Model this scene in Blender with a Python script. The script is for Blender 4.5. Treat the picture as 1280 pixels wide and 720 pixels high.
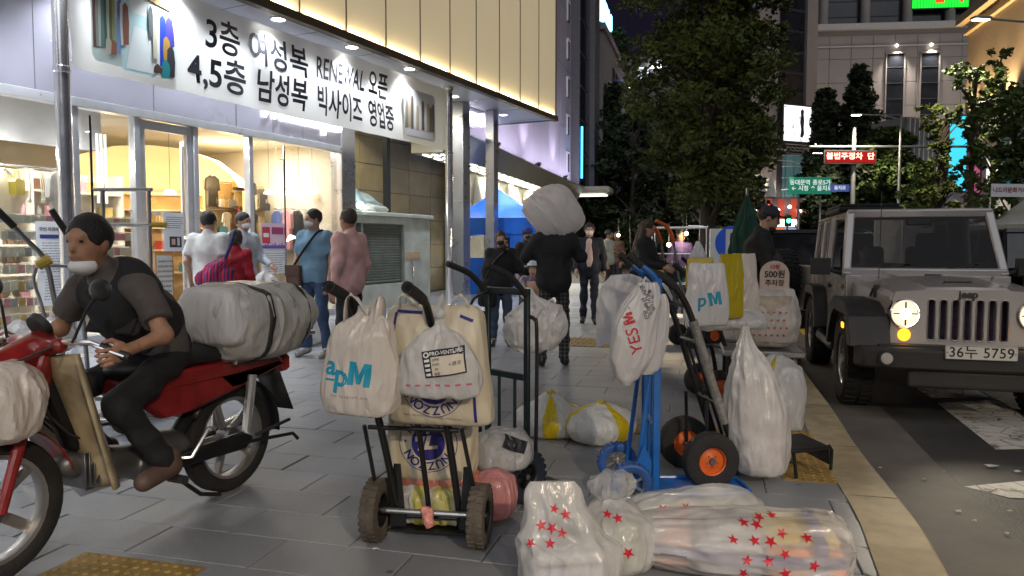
import bpy, bmesh, math, random
import numpy as np
from mathutils import Vector, Matrix, noise
from mathutils.bvhtree import BVHTree
from mathutils.geometry import tessellate_polygon
for _o in list(bpy.data.objects): bpy.data.objects.remove(_o)
random.seed(7); PI = math.pi; R = math.radians
scene = bpy.context.scene; COL = scene.collection
# ------------------------------------------------------------------ camera, world, exposure
EYE = 1.30; FPX = 924.0
cam = bpy.data.cameras.new('camera'); cam_o = bpy.data.objects.new('camera', cam); COL.objects.link(cam_o)
cam.sensor_width = 36.0; cam.lens = 36.0*FPX/1280.0; cam.clip_start = 0.05; cam.clip_end = 900
cam_o.location = (0, 0, EYE); cam_o.rotation_euler = (R(90)-math.atan(52/FPX), 0, 0)
scene.camera = cam_o
world = bpy.data.worlds.new('World'); scene.world = world; world.use_nodes = True
wn = world.node_tree.nodes; wl = world.node_tree.links
sky = wn.new('ShaderNodeTexSky'); sky.sky_type = 'NISHITA'; sky.sun_disc = False
sky.sun_elevation = R(-4.5); sky.sun_rotation = R(200); sky.air_density = 1.2; sky.dust_density = 2.0
bg = wn['Background']; bg.inputs['Strength'].default_value = 0.10
mixc = wn.new('ShaderNodeMix'); mixc.data_type = 'RGBA'; mixc.inputs['Factor'].default_value = 0.75
mixc.inputs['B'].default_value = (0.085, 0.070, 0.150, 1)     # even city glow under the night sky
wl.new(sky.outputs['Color'], mixc.inputs['A']); wl.new(mixc.outputs['Result'], bg.inputs['Color'])
vs = scene.view_settings; vs.view_transform = 'Standard'; vs.look = 'None'; vs.gamma = 1.0
vs.use_curve_mapping = False; vs.exposure = 0.40
scene.cycles.use_denoising = True
scene.cycles.max_bounces = 7; scene.cycles.diffuse_bounces = 3; scene.cycles.glossy_bounces = 3
scene.cycles.transparent_max_bounces = 24; scene.cycles.transmission_bounces = 4
scene.cycles.sample_clamp_indirect = 6.0; scene.cycles.caustics_reflective = False; scene.cycles.caustics_refractive = False
# the sun's lamp turned down to the diffuse glow of the city night: weak and very wide
sun = bpy.data.lights.new('sun', 'SUN'); sun.energy = 0.62; sun.angle = R(60); sun.color = (0.92, 0.94, 1)
sun_o = bpy.data.objects.new('sun', sun); COL.objects.link(sun_o); sun_o.rotation_euler = (R(48), 0, R(12))

def V(*a): return Vector(a)
def gp(px, py, z=0.0):
    "ground point (height z) measured from the photograph's pixel"
    a = math.atan(52/FPX); dx = (px-640)/FPX; dy = (360-py)/FPX
    d = Vector((dx, math.cos(a)+dy*math.sin(a), -math.sin(a)+dy*math.cos(a)))
    t = (z-EYE)/d.z
    return Vector((d.x*t, d.y*t, z))
def wp(px, py, Y):
    "point at depth Y seen at that pixel"
    a = math.atan(52/FPX); dx = (px-640)/FPX; dy = (360-py)/FPX
    d = Vector((dx, math.cos(a)+dy*math.sin(a), -math.sin(a)+dy*math.cos(a)))
    t = Y/d.y
    return Vector((d.x*t, Y, EYE+d.z*t))
# ------------------------------------------------------------------ lamps
def area(loc, size, power, col=(1,1,1), target=None, name='ceiling_lamp', sy=None, spread=180):
    l = bpy.data.lights.new(name, 'AREA'); l.energy = power; l.color = col; l.size = size; l.spread = R(spread)
    if sy: l.shape = 'RECTANGLE'; l.size_y = sy
    o = bpy.data.objects.new(name, l); COL.objects.link(o); o.location = loc
    d = (Vector(target)-Vector(loc)) if target is not None else Vector((0,0,-1))
    o.rotation_euler = d.to_track_quat('-Z', 'Y').to_euler(); return o
def spot(loc, target, power, col=(1,1,1), ang=70, blend=.6, rad=.05, name='spot_lamp'):
    l = bpy.data.lights.new(name, 'SPOT'); l.energy = power; l.color = col; l.spot_size = R(ang); l.spot_blend = blend; l.shadow_soft_size = rad
    o = bpy.data.objects.new(name, l); COL.objects.link(o); o.location = loc
    o.rotation_euler = (Vector(target)-Vector(loc)).to_track_quat('-Z', 'Y').to_euler(); return o
def point(loc, power, col=(1,1,1), rad=.08, name='bulb_lamp'):
    l = bpy.data.lights.new(name, 'POINT'); l.energy = power; l.color = col; l.shadow_soft_size = rad
    o = bpy.data.objects.new(name, l); COL.objects.link(o); o.location = loc; return o
# ------------------------------------------------------------------ materials
MATS = {}
def mat(name, col=(.5,.5,.5), rough=.6, metal=0.0, emit=None, estr=1.0, var=.12, scale=6.0, bump=0.0, bscale=40.0, coat=0.0, alpha=None, trans=0.0, sub=None, spec=None, island=0.0):
    if name in MATS: return MATS[name]
    m = bpy.data.materials.new(name); m.use_nodes = True; MATS[name] = m
    nt = m.node_tree; n = nt.nodes; L = nt.links; b = n['Principled BSDF']
    b.inputs['Roughness'].default_value = rough; b.inputs['Metallic'].default_value = metal
    if coat: b.inputs['Coat Weight'].default_value = coat
    if spec is not None: b.inputs['Specular IOR Level'].default_value = spec
    if trans: b.inputs['Transmission Weight'].default_value = trans
    if alpha is not None: b.inputs['Alpha'].default_value = alpha
    c4 = (col[0], col[1], col[2], 1)
    b.inputs['Base Color'].default_value = c4
    tc = n.new('ShaderNodeTexCoord')
    if var > 0:
        nz = n.new('ShaderNodeTexNoise'); nz.inputs['Scale'].default_value = scale; nz.inputs['Detail'].default_value = 6
        L.new(tc.outputs['Object'], nz.inputs['Vector'])
        mr = n.new('ShaderNodeMapRange'); mr.inputs['From Min'].default_value = .3; mr.inputs['From Max'].default_value = .7
        mr.inputs['To Min'].default_value = 1-var; mr.inputs['To Max'].default_value = 1+var
        L.new(nz.outputs['Fac'], mr.inputs['Value'])
        val = mr.outputs['Result']
        if island:
            ge = n.new('ShaderNodeNewGeometry'); oi = n.new('ShaderNodeObjectInfo')
            ad = n.new('ShaderNodeMath'); ad.operation = 'ADD'; L.new(ge.outputs['Random Per Island'], ad.inputs[0]); L.new(oi.outputs['Random'], ad.inputs[1])
            fr = n.new('ShaderNodeMath'); fr.operation = 'FRACT'; L.new(ad.outputs[0], fr.inputs[0])
            m2 = n.new('ShaderNodeMapRange'); m2.inputs['To Min'].default_value = 1-island; m2.inputs['To Max'].default_value = 1+island
            L.new(fr.outputs[0], m2.inputs['Value'])
            mu = n.new('ShaderNodeMath'); mu.operation = 'MULTIPLY'; L.new(val, mu.inputs[0]); L.new(m2.outputs['Result'], mu.inputs[1]); val = mu.outputs[0]
        vm = n.new('ShaderNodeVectorMath'); vm.operation = 'SCALE'; vm.inputs[0].default_value = col[:3]
        L.new(val, vm.inputs['Scale']); L.new(vm.outputs['Vector'], b.inputs['Base Color'])
        m2 = n.new('ShaderNodeMapRange'); m2.inputs['To Min'].default_value = max(0.02, rough-.12); m2.inputs['To Max'].default_value = min(1, rough+.12)
        L.new(nz.outputs['Fac'], m2.inputs['Value']); L.new(m2.outputs['Result'], b.inputs['Roughness'])
    if bump:
        n2 = n.new('ShaderNodeTexNoise'); n2.inputs['Scale'].default_value = bscale; n2.inputs['Detail'].default_value = 5
        L.new(tc.outputs['Object'], n2.inputs['Vector'])
        bp = n.new('ShaderNodeBump'); bp.inputs['Strength'].default_value = bump; bp.inputs['Distance'].default_value = .02
        L.new(n2.outputs['Fac'], bp.inputs['Height']); L.new(bp.outputs['Normal'], b.inputs['Normal'])
    if emit is not None:
        b.inputs['Emission Color'].default_value = (emit[0], emit[1], emit[2], 1); b.inputs['Emission Strength'].default_value = estr
    return m
def glow(name, col, s):
    if name in MATS: return MATS[name]
    m = bpy.data.materials.new(name); m.use_nodes = True; MATS[name] = m
    nt = m.node_tree; nt.nodes.clear(); e = nt.nodes.new('ShaderNodeEmission'); o = nt.nodes.new('ShaderNodeOutputMaterial')
    e.inputs['Color'].default_value = (*col, 1); e.inputs['Strength'].default_value = s; nt.links.new(e.outputs[0], o.inputs[0]); return m
def glass(name='window_glass', tint=(.93,.96,.96), refl=.10, rough=.02, gain=.5):
    if name in MATS: return MATS[name]
    m = bpy.data.materials.new(name); m.use_nodes = True; MATS[name] = m
    nt = m.node_tree; n = nt.nodes; n.clear(); L = nt.links
    t = n.new('ShaderNodeBsdfTransparent'); t.inputs['Color'].default_value = (*tint, 1)
    g = n.new('ShaderNodeBsdfGlossy'); g.inputs['Roughness'].default_value = rough
    fr = n.new('ShaderNodeLayerWeight'); fr.inputs['Blend'].default_value = .35
    mr = n.new('ShaderNodeMapRange'); mr.inputs['To Min'].default_value = refl; mr.inputs['To Max'].default_value = min(1, refl+gain)
    mx = n.new('ShaderNodeMixShader'); o = n.new('ShaderNodeOutputMaterial')
    L.new(fr.outputs['Facing'], mr.inputs['Value']); L.new(mr.outputs['Result'], mx.inputs['Fac'])
    L.new(t.outputs[0], mx.inputs[1]); L.new(g.outputs[0], mx.inputs[2]); L.new(mx.outputs[0], o.inputs[0]); return m
def plastic(name, col=(.72,.72,.73), opacity=1.0, bump=.5, stripes=None, bs=14.0, rough=.24, transl=.35):
    "polythene film: diffuse + translucent + gloss, creased; opacity under 1 lets the contents show"
    if name in MATS: return MATS[name]
    m = bpy.data.materials.new(name); m.use_nodes = True; MATS[name] = m
    nt = m.node_tree; n = nt.nodes; n.clear(); L = nt.links
    tc = n.new('ShaderNodeTexCoord'); o = n.new('ShaderNodeOutputMaterial')
    mp = n.new('ShaderNodeMapping'); mp.inputs['Scale'].default_value = (1,1,.33); L.new(tc.outputs['Object'], mp.inputs['Vector'])
    nz = n.new('ShaderNodeTexNoise'); nz.inputs['Scale'].default_value = bs*1.9; nz.inputs['Detail'].default_value = 4; nz.inputs['Distortion'].default_value = .6
    vo = n.new('ShaderNodeTexNoise'); vo.noise_type = 'RIDGED_MULTIFRACTAL'; vo.inputs['Scale'].default_value = bs*.8; vo.inputs['Detail'].default_value = 3.5; vo.inputs['Distortion'].default_value = .5
    nz2 = n.new('ShaderNodeTexNoise'); nz2.inputs['Scale'].default_value = bs*.6
    L.new(tc.outputs['Object'], nz2.inputs['Vector']); L.new(mp.outputs[0], vo.inputs['Vector']); L.new(mp.outputs[0], nz.inputs['Vector'])
    ad = n.new('ShaderNodeMath'); ad.operation = 'MULTIPLY_ADD'; ad.inputs[1].default_value = .45; L.new(vo.outputs['Fac'], ad.inputs[0]); L.new(nz.outputs['Fac'], ad.inputs[2])
    bp = n.new('ShaderNodeBump'); bp.inputs['Strength'].default_value = min(1, bump*.95); bp.inputs['Distance'].default_value = .03; L.new(ad.outputs[0], bp.inputs['Height'])
    b = n.new('ShaderNodeBsdfPrincipled'); b.inputs['Roughness'].default_value = rough; b.inputs['Specular IOR Level'].default_value = .75
    c4 = (*col, 1); src = None
    if stripes:
        # angular gores of a second colour round the vertical axis: (colour, list of (centre, half width) in turns)
        col2, bands = stripes
        sp = n.new('ShaderNodeSeparateXYZ'); L.new(tc.outputs['Object'], sp.inputs[0])
        at = n.new('ShaderNodeMath'); at.operation = 'ARCTAN2'; L.new(sp.outputs['Y'], at.inputs[0]); L.new(sp.outputs['X'], at.inputs[1])
        wob = n.new('ShaderNodeMath'); wob.operation = 'MULTIPLY_ADD'; wob.inputs[1].default_value = .25; L.new(nz2.outputs['Fac'], wob.inputs[0]); L.new(at.outputs[0], wob.inputs[2])
        acc = None
        for c, h in bands:
            df = n.new('ShaderNodeMath'); df.operation = 'SUBTRACT'; df.inputs[1].default_value = c; L.new(wob.outputs[0], df.inputs[0])
            cs = n.new('ShaderNodeMath'); cs.operation = 'COSINE'; L.new(df.outputs[0], cs.inputs[0])
            gt = n.new('ShaderNodeMath'); gt.operation = 'GREATER_THAN'; gt.inputs[1].default_value = math.cos(h); L.new(cs.outputs[0], gt.inputs[0])
            if acc is None: acc = gt
            else:
                mx_ = n.new('ShaderNodeMath'); mx_.operation = 'MAXIMUM'; L.new(acc.outputs[0], mx_.inputs[0]); L.new(gt.outputs[0], mx_.inputs[1]); acc = mx_
        mc = n.new('ShaderNodeMix'); mc.data_type = 'RGBA'; mc.inputs['A'].default_value = c4; mc.inputs['B'].default_value = (*col2, 1)
        L.new(acc.outputs[0], mc.inputs['Factor']); src = mc.outputs['Result']
    tr = n.new('ShaderNodeBsdfTranslucent')
    if src is not None: L.new(src, b.inputs['Base Color']); L.new(src, tr.inputs['Color'])
    else: b.inputs['Base Color'].default_value = c4; tr.inputs['Color'].default_value = c4
    mx = n.new('ShaderNodeMixShader'); mx.inputs['Fac'].default_value = transl
    L.new(bp.outputs['Normal'], b.inputs['Normal']); L.new(b.outputs[0], mx.inputs[1]); L.new(tr.outputs[0], mx.inputs[2])
    last = mx
    if opacity < 1:
        tp = n.new('ShaderNodeBsdfTransparent'); m2 = n.new('ShaderNodeMixShader')
        mr = n.new('ShaderNodeMapRange'); mr.inputs['From Min'].default_value = .3; mr.inputs['From Max'].default_value = .7
        mr.inputs['To Min'].default_value = max(0, opacity-.18); mr.inputs['To Max'].default_value = min(1, opacity+.18)
        L.new(nz2.outputs['Fac'], mr.inputs['Value']); L.new(mr.outputs['Result'], m2.inputs['Fac'])
        L.new(tp.outputs[0], m2.inputs[1]); L.new(mx.outputs[0], m2.inputs[2]); last = m2
    L.new(last.outputs[0], o.inputs[0]); return m
def cloth(name, col, rough=.85, bump=.55, bs=15, var=.15, plaid=None):
    if name in MATS: return MATS[name]
    m = mat(name, col, rough, var=var, scale=9, bump=bump, bscale=bs)
    if plaid:
        n = m.node_tree.nodes; L = m.node_tree.links; b = n['Principled BSDF']
        tc = n.new('ShaderNodeTexCoord'); acc = None
        for ax in 'XZ':
            sp = n.new('ShaderNodeSeparateXYZ'); L.new(tc.outputs['Object'], sp.inputs[0])
            mu = n.new('ShaderNodeMath'); mu.operation = 'MULTIPLY'; mu.inputs[1].default_value = 24; L.new(sp.outputs[ax], mu.inputs[0])
            fr = n.new('ShaderNodeMath'); fr.operation = 'FRACT'; L.new(mu.outputs[0], fr.inputs[0])
            lt = n.new('ShaderNodeMath'); lt.operation = 'LESS_THAN'; lt.inputs[1].default_value = .16; L.new(fr.outputs[0], lt.inputs[0])
            if acc is None: acc = lt
            else:
                mm = n.new('ShaderNodeMath'); mm.operation = 'MAXIMUM'; L.new(acc.outputs[0], mm.inputs[0]); L.new(lt.outputs[0], mm.inputs[1]); acc = mm
        mc = n.new('ShaderNodeMix'); mc.data_type = 'RGBA'; mc.inputs['A'].default_value = (*col, 1); mc.inputs['B'].default_value = (*plaid, 1)
        L.new(acc.outputs[0], mc.inputs['Factor']); L.new(mc.outputs['Result'], b.inputs['Base Color'])
    return m
# ------------------------------------------------------------------ mesh builder
class MB:
    def __init__(s, T=None): s.v = []; s.f = []; s.T = T or Matrix()
    def add(s, vs, fs, T=None):
        k = len(s.v); M = s.T @ T if T is not None else s.T
        s.v += [M @ Vector(p) for p in vs]; s.f += [tuple(i+k for i in f) for f in fs]; return s
    def box(s, c, d, rot=None, T=None):
        x, y, z = d[0]/2, d[1]/2, d[2]/2
        vs = [(-x,-y,-z),(x,-y,-z),(x,y,-z),(-x,y,-z),(-x,-y,z),(x,-y,z),(x,y,z),(-x,y,z)]
        M = Matrix.Translation(c)
        if rot is not None: M = M @ (rot if isinstance(rot, Matrix) else Matrix.Rotation(rot, 4, 'Z'))
        if T is not None: M = T @ M
        return s.add(vs, [(3,2,1,0),(4,5,6,7),(0,1,5,4),(1,2,6,5),(2,3,7,6),(3,0,4,7)], M)
    def b2(s, a, b):  # box from two corners
        return s.box([(a[i]+b[i])/2 for i in range(3)], [abs(b[i]-a[i]) for i in range(3)])
    def tube(s, pts, r, n=10, cap=True, closed=False):
        pts = [Vector(p) for p in pts]; m = len(pts); rs = r if isinstance(r, (list, tuple)) else [r]*m
        k0 = []; up = None; vs = []
        for i, p in enumerate(pts):
            a = pts[(i-1) % m] if (i > 0 or closed) else p; b = pts[(i+1) % m] if (i < m-1 or closed) else p
            t = (b-a).normalized()
            if up is None: up = Vector((0,0,1)) if abs(t.z) < .9 else Vector((1,0,0))
            x = t.cross(up); 
            if x.length < 1e-5: x = t.orthogonal()
            x.normalize(); y = x.cross(t).normalized(); up = y
            for j in range(n):
                q = 2*PI*j/n; vs.append(p + (x*math.cos(q)+y*math.sin(q))*rs[i])
        fs = []
        for i in range(m if closed else m-1):
            i2 = (i+1) % m
            for j in range(n): fs.append((i*n+j, i*n+(j+1)%n, i2*n+(j+1)%n, i2*n+j))
        if cap and not closed: fs += [tuple(reversed(range(n))), tuple((m-1)*n+j for j in range(n))]
        return s.add(vs, fs)
    def cyl(s, a, b, r0, r1=None, n=16): return s.tube([a, b], [r0, r0 if r1 is None else r1], n)
    def lathe(s, prof, n=24, T=None, a0=0, a1=2*PI):
        full = abs(a1-a0-2*PI) < 1e-6; vs = []; fs = []; m = len(prof); cols = n if full else n+1
        for j in range(cols):
            q = a0+(a1-a0)*j/n
            for r, z in prof: vs.append((r*math.cos(q), r*math.sin(q), z))
        for j in range(n):
            j2 = (j+1) % cols
            for i in range(m-1): fs.append((j*m+i, j2*m+i, j2*m+i+1, j*m+i+1))
        return s.add(vs, fs, T)
    def sphere(s, c, r, nu=16, nv=10, T=None):
        r = r if isinstance(r, (list, tuple)) else (r, r, r); vs = []; fs = []
        for i in range(nv+1):
            ph = PI*i/nv
            for j in range(nu):
                q = 2*PI*j/nu; vs.append((c[0]+r[0]*math.sin(ph)*math.cos(q), c[1]+r[1]*math.sin(ph)*math.sin(q), c[2]-r[2]*math.cos(ph)))
        for i in range(nv):
            for j in range(nu): fs.append((i*nu+j, i*nu+(j+1)%nu, (i+1)*nu+(j+1)%nu, (i+1)*nu+j))
        return s.add(vs, fs, T)
    def prism(s, poly, z0, z1, T=None):
        n = len(poly); vs = [(x, y, z0) for x, y in poly]+[(x, y, z1) for x, y in poly]
        tri = tessellate_polygon([[Vector((x, y, 0)) for x, y in poly]])
        ar = sum(poly[i][0]*poly[(i+1)%n][1]-poly[(i+1)%n][0]*poly[i][1] for i in range(n))
        fs = []
        for t in tri:
            t = list(t); a, b, c = [poly[i] for i in t]
            if (b[0]-a[0])*(c[1]-a[1])-(b[1]-a[1])*(c[0]-a[0]) < 0: t.reverse()
            fs.append(tuple(reversed(t))); fs.append(tuple(i+n for i in t))
        for i in range(n):
            j = (i+1) % n; q = (i, j, j+n, i+n); fs.append(q if ar > 0 else tuple(reversed(q)))
        return s.add(vs, fs, T)
    def quad(s, a, b, c, d): return s.add([a, b, c, d], [(0,1,2,3)])
    def grid(s, fn, nu, nv, cu=False):
        vs = [fn(i/(nu if cu else nu), j/nv) for i in range(nu if cu else nu+1) for j in range(nv+1)]; m = nv+1; fs = []
        for i in range(nu):
            i2 = (i+1) % nu if cu else i+1
            for j in range(nv): fs.append((i*m+j, i2*m+j, i2*m+j+1, i*m+j+1))
        return s.add(vs, fs)
    def mesh(s, name='mesh', smooth=True, ang=35):
        me = bpy.data.meshes.new(name); me.from_pydata([tuple(p) for p in s.v], [], s.f); me.update()
        if smooth:
            me.polygons.foreach_set('use_smooth', [True]*len(me.polygons)); me.set_sharp_from_angle(angle=R(ang))
        return me
# ------------------------------------------------------------------ objects
def tag(o, label=None, cat=None, group=None, kind=None):
    if label: o['label'] = label
    if cat: o['category'] = cat
    if group: o['group'] = group
    if kind: o['kind'] = kind
    return o
def thing(name, label, cat, loc=(0,0,0), rz=0, group=None, kind=None):
    o = bpy.data.objects.new(name, None); COL.objects.link(o); o.location = loc; o.rotation_euler = (0, 0, rz); o.empty_display_size = .1
    return tag(o, label, cat, group, kind)
def part(name, mb, m, parent=None, bevel=0, smooth=True, ang=35, label=None, loc=None, rot=None, solid=0, seg=1, kind=None):
    me = mb if isinstance(mb, bpy.types.Mesh) else mb.mesh(name, smooth, ang)
    if m is not None and not me.materials: me.materials.append(m)
    o = bpy.data.objects.new(name, me); COL.objects.link(o); o.parent = parent
    if loc is not None: o.location = loc
    if rot is not None: o.rotation_euler = rot
    if solid:
        md = o.modifiers.new('solid', 'SOLIDIFY'); md.thickness = solid; md.offset = -1
    if bevel:
        md = o.modifiers.new('bevel', 'BEVEL'); md.width = bevel; md.segments = seg; md.limit_method = 'ANGLE'; md.angle_limit = R(40)
    if label: o['label'] = label
    if kind: o['kind'] = kind
    return o
def bars(name, segs, r, m, parent, n=8):
    for q in segs: b = MB(); b.tube(list(q), r, n); part(name, b, m, parent)
def boxes(name, items, m, parent, bevel=0):
    for c, d in items: b = MB(); b.box(c, d); part(name, b, m, parent, bevel=bevel)
def loop_strap(name, me, p0, nrm, up, w, m, parent, n=40, off=.004):
    "a band round a bag: rays from outside towards p0 in the plane with normal nrm"
    nrm = Vector(nrm).normalized(); up = Vector(up).normalized(); side = nrm.cross(up); bvh = BVHTree.FromPolygons([v.co.copy() for v in me.vertices],[tuple(q.vertices) for q in me.polygons]); L_ = []
    for i in range(n):
        a = 2*PI*i/n; d = up*math.cos(a)+side*math.sin(a); R_ = []
        for o in (-w/2, w/2):
            h = bvh.ray_cast(Vector(p0)+nrm*o+d*1.2, -d); R_.append((h[0] if h[0] is not None else Vector(p0)+nrm*o)+d*off)
        L_.append(R_)
    b = MB(); b.add([q for r_ in L_ for q in r_],[(2*i,2*i+1,2*((i+1)%n)+1,2*((i+1)%n)) for i in range(n)]); return part(name, b, m, parent, solid=.003)
def copy_tree(o, parent=None):
    c = o.copy(); COL.objects.link(c)
    if parent is not None: c.parent = parent
    for ch in o.children: copy_tree(ch, c)
    return c
# ------------------------------------------------------------------ lettering
TSC = bpy.data.scenes.new('lettering_workspace')
def text_mesh(body, size=1.0, bold=0.0, shear=0.0, space=1.0, align='CENTER', depth=0.0, line=1.0):
    cu = bpy.data.curves.new('lettering', 'FONT'); cu.body = body; cu.size = size; cu.offset = bold*size; cu.shear = shear
    cu.space_character = space; cu.align_x = align; cu.align_y = 'CENTER'; cu.extrude = depth; cu.resolution_u = 4; cu.space_line = line
    ob = bpy.data.objects.new('lettering', cu); TSC.collection.objects.link(ob)
    vl = TSC.view_layers[0]; vl.update()
    me = bpy.data.meshes.new_from_object(ob.evaluated_get(vl.depsgraph))
    bpy.data.objects.remove(ob); bpy.data.curves.remove(cu)
    return me
def lettering(body, size, m, parent, T, bold=0.0, shear=0.0, space=1.0, align='CENTER', depth=.0015, sx=1.0, name='lettering', sy=1.0):
    "flat letters in the local XY plane of T (X reading direction, Y up, Z towards the reader)"
    me = text_mesh(body, size, bold, shear, space, align, depth)
    me.materials.clear(); me.materials.append(m)
    for v in me.vertices: v.co = T @ Vector((v.co.x*sx, v.co.y*sy, v.co.z))
    me.update()
    o = bpy.data.objects.new(name, me); COL.objects.link(o); o.parent = parent; return o
def frame(o, x, y):
    "matrix with origin o, x and y axes"
    x = Vector(x).normalized(); z = x.cross(Vector(y)).normalized(); y = z.cross(x)
    M = Matrix((x, y, z)).transposed().to_4x4(); M.translation = Vector(o); return M
def wrap(me, T, target, m, parent, off=.003, name='lettering', maxlen=.02):
    "lay flat lettering or a flat mark (mesh in local XY of T) onto a mesh along -Z of T"
    bm = bmesh.new(); bm.from_mesh(me); bmesh.ops.triangulate(bm, faces=bm.faces)
    for _ in range(4):
        long = [e for e in bm.edges if e.calc_length() > maxlen]
        if not long: break
        bmesh.ops.subdivide_edges(bm, edges=long, cuts=1); bmesh.ops.triangulate(bm, faces=bm.faces)
    tv = [v.co.copy() for v in target.vertices]; tf = [tuple(p.vertices) for p in target.polygons]
    bvh = BVHTree.FromPolygons(tv, tf)
    zd = (T.to_3x3() @ Vector((0,0,1))).normalized()
    kill = []
    for v in bm.verts:
        p = T @ Vector((v.co.x, v.co.y, 0)); hit = bvh.ray_cast(p+zd*.6, -zd)
        if hit[0] is None: kill.append(v)
        else: v.co = hit[0]+zd*off
    if kill: bmesh.ops.delete(bm, geom=kill, context='VERTS')
    out = bpy.data.meshes.new(name); bm.to_mesh(out); bm.free(); out.materials.append(m)
    o = bpy.data.objects.new(name, out); COL.objects.link(o); o.parent = parent; return o
def star_mesh(r):
    b = MB(); P = [(r*(1 if i%2==0 else .40)*math.sin(PI*i/5), r*(1 if i%2==0 else .40)*math.cos(PI*i/5), 0) for i in range(10)]
    b.add(P+[(0,0,0)], [(10, (i+1)%10, i) for i in range(10)]); return b.mesh('star', False)
# ------------------------------------------------------------------ signed distance shapes (people, soft things)
def surfnet(F, lo, h):
    nx, ny, nz = F.shape; ins = F < 0
    c = np.zeros((nx-1, ny-1, nz-1), np.int8)
    for a in (0,1):
        for b in (0,1):
            for d in (0,1): c += ins[a:nx-1+a, b:ny-1+b, d:nz-1+d]
    cells = np.argwhere((c > 0) & (c < 8))
    if len(cells) == 0: return [], []
    idx = -np.ones(c.shape, np.int64); idx[tuple(cells.T)] = np.arange(len(cells))
    pos = np.zeros((len(cells), 3)); cnt = np.zeros(len(cells))
    corners = [(a,b,d) for a in (0,1) for b in (0,1) for d in (0,1)]
    for i, p in enumerate(corners):
        for q in corners[i+1:]:
            if sum(abs(p[k]-q[k]) for k in range(3)) != 1: continue
            fa = F[tuple((cells+p).T)]; fb = F[tuple((cells+q).T)]
            m = (fa < 0) != (fb < 0)
            t = np.where(m, fa/np.where(fa-fb == 0, 1, fa-fb), 0)
            pt = np.array(p)+t[:,None]*(np.array(q)-np.array(p)); pos += pt*m[:,None]; cnt += m
    pos = (cells+pos/cnt[:,None])*h+np.array(lo)
    faces = []
    for ax in range(3):
        o = [0,0,0]; o[ax] = 1
        s0 = ins[:nx-o[0], :ny-o[1], :nz-o[2]]; s1 = ins[o[0]:, o[1]:, o[2]:]
        e = np.argwhere(s0 != s1); b, d = (ax+1)%3, (ax+2)%3
        e = e[(e[:,b] > 0) & (e[:,d] > 0) & (e[:,b] < F.shape[b]-1) & (e[:,d] < F.shape[d]-1)]
        eb = np.zeros(3, int); eb[b] = 1; ed = np.zeros(3, int); ed[d] = 1
        q = np.stack([idx[tuple((e-eb-ed).T)], idx[tuple((e-ed).T)], idx[tuple(e.T)], idx[tuple((e-eb).T)]], 1)
        fl = s0[tuple(e.T)]; q[~fl] = q[~fl][:, ::-1]; faces.append(q[(q >= 0).all(1)])
    return pos, np.concatenate(faces)
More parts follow.
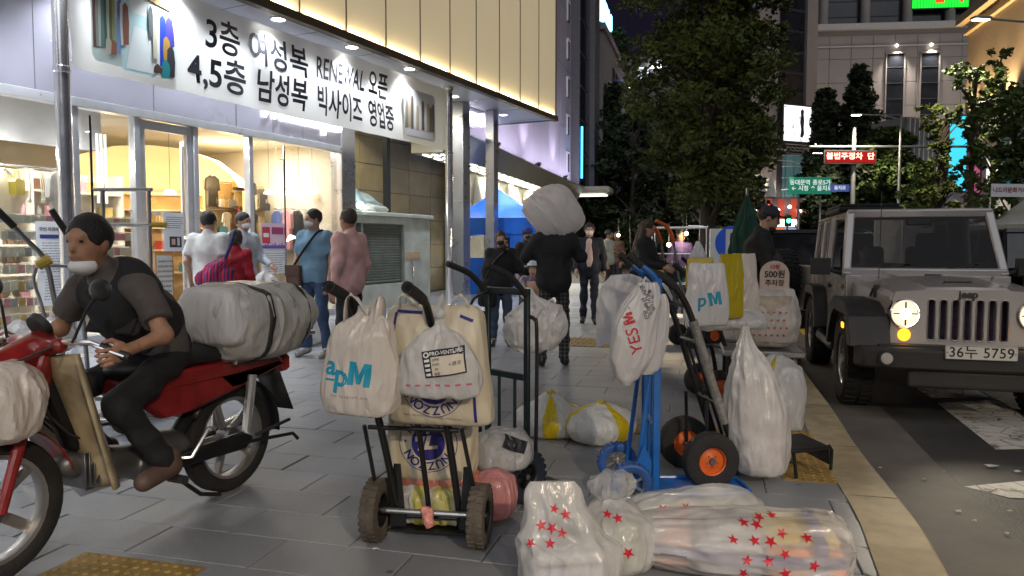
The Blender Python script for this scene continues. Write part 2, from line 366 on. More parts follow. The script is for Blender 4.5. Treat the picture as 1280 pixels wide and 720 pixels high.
class SDF:
    "a union of blended round shapes, meshed on a grid of step h"
    def __init__(s, h=.014, k=.03): s.p = []; s.h = h; s.k = k; s.post = []
    def cap(s, a, b, ra, rb=None, k=None, clip=(), sub=False): s.p.append(('c', np.array(a, float), np.array(b, float), ra, ra if rb is None else rb, s.k if k is None else k, clip, sub)); return s
    def ell(s, c, r, rot=None, k=None, clip=(), sub=False): s.p.append(('e', np.array(c, float), np.array(r, float), rot, 0, s.k if k is None else k, clip, sub)); return s
    def mesh(s, wr=0.0, wk=(30,30,18), seed=0, iters=0):
        lo = np.full(3, 1e9); hi = -lo
        for p in s.p:
            if p[7]: continue
            if p[0] == 'c':
                r = max(p[3], p[4]); lo = np.minimum(lo, np.minimum(p[1], p[2])-r); hi = np.maximum(hi, np.maximum(p[1], p[2])+r)
            else: r = p[2].max(); lo = np.minimum(lo, p[1]-r); hi = np.maximum(hi, p[1]+r)
        h = s.h; lo -= 4*h; hi += 4*h; n = np.ceil((hi-lo)/h).astype(int)+1
        F = np.full(n, .08); ax = [lo[i]+h*np.arange(n[i]) for i in range(3)]
        for kind, A, B, C, D, k, clip, sub in s.p:
            if kind == 'c': r = max(C, D)+.07; bl = np.minimum(A, B)-r; bh = np.maximum(A, B)+r
            else: r = B.max()+.07; bl = A-r; bh = A+r
            i0 = np.clip(((bl-lo)/h).astype(int), 0, n-1); i1 = np.clip(((bh-lo)/h).astype(int)+2, 1, n)
            if (i1 <= i0).any(): continue
            X, Y, Z = np.meshgrid(*[ax[i][i0[i]:i1[i]] for i in range(3)], indexing='ij')
            if kind == 'c':
                ab = B-A; L2 = max(1e-9, ab@ab); t = np.clip(((X-A[0])*ab[0]+(Y-A[1])*ab[1]+(Z-A[2])*ab[2])/L2, 0, 1)
                d = np.sqrt((X-A[0]-ab[0]*t)**2+(Y-A[1]-ab[1]*t)**2+(Z-A[2]-ab[2]*t)**2)-(C+(D-C)*t)
            else:
                x, y, z = X-A[0], Y-A[1], Z-A[2]
                if C is not None:
                    Ri = np.array(C).T; x, y, z = Ri[0,0]*x+Ri[0,1]*y+Ri[0,2]*z, Ri[1,0]*x+Ri[1,1]*y+Ri[1,2]*z, Ri[2,0]*x+Ri[2,1]*y+Ri[2,2]*z
                k0 = np.sqrt((x/B[0])**2+(y/B[1])**2+(z/B[2])**2); k1 = np.sqrt((x/B[0]**2)**2+(y/B[1]**2)**2+(z/B[2]**2)**2)
                d = np.where(k1 > 1e-6, k0*(k0-1)/np.maximum(k1, 1e-6), -B.min())
            for pt, nr in clip:
                nr = np.array(nr, float); nr /= np.linalg.norm(nr); d = np.maximum(d, (X-pt[0])*nr[0]+(Y-pt[1])*nr[1]+(Z-pt[2])*nr[2])
            sl = tuple(slice(i0[i], i1[i]) for i in range(3)); f = F[sl]
            if sub: F[sl] = np.maximum(f, -d)
            elif k <= 0: F[sl] = np.minimum(f, d)
            else:
                hh = np.maximum(k-np.abs(f-d), 0)/k; F[sl] = np.minimum(f, d)-hh*hh*k*.25
        if wr:
            rg = np.random.RandomState(seed); X, Y, Z = np.meshgrid(*ax, indexing='ij'); w = 0
            for _ in range(5):
                kv = rg.randn(3)*np.array(wk); w = w+np.sin(kv[0]*X+kv[1]*Y+kv[2]*Z+rg.rand()*6.28+1.2*np.sin(9*Z+5*X+rg.rand()*6))
            F = F+wr*w/2.5
        return surfnet(F, lo, h)
def sd_mesh(name, vf, m):
    v, f = vf; me = bpy.data.meshes.new(name)
    me.from_pydata(np.asarray(v).tolist(), [], np.asarray(f).tolist()); me.update()
    me.polygons.foreach_set('use_smooth', [True]*len(me.polygons)); me.materials.append(m); return me
# ------------------------------------------------------------------ directions
US = Vector((.445, .8955, 0)); VS = Vector((.26, .9656, 0)); RS = Vector((.9656, -.26, 0))
SHOP0 = Vector((-1.37, 16.2, 0)); SHOP_RZ = math.atan2(.8955, .445); ST_RZ = math.atan2(.9656, .26)
# ================================================================== ground
M_asph = mat('asphalt', (.050,.050,.052), .62, var=.35, scale=1.3, bump=.55, bscale=90)
M_gut = mat('gutter_concrete', (.13,.12,.11), .8, var=.25, scale=3, bump=.25, bscale=70)
M_pave = mat('paving_granite', (.225,.235,.255), .46, var=.10, scale=60, bump=.12, bscale=120, island=.07)
def add_wear(m):
    "stains, gum spots and traffic wear that run across the slabs"
    n = m.node_tree.nodes; L = m.node_tree.links; b = n['Principled BSDF']; src = b.inputs['Base Color'].links[0].from_socket
    ge = n.new('ShaderNodeNewGeometry'); nz = n.new('ShaderNodeTexNoise'); nz.inputs['Scale'].default_value = .9; nz.inputs['Detail'].default_value = 7; nz.inputs['Distortion'].default_value = .8; L.new(ge.outputs['Position'], nz.inputs['Vector'])
    mr = n.new('ShaderNodeMapRange'); mr.inputs['From Min'].default_value = .33; mr.inputs['From Max'].default_value = .68; mr.inputs['To Min'].default_value = .62; mr.inputs['To Max'].default_value = 1.12; L.new(nz.outputs['Fac'], mr.inputs['Value'])
    vo = n.new('ShaderNodeTexVoronoi'); vo.inputs['Scale'].default_value = 3.2; vo.inputs['Randomness'].default_value = 1; L.new(ge.outputs['Position'], vo.inputs['Vector'])
    sp = n.new('ShaderNodeMapRange'); sp.inputs['From Min'].default_value = .035; sp.inputs['From Max'].default_value = .06; sp.inputs['To Min'].default_value = .45; sp.inputs['To Max'].default_value = 1; L.new(vo.outputs['Distance'], sp.inputs['Value'])
    mu = n.new('ShaderNodeMath'); mu.operation = 'MULTIPLY'; L.new(mr.outputs['Result'], mu.inputs[0]); L.new(sp.outputs['Result'], mu.inputs[1])
    vm = n.new('ShaderNodeVectorMath'); vm.operation = 'SCALE'; L.new(src, vm.inputs[0]); L.new(mu.outputs[0], vm.inputs['Scale']); L.new(vm.outputs['Vector'], b.inputs['Base Color'])
add_wear(M_pave)
M_joint = mat('joint_sand', (.05,.05,.05), .95, var=.2)
M_kerb = mat('kerb_granite', (.40,.33,.21), .7, var=.18, scale=9, bump=.2, bscale=120, island=.08)
M_tact = mat('tactile_yellow', (.28,.18,.05), .65, var=.25, scale=12, bump=.15, island=.12)
M_paint = mat('road_paint', (.62,.62,.60), .7, var=.2, scale=8, bump=.3)
ROADZ = -.12
# kerb line (road edge of the kerb top), measured
KERB = [(-3.2,-1.6),(-1.4,-1.15),(-.1,-.35),(.85,.7),(1.40,1.8),(1.70,2.75),(1.90,3.35),(2.03,3.85),(2.14,4.30),(2.28,4.85),(2.44,5.40)]
p = Vector((2.60,5.95))
for i in range(60): KERB.append((p.x+.26*1.0*i, p.y+.9656*1.0*i))
KERB = [Vector(k) for k in KERB]
def cat(P, n):
    out = []
    for i in range(len(P)-1):
        p0, p1, p2, p3 = P[max(0,i-1)], P[i], P[i+1], P[min(len(P)-1,i+2)]
        for k in range(n): f = k/n; out.append(.5*((2*p1)+(p2-p0)*f+(2*p0-5*p1+4*p2-p3)*f*f+(3*p1-p0-3*p2+p3)*f**3))
    return out
NF = 11; KERB = cat(KERB[:NF+2], 4)[:NF*4]+KERB[NF:]     # rounded corner, then the straight run
def kerb_off(d):
    out = []
    for i, k in enumerate(KERB):
        a = KERB[max(0,i-1)]; b = KERB[min(len(KERB)-1,i+1)]; t = (b-a).normalized(); out.append(k+Vector((-t.y, t.x))*d)
    return out
KIN = kerb_off(.27)
def kerb_x(y, L=KIN):
    for a, b in zip(L, L[1:]):
        if a.y <= y <= b.y: return a.x+(b.x-a.x)*(y-a.y)/max(1e-6, b.y-a.y)
    return L[0].x if y < L[0].y else 1e3
g = MB(); g.quad((-400,-200,ROADZ),(400,-200,ROADZ),(400,500,ROADZ),(-400,500,ROADZ))
road = tag(part('road', g, M_asph), 'dark worn asphalt road beside the kerb', None, kind='structure')
# cracked patches, pits and litter scraps on the asphalt
ko = KERB; g = MB(); go = kerb_off(-.50); gi = kerb_off(.0)
for i in range(len(ko)-1):
    g.add([(gi[i].x,gi[i].y,ROADZ+.005),(go[i].x,go[i].y,ROADZ+.005),(go[i+1].x,go[i+1].y,ROADZ+.005),(gi[i+1].x,gi[i+1].y,ROADZ+.005)], [(0,1,2,3)])
part('gutter_strip', g, M_gut, road)
# sidewalk bed
g = MB(); poly = [(k.x,k.y) for k in KIN]+[(40,66),(-60,66),(-60,-10),(-3.2,-10)]
tri = tessellate_polygon([[Vector((x,y,0)) for x,y in poly]])
g.add([(x,y,-.012) for x,y in poly], [tuple(t) for t in tri])
walk = tag(part('sidewalk', g, M_joint, smooth=False), 'grey granite slab pavement', None, kind='structure')
bmx = bmesh.new(); bmx.from_mesh(walk.data); bmesh.ops.recalc_face_normals(bmx, faces=bmx.faces)
if bmx.faces and bmx.faces[:][0].normal.z < 0: bmesh.ops.reverse_faces(bmx, faces=bmx.faces)
bmx.to_mesh(walk.data); bmx.free()
# paving slabs: rows run across the street direction
SL, SW, GAP = .60, .30, .005
def slab_poly(i, j):
    c = RS*(i*SL+(.30 if j % 2 else 0))+VS*(j*SW); hx = RS*(SL/2-GAP/2); hy = VS*(SW/2-.0012)
    return [c-hx-hy, c+hx-hy, c+hx+hy, c-hx+hy], c
tact_boxes = []   # (centre, half x, half y) in street axes, where yellow tiles replace slabs
def st(p): p = Vector((p[0],p[1],0)); return p.dot(RS), p.dot(VS)
def add_tact(px, py, nx, ny, kind, lab):
    c = gp(px, py); x, y = st(c); x = round(x/.05)*.05; y = round(y/.05)*.05
    tact_boxes.append((x, y, nx, ny, kind, lab))
add_tact(108, 742, 2, 2, 'dot', 'yellow studded tactile tile')
add_tact(1002, 566, 1, 4, 'dot', 'yellow studded tactile tile')
add_tact(735, 428, 4, 3, 'bar', 'yellow ribbed tactile tile')
add_wear(M_tact); add_wear(M_kerb); add_tact(852, 541, 3, 1, 'bar', 'yellow ribbed tactile tile')
add_tact(800, 412, 4, 1, 'bar', 'yellow ribbed tactile tile')
def in_tact(c):
    x, y = st(c)
    return any(abs(x-bx) < nx*.15+.10 and abs(y-by) < ny*.15+.05 for bx, by, nx, ny, k, l in tact_boxes)
near = []; rest = MB()
for j in range(-8, 130):
    for i in range(-30, 40):
        P, c = slab_poly(i, j)
        if c.y < .6 or c.y > 26 or c.x < -13: continue
        kx = kerb_x(c.y)
        if c.x-.38 > kx: continue
        if abs(c.x) > 1.0*c.y+1.6: continue
        Q = [Vector((min(q.x, kerb_x(q.y)+.10), q.y, 0)) for q in P]
        near.append((c.length, c, Q))
near.sort(key=lambda t: t[0] if t[1].y > 2.6 and abs(t[1].x) < .75*t[1].y else t[0]+50)
def slab_mb(Q, o):
    b = MB(); n = 4; ins = [q+(o-q).normalized()*.006 for q in Q]
    b.add([(q.x-o.x,q.y-o.y,-.012) for q in Q]+[(q.x-o.x,q.y-o.y,-.0035) for q in Q]+[(q.x-o.x,q.y-o.y,0) for q in ins],
          [(0,1,5,4),(1,2,6,5),(2,3,7,6),(3,0,4,7),(4,5,9,8),(5,6,10,9),(6,7,11,10),(7,4,8,11),(8,9,10,11)])
    return b
std = None
for n_, (d, c, Q) in enumerate(near):
    dz = random.uniform(-.0018, .0015)
    if n_ < 290:
        whole = max((q-p_).length for q, p_ in zip(Q, slab_poly(0,0)[0])) and all(q.x <= kerb_x(q.y) for q in Q)
        if whole:
            if std is None: std = slab_mb(Q, c).mesh('paving_slab', False)
            part('paving_slab', std, M_pave, walk, loc=(c.x,c.y,dz), rot=(random.uniform(-.002,.002),random.uniform(-.002,.002),0))
        else: part('paving_slab', slab_mb(Q, c), M_pave, walk, smooth=False, loc=(c.x,c.y,dz))
    else:
        b = slab_mb(Q, c); rest.add(b.v, b.f, Matrix.Translation((c.x,c.y,dz)))
part('paving_slabs_beyond', rest, M_pave, walk, smooth=False, kind='stuff')
# yellow tactile tiles
def tact_tile(kind):
    b = MB(); b.box((0,0,-.004),(.294,.294,.016))
    if kind == 'dot':
        for i in range(6):
            for j in range(6): b.lathe([(.0,.009),(.010,.009),(.016,.0035)], 8, Matrix.Translation((-.125+.05*i,-.125+.05*j,0)))
    else:
        for i in range(4): b.box((0,-.11+.073*i,.006),(.27,.030,.008), T=None)
    return b.mesh('tactile_tile')
TT = {k: tact_tile(k) for k in ('dot','bar')}
for bx, by, nx, ny, k, lab in tact_boxes:
    for i in range(nx):
        for j in range(ny):
            c = RS*(bx+(i-(nx-1)/2)*.30)+VS*(by+(j-(ny-1)/2)*.30)
            if c.x+.02 > kerb_x(c.y): continue
            part('tactile_tile', TT[k], M_tact, walk, loc=(c.x,c.y,.001), rot=(0,0,ST_RZ if k == 'bar' else ST_RZ-PI/2))
# kerb stones
kerb = thing('kerb', 'pale granite kerb stones along the pavement edge', None, kind='structure')
def kerb_run(i0, i1):
    b = MB(); A = KERB; B_ = KIN
    ring = [(A[i], B_[i]) for i in range(i0, i1+1)]
    for (a, q), (a2, q2) in zip(ring, ring[1:]):
        zt, zb = .006, ROADZ-.05; ch = .018
        ac = a+(q-a).normalized()*ch; ac2 = a2+(q2-a2).normalized()*ch
        vs = [(a.x,a.y,zb),(a.x,a.y,zt-ch),(ac.x,ac.y,zt),(q.x,q.y,zt),(a2.x,a2.y,zb),(a2.x,a2.y,zt-ch),(ac2.x,ac2.y,zt),(q2.x,q2.y,zt)]
        b.add(vs, [(0,4,5,1),(1,5,6,2),(2,6,7,3)])
    for k in (0, -1):
        a, q = ring[k]; b.add([(a.x,a.y,ROADZ-.05),(a.x,a.y,-.012),(q.x,q.y,.006),(q.x,q.y,ROADZ-.05)], [(0,1,2,3)])
    return b
def lerp_list(L, t):
    i = min(int(t), len(L)-2); return L[i].lerp(L[i+1], t-i)
KA, KB = list(KERB), list(KIN); runs = []; i = 0
while i < len(KA)-1:
    j = i
    while j < len(KA)-1 and (j == i or sum((KA[q+1]-KA[q]).length for q in range(i, j+1)) < 1.05): j += 1
    runs.append((i, j)); i = j
for i, j in runs:
    ts = [i+.004/(KA[i+1]-KA[i]).length]+list(range(i+1, j))+[j-.004/(KA[j]-KA[j-1]).length]
    sv = KERB, KIN; KERB, KIN = [lerp_list(KA, t) for t in ts], [lerp_list(KB, t) for t in ts]
    part('kerb_stone', kerb_run(0, len(ts)-1), M_kerb, kerb, ang=40); KERB, KIN = sv
# crossing stripes (worn) and lane markings
def worn_paint():
    m = bpy.data.materials.new('worn_road_paint'); m.use_nodes = True; nt = m.node_tree; n = nt.nodes; L = nt.links; b = n['Principled BSDF']
    b.inputs['Base Color'].default_value = (.55,.54,.51,1); b.inputs['Roughness'].default_value = .75
    tc = n.new('ShaderNodeTexCoord'); v = n.new('ShaderNodeTexVoronoi'); v.feature = 'DISTANCE_TO_EDGE'; v.inputs['Scale'].default_value = 5
    nz = n.new('ShaderNodeTexNoise'); nz.inputs['Scale'].default_value = 5; nz.inputs['Detail'].default_value = 12; nz.inputs['Roughness'].default_value = .72
    L.new(tc.outputs['Object'], v.inputs['Vector']); L.new(tc.outputs['Object'], nz.inputs['Vector'])
    a = n.new('ShaderNodeMapRange'); a.inputs['From Min'].default_value = .004; a.inputs['From Max'].default_value = .022; L.new(v.outputs['Distance'], a.inputs['Value'])
    c = n.new('ShaderNodeMapRange'); c.inputs['From Min'].default_value = .52; c.inputs['From Max'].default_value = .68; c.inputs['To Min'].default_value = 1; c.inputs['To Max'].default_value = .08; L.new(nz.outputs['Fac'], c.inputs['Value'])
    mu = n.new('ShaderNodeMath'); mu.operation = 'MULTIPLY'; L.new(a.outputs[0], mu.inputs[0]); L.new(c.outputs[0], mu.inputs[1]); L.new(mu.outputs[0], b.inputs['Alpha'])
    return m
M_worn = worn_paint()
for (pa, pb, pc, pd) in [((1145,485),(1215,484),(1236,496),(1166,498)), ((1172,504),(1250,499),(1330,560),(1245,562)), ((1205,608),(1290,600),(1330,624),(1262,622))]:
    P = [gp(*q, z=ROADZ+.004) for q in (pa, pb, pc, pd)]; g = MB(); g.add([tuple(q) for q in P], [(3,2,1,0)])
    part('crossing_stripe', g, M_worn, road)
M_yel = mat('yellow_road_paint', (.55,.38,.03), .7, var=.25)
for k in range(8):
    a = gp(1004,418,ROADZ+.006)+VS*(k*1.6); g = MB(); g.add([tuple(a), tuple(a+RS*.16), tuple(a+RS*.16+VS*.9), tuple(a+VS*.9)], [(0,1,2,3)])
    part('yellow_line', g, M_yel, road)
for k in range(10):
    a = Vector((8.2,9,ROADZ+.004))+VS*(k*6); g = MB(); g.add([tuple(a), tuple(a+RS*.14), tuple(a+RS*.14+VS*3), tuple(a+VS*3)], [(0,1,2,3)])
    part('lane_line', g, M_paint, road)
# paper scraps and flattened litter
M_lit = mat('litter_paper', (.38,.38,.36), .8, var=.1)
for k, (x, y, w) in enumerate([(1238,583,.09),(1198,640,.04),(1272,590,.04),(1155,600,.03),(1262,640,.03),(1218,652,.025),(1100,586,.025),(1258,668,.03),(1180,590,.025),(470,688,.03),(350,550,.02)]):
    on_walk = x < 900; c = gp(x, y, .004 if on_walk else ROADZ+.008); b = MB(); rr = random.Random(k); n = 9
    w *= .7; P = [(c.x+w*rr.uniform(.5,1)*math.cos(2*PI*i/n), c.y+w*.45*rr.uniform(.5,1)*math.sin(2*PI*i/n), c.z+rr.uniform(.002,.012)) for i in range(n)]
    b.add(P+[(c.x,c.y,c.z+.014)], [(n,i,(i+1)%n) for i in range(n)])
    lab = ['crumpled paper scrap lying on the asphalt near the lower white stripe','torn paper scrap on asphalt beside the gutter strip','white scrap at the end of the worn crossing stripe','small scrap lying on the concrete gutter','paper scrap on asphalt below the crossing stripe','tiny paper scrap on the open asphalt','small white scrap in the gutter next to the kerb','paper scrap low on the asphalt at the gutter edge','small scrap between gutter strip and crossing','white scrap on the slabs beside the black cart wheel','tiny dark scrap on slabs behind the motorcycle'][k]
    tag(part('paper_scrap', b, M_lit, smooth=False, solid=.0015), lab, 'litter', 'paper litter on the ground')
# ================================================================== the corner shop building (local X along the front, Y inwards)
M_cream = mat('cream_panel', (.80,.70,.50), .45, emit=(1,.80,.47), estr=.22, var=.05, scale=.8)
M_trim = mat('bronze_trim', (.16,.13,.09), .4, metal=.6, var=.1)
M_soff = mat('soffit_panel', (.62,.64,.70), .35, var=.04, scale=.6)
M_steel = mat('brushed_steel', (.46,.46,.49), .30, metal=.8, var=.08, scale=3)
M_fascia = mat('fascia_steel', (.48,.47,.57), .25, metal=.5, var=.06, scale=1.2)
M_chrome = mat('chrome', (.85,.84,.85), .16, metal=.85, var=.04)
M_alu = mat('aluminium_frame', (.60,.61,.64), .32, metal=.4, var=.06)
M_glass = glass('shop_glass', (.95,.97,.97), .07)
M_lamp = glow('downlight_glow', (1,.98,.95), 14)
M_warm = glow('warm_lamp_glow', (1,.72,.34), 9)
M_white = mat('white_paint', (.75,.75,.74), .5, var=.06)
M_black = mat('black_paint', (.02,.02,.022), .5, var=.2)
M_ink = mat('black_ink', (.012,.012,.02), .6, var=0)
M_beige = mat('beige_wall_panel', (.42,.34,.19), .7, var=.15, scale=2, bump=.08, island=.10)
M_vinyl = plastic('banner_vinyl', (.76,.75,.71), bump=.03, bs=1.5, rough=.35, transl=.35)
def print_mat():
    m = bpy.data.materials.new('printed_colour'); m.use_nodes = True; n = m.node_tree.nodes; a = n.new('ShaderNodeVertexColor'); a.layer_name = 'Col'
    m.node_tree.links.new(a.outputs['Color'], n['Principled BSDF'].inputs['Base Color']); n['Principled BSDF'].inputs['Roughness'].default_value = .4; return m
M_print = print_mat()
def printed(name, polys, parent, T, dz=.0006):
    "flat print: list of (polygon in XY, colour), later ones on top by a hair"
    vs = []; fs = []; cs = []
    for k, (P, c) in enumerate(polys):
        i0 = len(vs); vs += [tuple(T @ Vector((x, y, dz*k+.0004))) for x, y in P]
        for t in tessellate_polygon([[Vector((x, y, 0)) for x, y in P]]):
            a, b_, d_ = [P[i] for i in t]
            t = tuple(t) if (b_[0]-a[0])*(d_[1]-a[1])-(b_[1]-a[1])*(d_[0]-a[0]) > 0 else tuple(reversed(t))
            fs.append(tuple(i+i0 for i in t)); cs.append(c)
    me = bpy.data.meshes.new(name); me.from_pydata(vs, [], fs); me.update()
    ca = me.color_attributes.new('Col', 'FLOAT_COLOR', 'CORNER')
    for p_, c in zip(me.polygons, cs):
        for li in p_.loop_indices: ca.data[li].color = (*c, 1)
    me.materials.append(M_print)
    o = bpy.data.objects.new(name, me); COL.objects.link(o); o.parent = parent; return o
SM = Matrix.Translation(SHOP0) @ Matrix.Rotation(SHOP_RZ, 4, 'Z')
def sh(x, y, z=0): return SM @ Vector((x, y, z))
def shx(px, y0=.9):
    k = (px-640)/FPX; ox = -1.37-.8955*y0; oy = 16.2+.445*y0
    return (oy*k-ox)/(.445-.8955*k)
SOFZ = 4.75; XL, XR = -27.0, 4.86
shop = thing('corner_shop_building', 'shop building with glowing cream panels above a steel and glass front', 'building', SHOP0, SHOP_RZ)
# upper storey of glowing panels
for k in range(12):
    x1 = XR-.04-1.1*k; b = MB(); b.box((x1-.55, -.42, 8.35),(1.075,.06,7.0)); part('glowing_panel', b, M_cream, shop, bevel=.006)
for k in range(13):
    b = MB(); b.box((XR-.04-1.1*k+.0,-.452,8.35),(.022,.012,7.0)); part('panel_seam', b, M_trim, shop)
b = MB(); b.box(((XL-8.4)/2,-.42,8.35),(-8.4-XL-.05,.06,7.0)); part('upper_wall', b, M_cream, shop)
b = MB(); b.b2((XL,-.38,4.83),(XR,9,13.5)); b.b2((XR-.02,-.45,4.72),(XR+.05,9,13.5)); part('upper_block', b, mat('panel_backing',(.30,.28,.26),.5), shop)
b = MB(); b.b2((XL,-.50,4.70),(XR+.05,-.36,4.835)); part('edge_beam', b, M_trim, shop)
b = MB(); b.b2((XL,-.36,4.75),(XR,5.2,4.82)); sof = part('soffit', b, M_soff, shop)
b = MB()
for k in range(14): b.box((XR-.3-1.5*k, .6, 4.7485),(.008,1.9,.004))
part('soffit_joint', b, mat('dark_joint',(.12,.12,.13),.6), sof)
b = MB(); p_ = gp(592,137,SOFZ); q = SM.inverted() @ p_; b.box((q.x,q.y,4.742),(.75,.22,.014)); part('air_vent', b, M_black, sof)
# downlights: those seen in the photograph and the row behind the banner that goes on along the front
dl = [SM.inverted() @ gp(*q, SOFZ) for q in ((568,120),(598,148),(629,143))]
dl += [V(-1.75-1.75*k, -.18, SOFZ) for k in range(11)]+[V(-2.6-1.75*k, .46, SOFZ) for k in range(8)]
for k, q in enumerate(dl):
    b = MB(); b.lathe([(.0,4.735),(.10,4.735)], 20, Matrix.Translation((q.x,q.y,0))); d_ = part('downlight', b, M_lamp, shop)
    b = MB(); b.lathe([(.10,4.737),(.105,4.728),(.13,4.728),(.135,4.7495)], 20, Matrix.Translation((q.x,q.y,0))); part('downlight_ring', b, M_white, d_)
    spot(sh(q.x,q.y,4.70), sh(q.x,q.y-.12,0), 300 if k < 3 else (190 if k < 14 else 190), (.86,.92,1.0), 118, .8, .09, 'downlight_lamp')
# uplight strips on the edge beam wash the panels
for k in range(10):
    x = XR-.6-1.1*k; area(sh(x,-.475,4.845), 1.0, 4.5, (1,.80,.46), sh(x,-.35,6.6), 'panel_strip_lamp', sy=.03)
# steel fascia over the doors
FZ = 3.19
xe = shx(442)
b = MB(); b.b2((XL,.84,FZ+.02),(xe,.94,4.75)); part('fascia', b, M_fascia, shop)
b = MB()
for x in (-3.62,-5.15,-6.65,-8.3): b.box((x,.8385,3.97),(.008,.004,1.5))
part('fascia_joint', b, MATS['dark_joint'], shop)
b = MB(); b.b2((shx(425),.82,.0),(xe,1.1,4.74)); part('steel_pillar', b, M_steel, shop, bevel=.01)
b = MB(); b.b2((XL,.80,FZ-.10),(shx(425)-.002,.97,FZ+.018)); part('head_rail', b, M_alu, shop, bevel=.006)
# glazing: mullions and panes
mull = [shx(p) for p in (313,245,172,96)]
mull += [shx(96)-1.25*k for k in range(1,14)]
for x in mull:
    b = MB(); b.b2((x-.045,.83,.0),(x+.045,.96,FZ-.10)); part('mullion', b, M_alu, shop, bevel=.006)
edges = [shx(425)]+mull
M_hand = mat('polished_tube',(.85,.85,.85),.12,metal=1,var=0)
for i, (a, c) in enumerate(zip(edges, edges[1:])):
    if i == 1: continue     # the open doorway
    b = MB(); b.b2((c+.047,.895,.12),(a-.047,.907,FZ-.105)); pn = part('glass_pane', b, M_glass, shop)
    b = MB(); b.b2((c+.047,.86,.0),(a-.047,.94,.118)); part('bottom_rail', b, M_alu, pn, bevel=.004)
    if i == 2:
        b = MB()
        for e in (c+.10, a-.10): b.b2((e-.045,.86,.12),(e+.045,.93,FZ-.11))
        b.b2((c+.06,.862,FZ-.24),(a-.06,.928,FZ-.115)); part('door_stile', b, M_alu, pn, bevel=.005)
# open glass door leaf swung inwards
a = edges[1]; b = MB(); w = edges[1]-edges[2]-.12
Td = Matrix.Translation((edges[2]+.06,.93,0)) @ Matrix.Rotation(R(62),4,'Z')
b.box((w/2,0,1.5),(w-.14,.012,2.75),T=Td); lf = part('door_leaf', b, M_glass, shop)
b = MB(); b.box((.05,0,1.5),(.09,.045,2.98),T=Td); b.box((w-.05,0,1.5),(.09,.045,2.98),T=Td); b.box((w/2,0,2.94),(w-.19,.045,.10),T=Td); b.box((w/2,0,.09),(w-.19,.045,.16),T=Td)
part('door_frame', b, M_alu, lf, bevel=.004)
b = MB(); x = shx(352); b.tube([(x,.80,.35),(x,.80,3.02)], .018, 10); b.tube([(x,.80,.6),(x,.9,.6)],.01,8); b.tube([(x,.80,2.8),(x,.9,2.8)],.01,8); part('long_polished_bar', b, M_hand, shop)  # tube models a bright upright reflection on the pane
x = shx(112); b = MB(); b.tube([(x,.80,.35),(x,.80,3.0)], .018, 10); b.tube([(x,.80,.6),(x,.9,.6)],.01,8); b.tube([(x,.80,2.8),(x,.9,2.8)],.01,8); part('long_polished_bar', b, M_hand, shop)
# script sign on the fascia
xs = (shx(337)+shx(412))/2
lettering('Womanique', .46, glow('script_sign_glow',(.95,.97,1),2.6), shop, frame((xs,.80,3.60),(1,0,0),(0,0,1)), bold=.022, shear=.35, space=.88, depth=.015, name='script_sign', sx=1.0)
# interior shell
M_int = mat('interior_wall', (.74,.67,.55), .7, var=.08, scale=1)
M_intg = mat('interior_grey_wall', (.38,.38,.41), .7, var=.06)
M_tile = mat('interior_tile', (.45,.43,.40), .3, var=.1)
b = MB(); b.b2((XL,.95,-.01),(xe,6.4,.012)); part('shop_floor', b, M_tile, shop)
b = MB(); b.b2((XL,.97,3.30),(xe,6.4,3.36)); part('shop_ceiling', b, mat('interior_ceiling',(.55,.50,.42),.8,var=.05), shop)
b = MB(); b.b2((XL,6.2,.012),(xe,6.4,3.3)); b.b2((xe-.10,1.11,.012),(xe-.002,6.2,3.3)); b.b2((-8.6,2.9,.012),(-8.5,6.2,3.3)); part('shop_inner_wall', b, M_int, shop)
b = MB(); b.b2((XL,1.60,2.66),(edges[3],1.68,3.3)); part('window_valance', b, M_intg, shop)
# warm round alcove with a domed cove
ACX, ACY, ACR = -4.35, 3.9, 1.75
al = thing('display_alcove', 'warm lit round display alcove under a glowing dome behind the open door', 'alcove', SHOP0, SHOP_RZ)
b = MB(); n = 40
b.lathe([(ACR,.012),(ACR,2.35)], n, Matrix.Translation((ACX,ACY,0)), R(-62), R(158)); part('curved_wall', b, mat('alcove_wall',(.72,.50,.24),.6,var=.1), al, solid=.06)
b = MB(); b.lathe([(ACR*1.0,2.40),(ACR*.92,2.62),(ACR*.70,2.92),(ACR*.38,3.12),(.02,3.2)], 40, Matrix.Translation((ACX,ACY,0)), R(-72), R(168)); part('dome', b, mat('cove_lit_plaster',(.80,.68,.45),.6,emit=(1,.72,.33),estr=.45,var=.03), al)  # emission paints the cove lamp's glow onto the plaster
b = MB(); b.lathe([(ACR*.86,2.36),(ACR*1.02,2.36),(ACR*1.02,2.42),(ACR*.86,2.42),(ACR*.86,2.36)], 40, Matrix.Translation((ACX,ACY,0)), R(-62), R(158)); part('cornice', b, M_int, al)
M_goods = [mat('goods_%s' % n_, c, .45, var=.15) for n_, c in (('gold',(.55,.38,.12)),('brown',(.20,.10,.05)),('ivory',(.72,.66,.52)),('red',(.45,.05,.03)),('black',(.03,.03,.03)),('teal',(.08,.25,.26)),('yellow',(.65,.50,.05)),('grey',(.35,.34,.33)),('pink',(.60,.28,.30)),('blue',(.10,.16,.42)))]
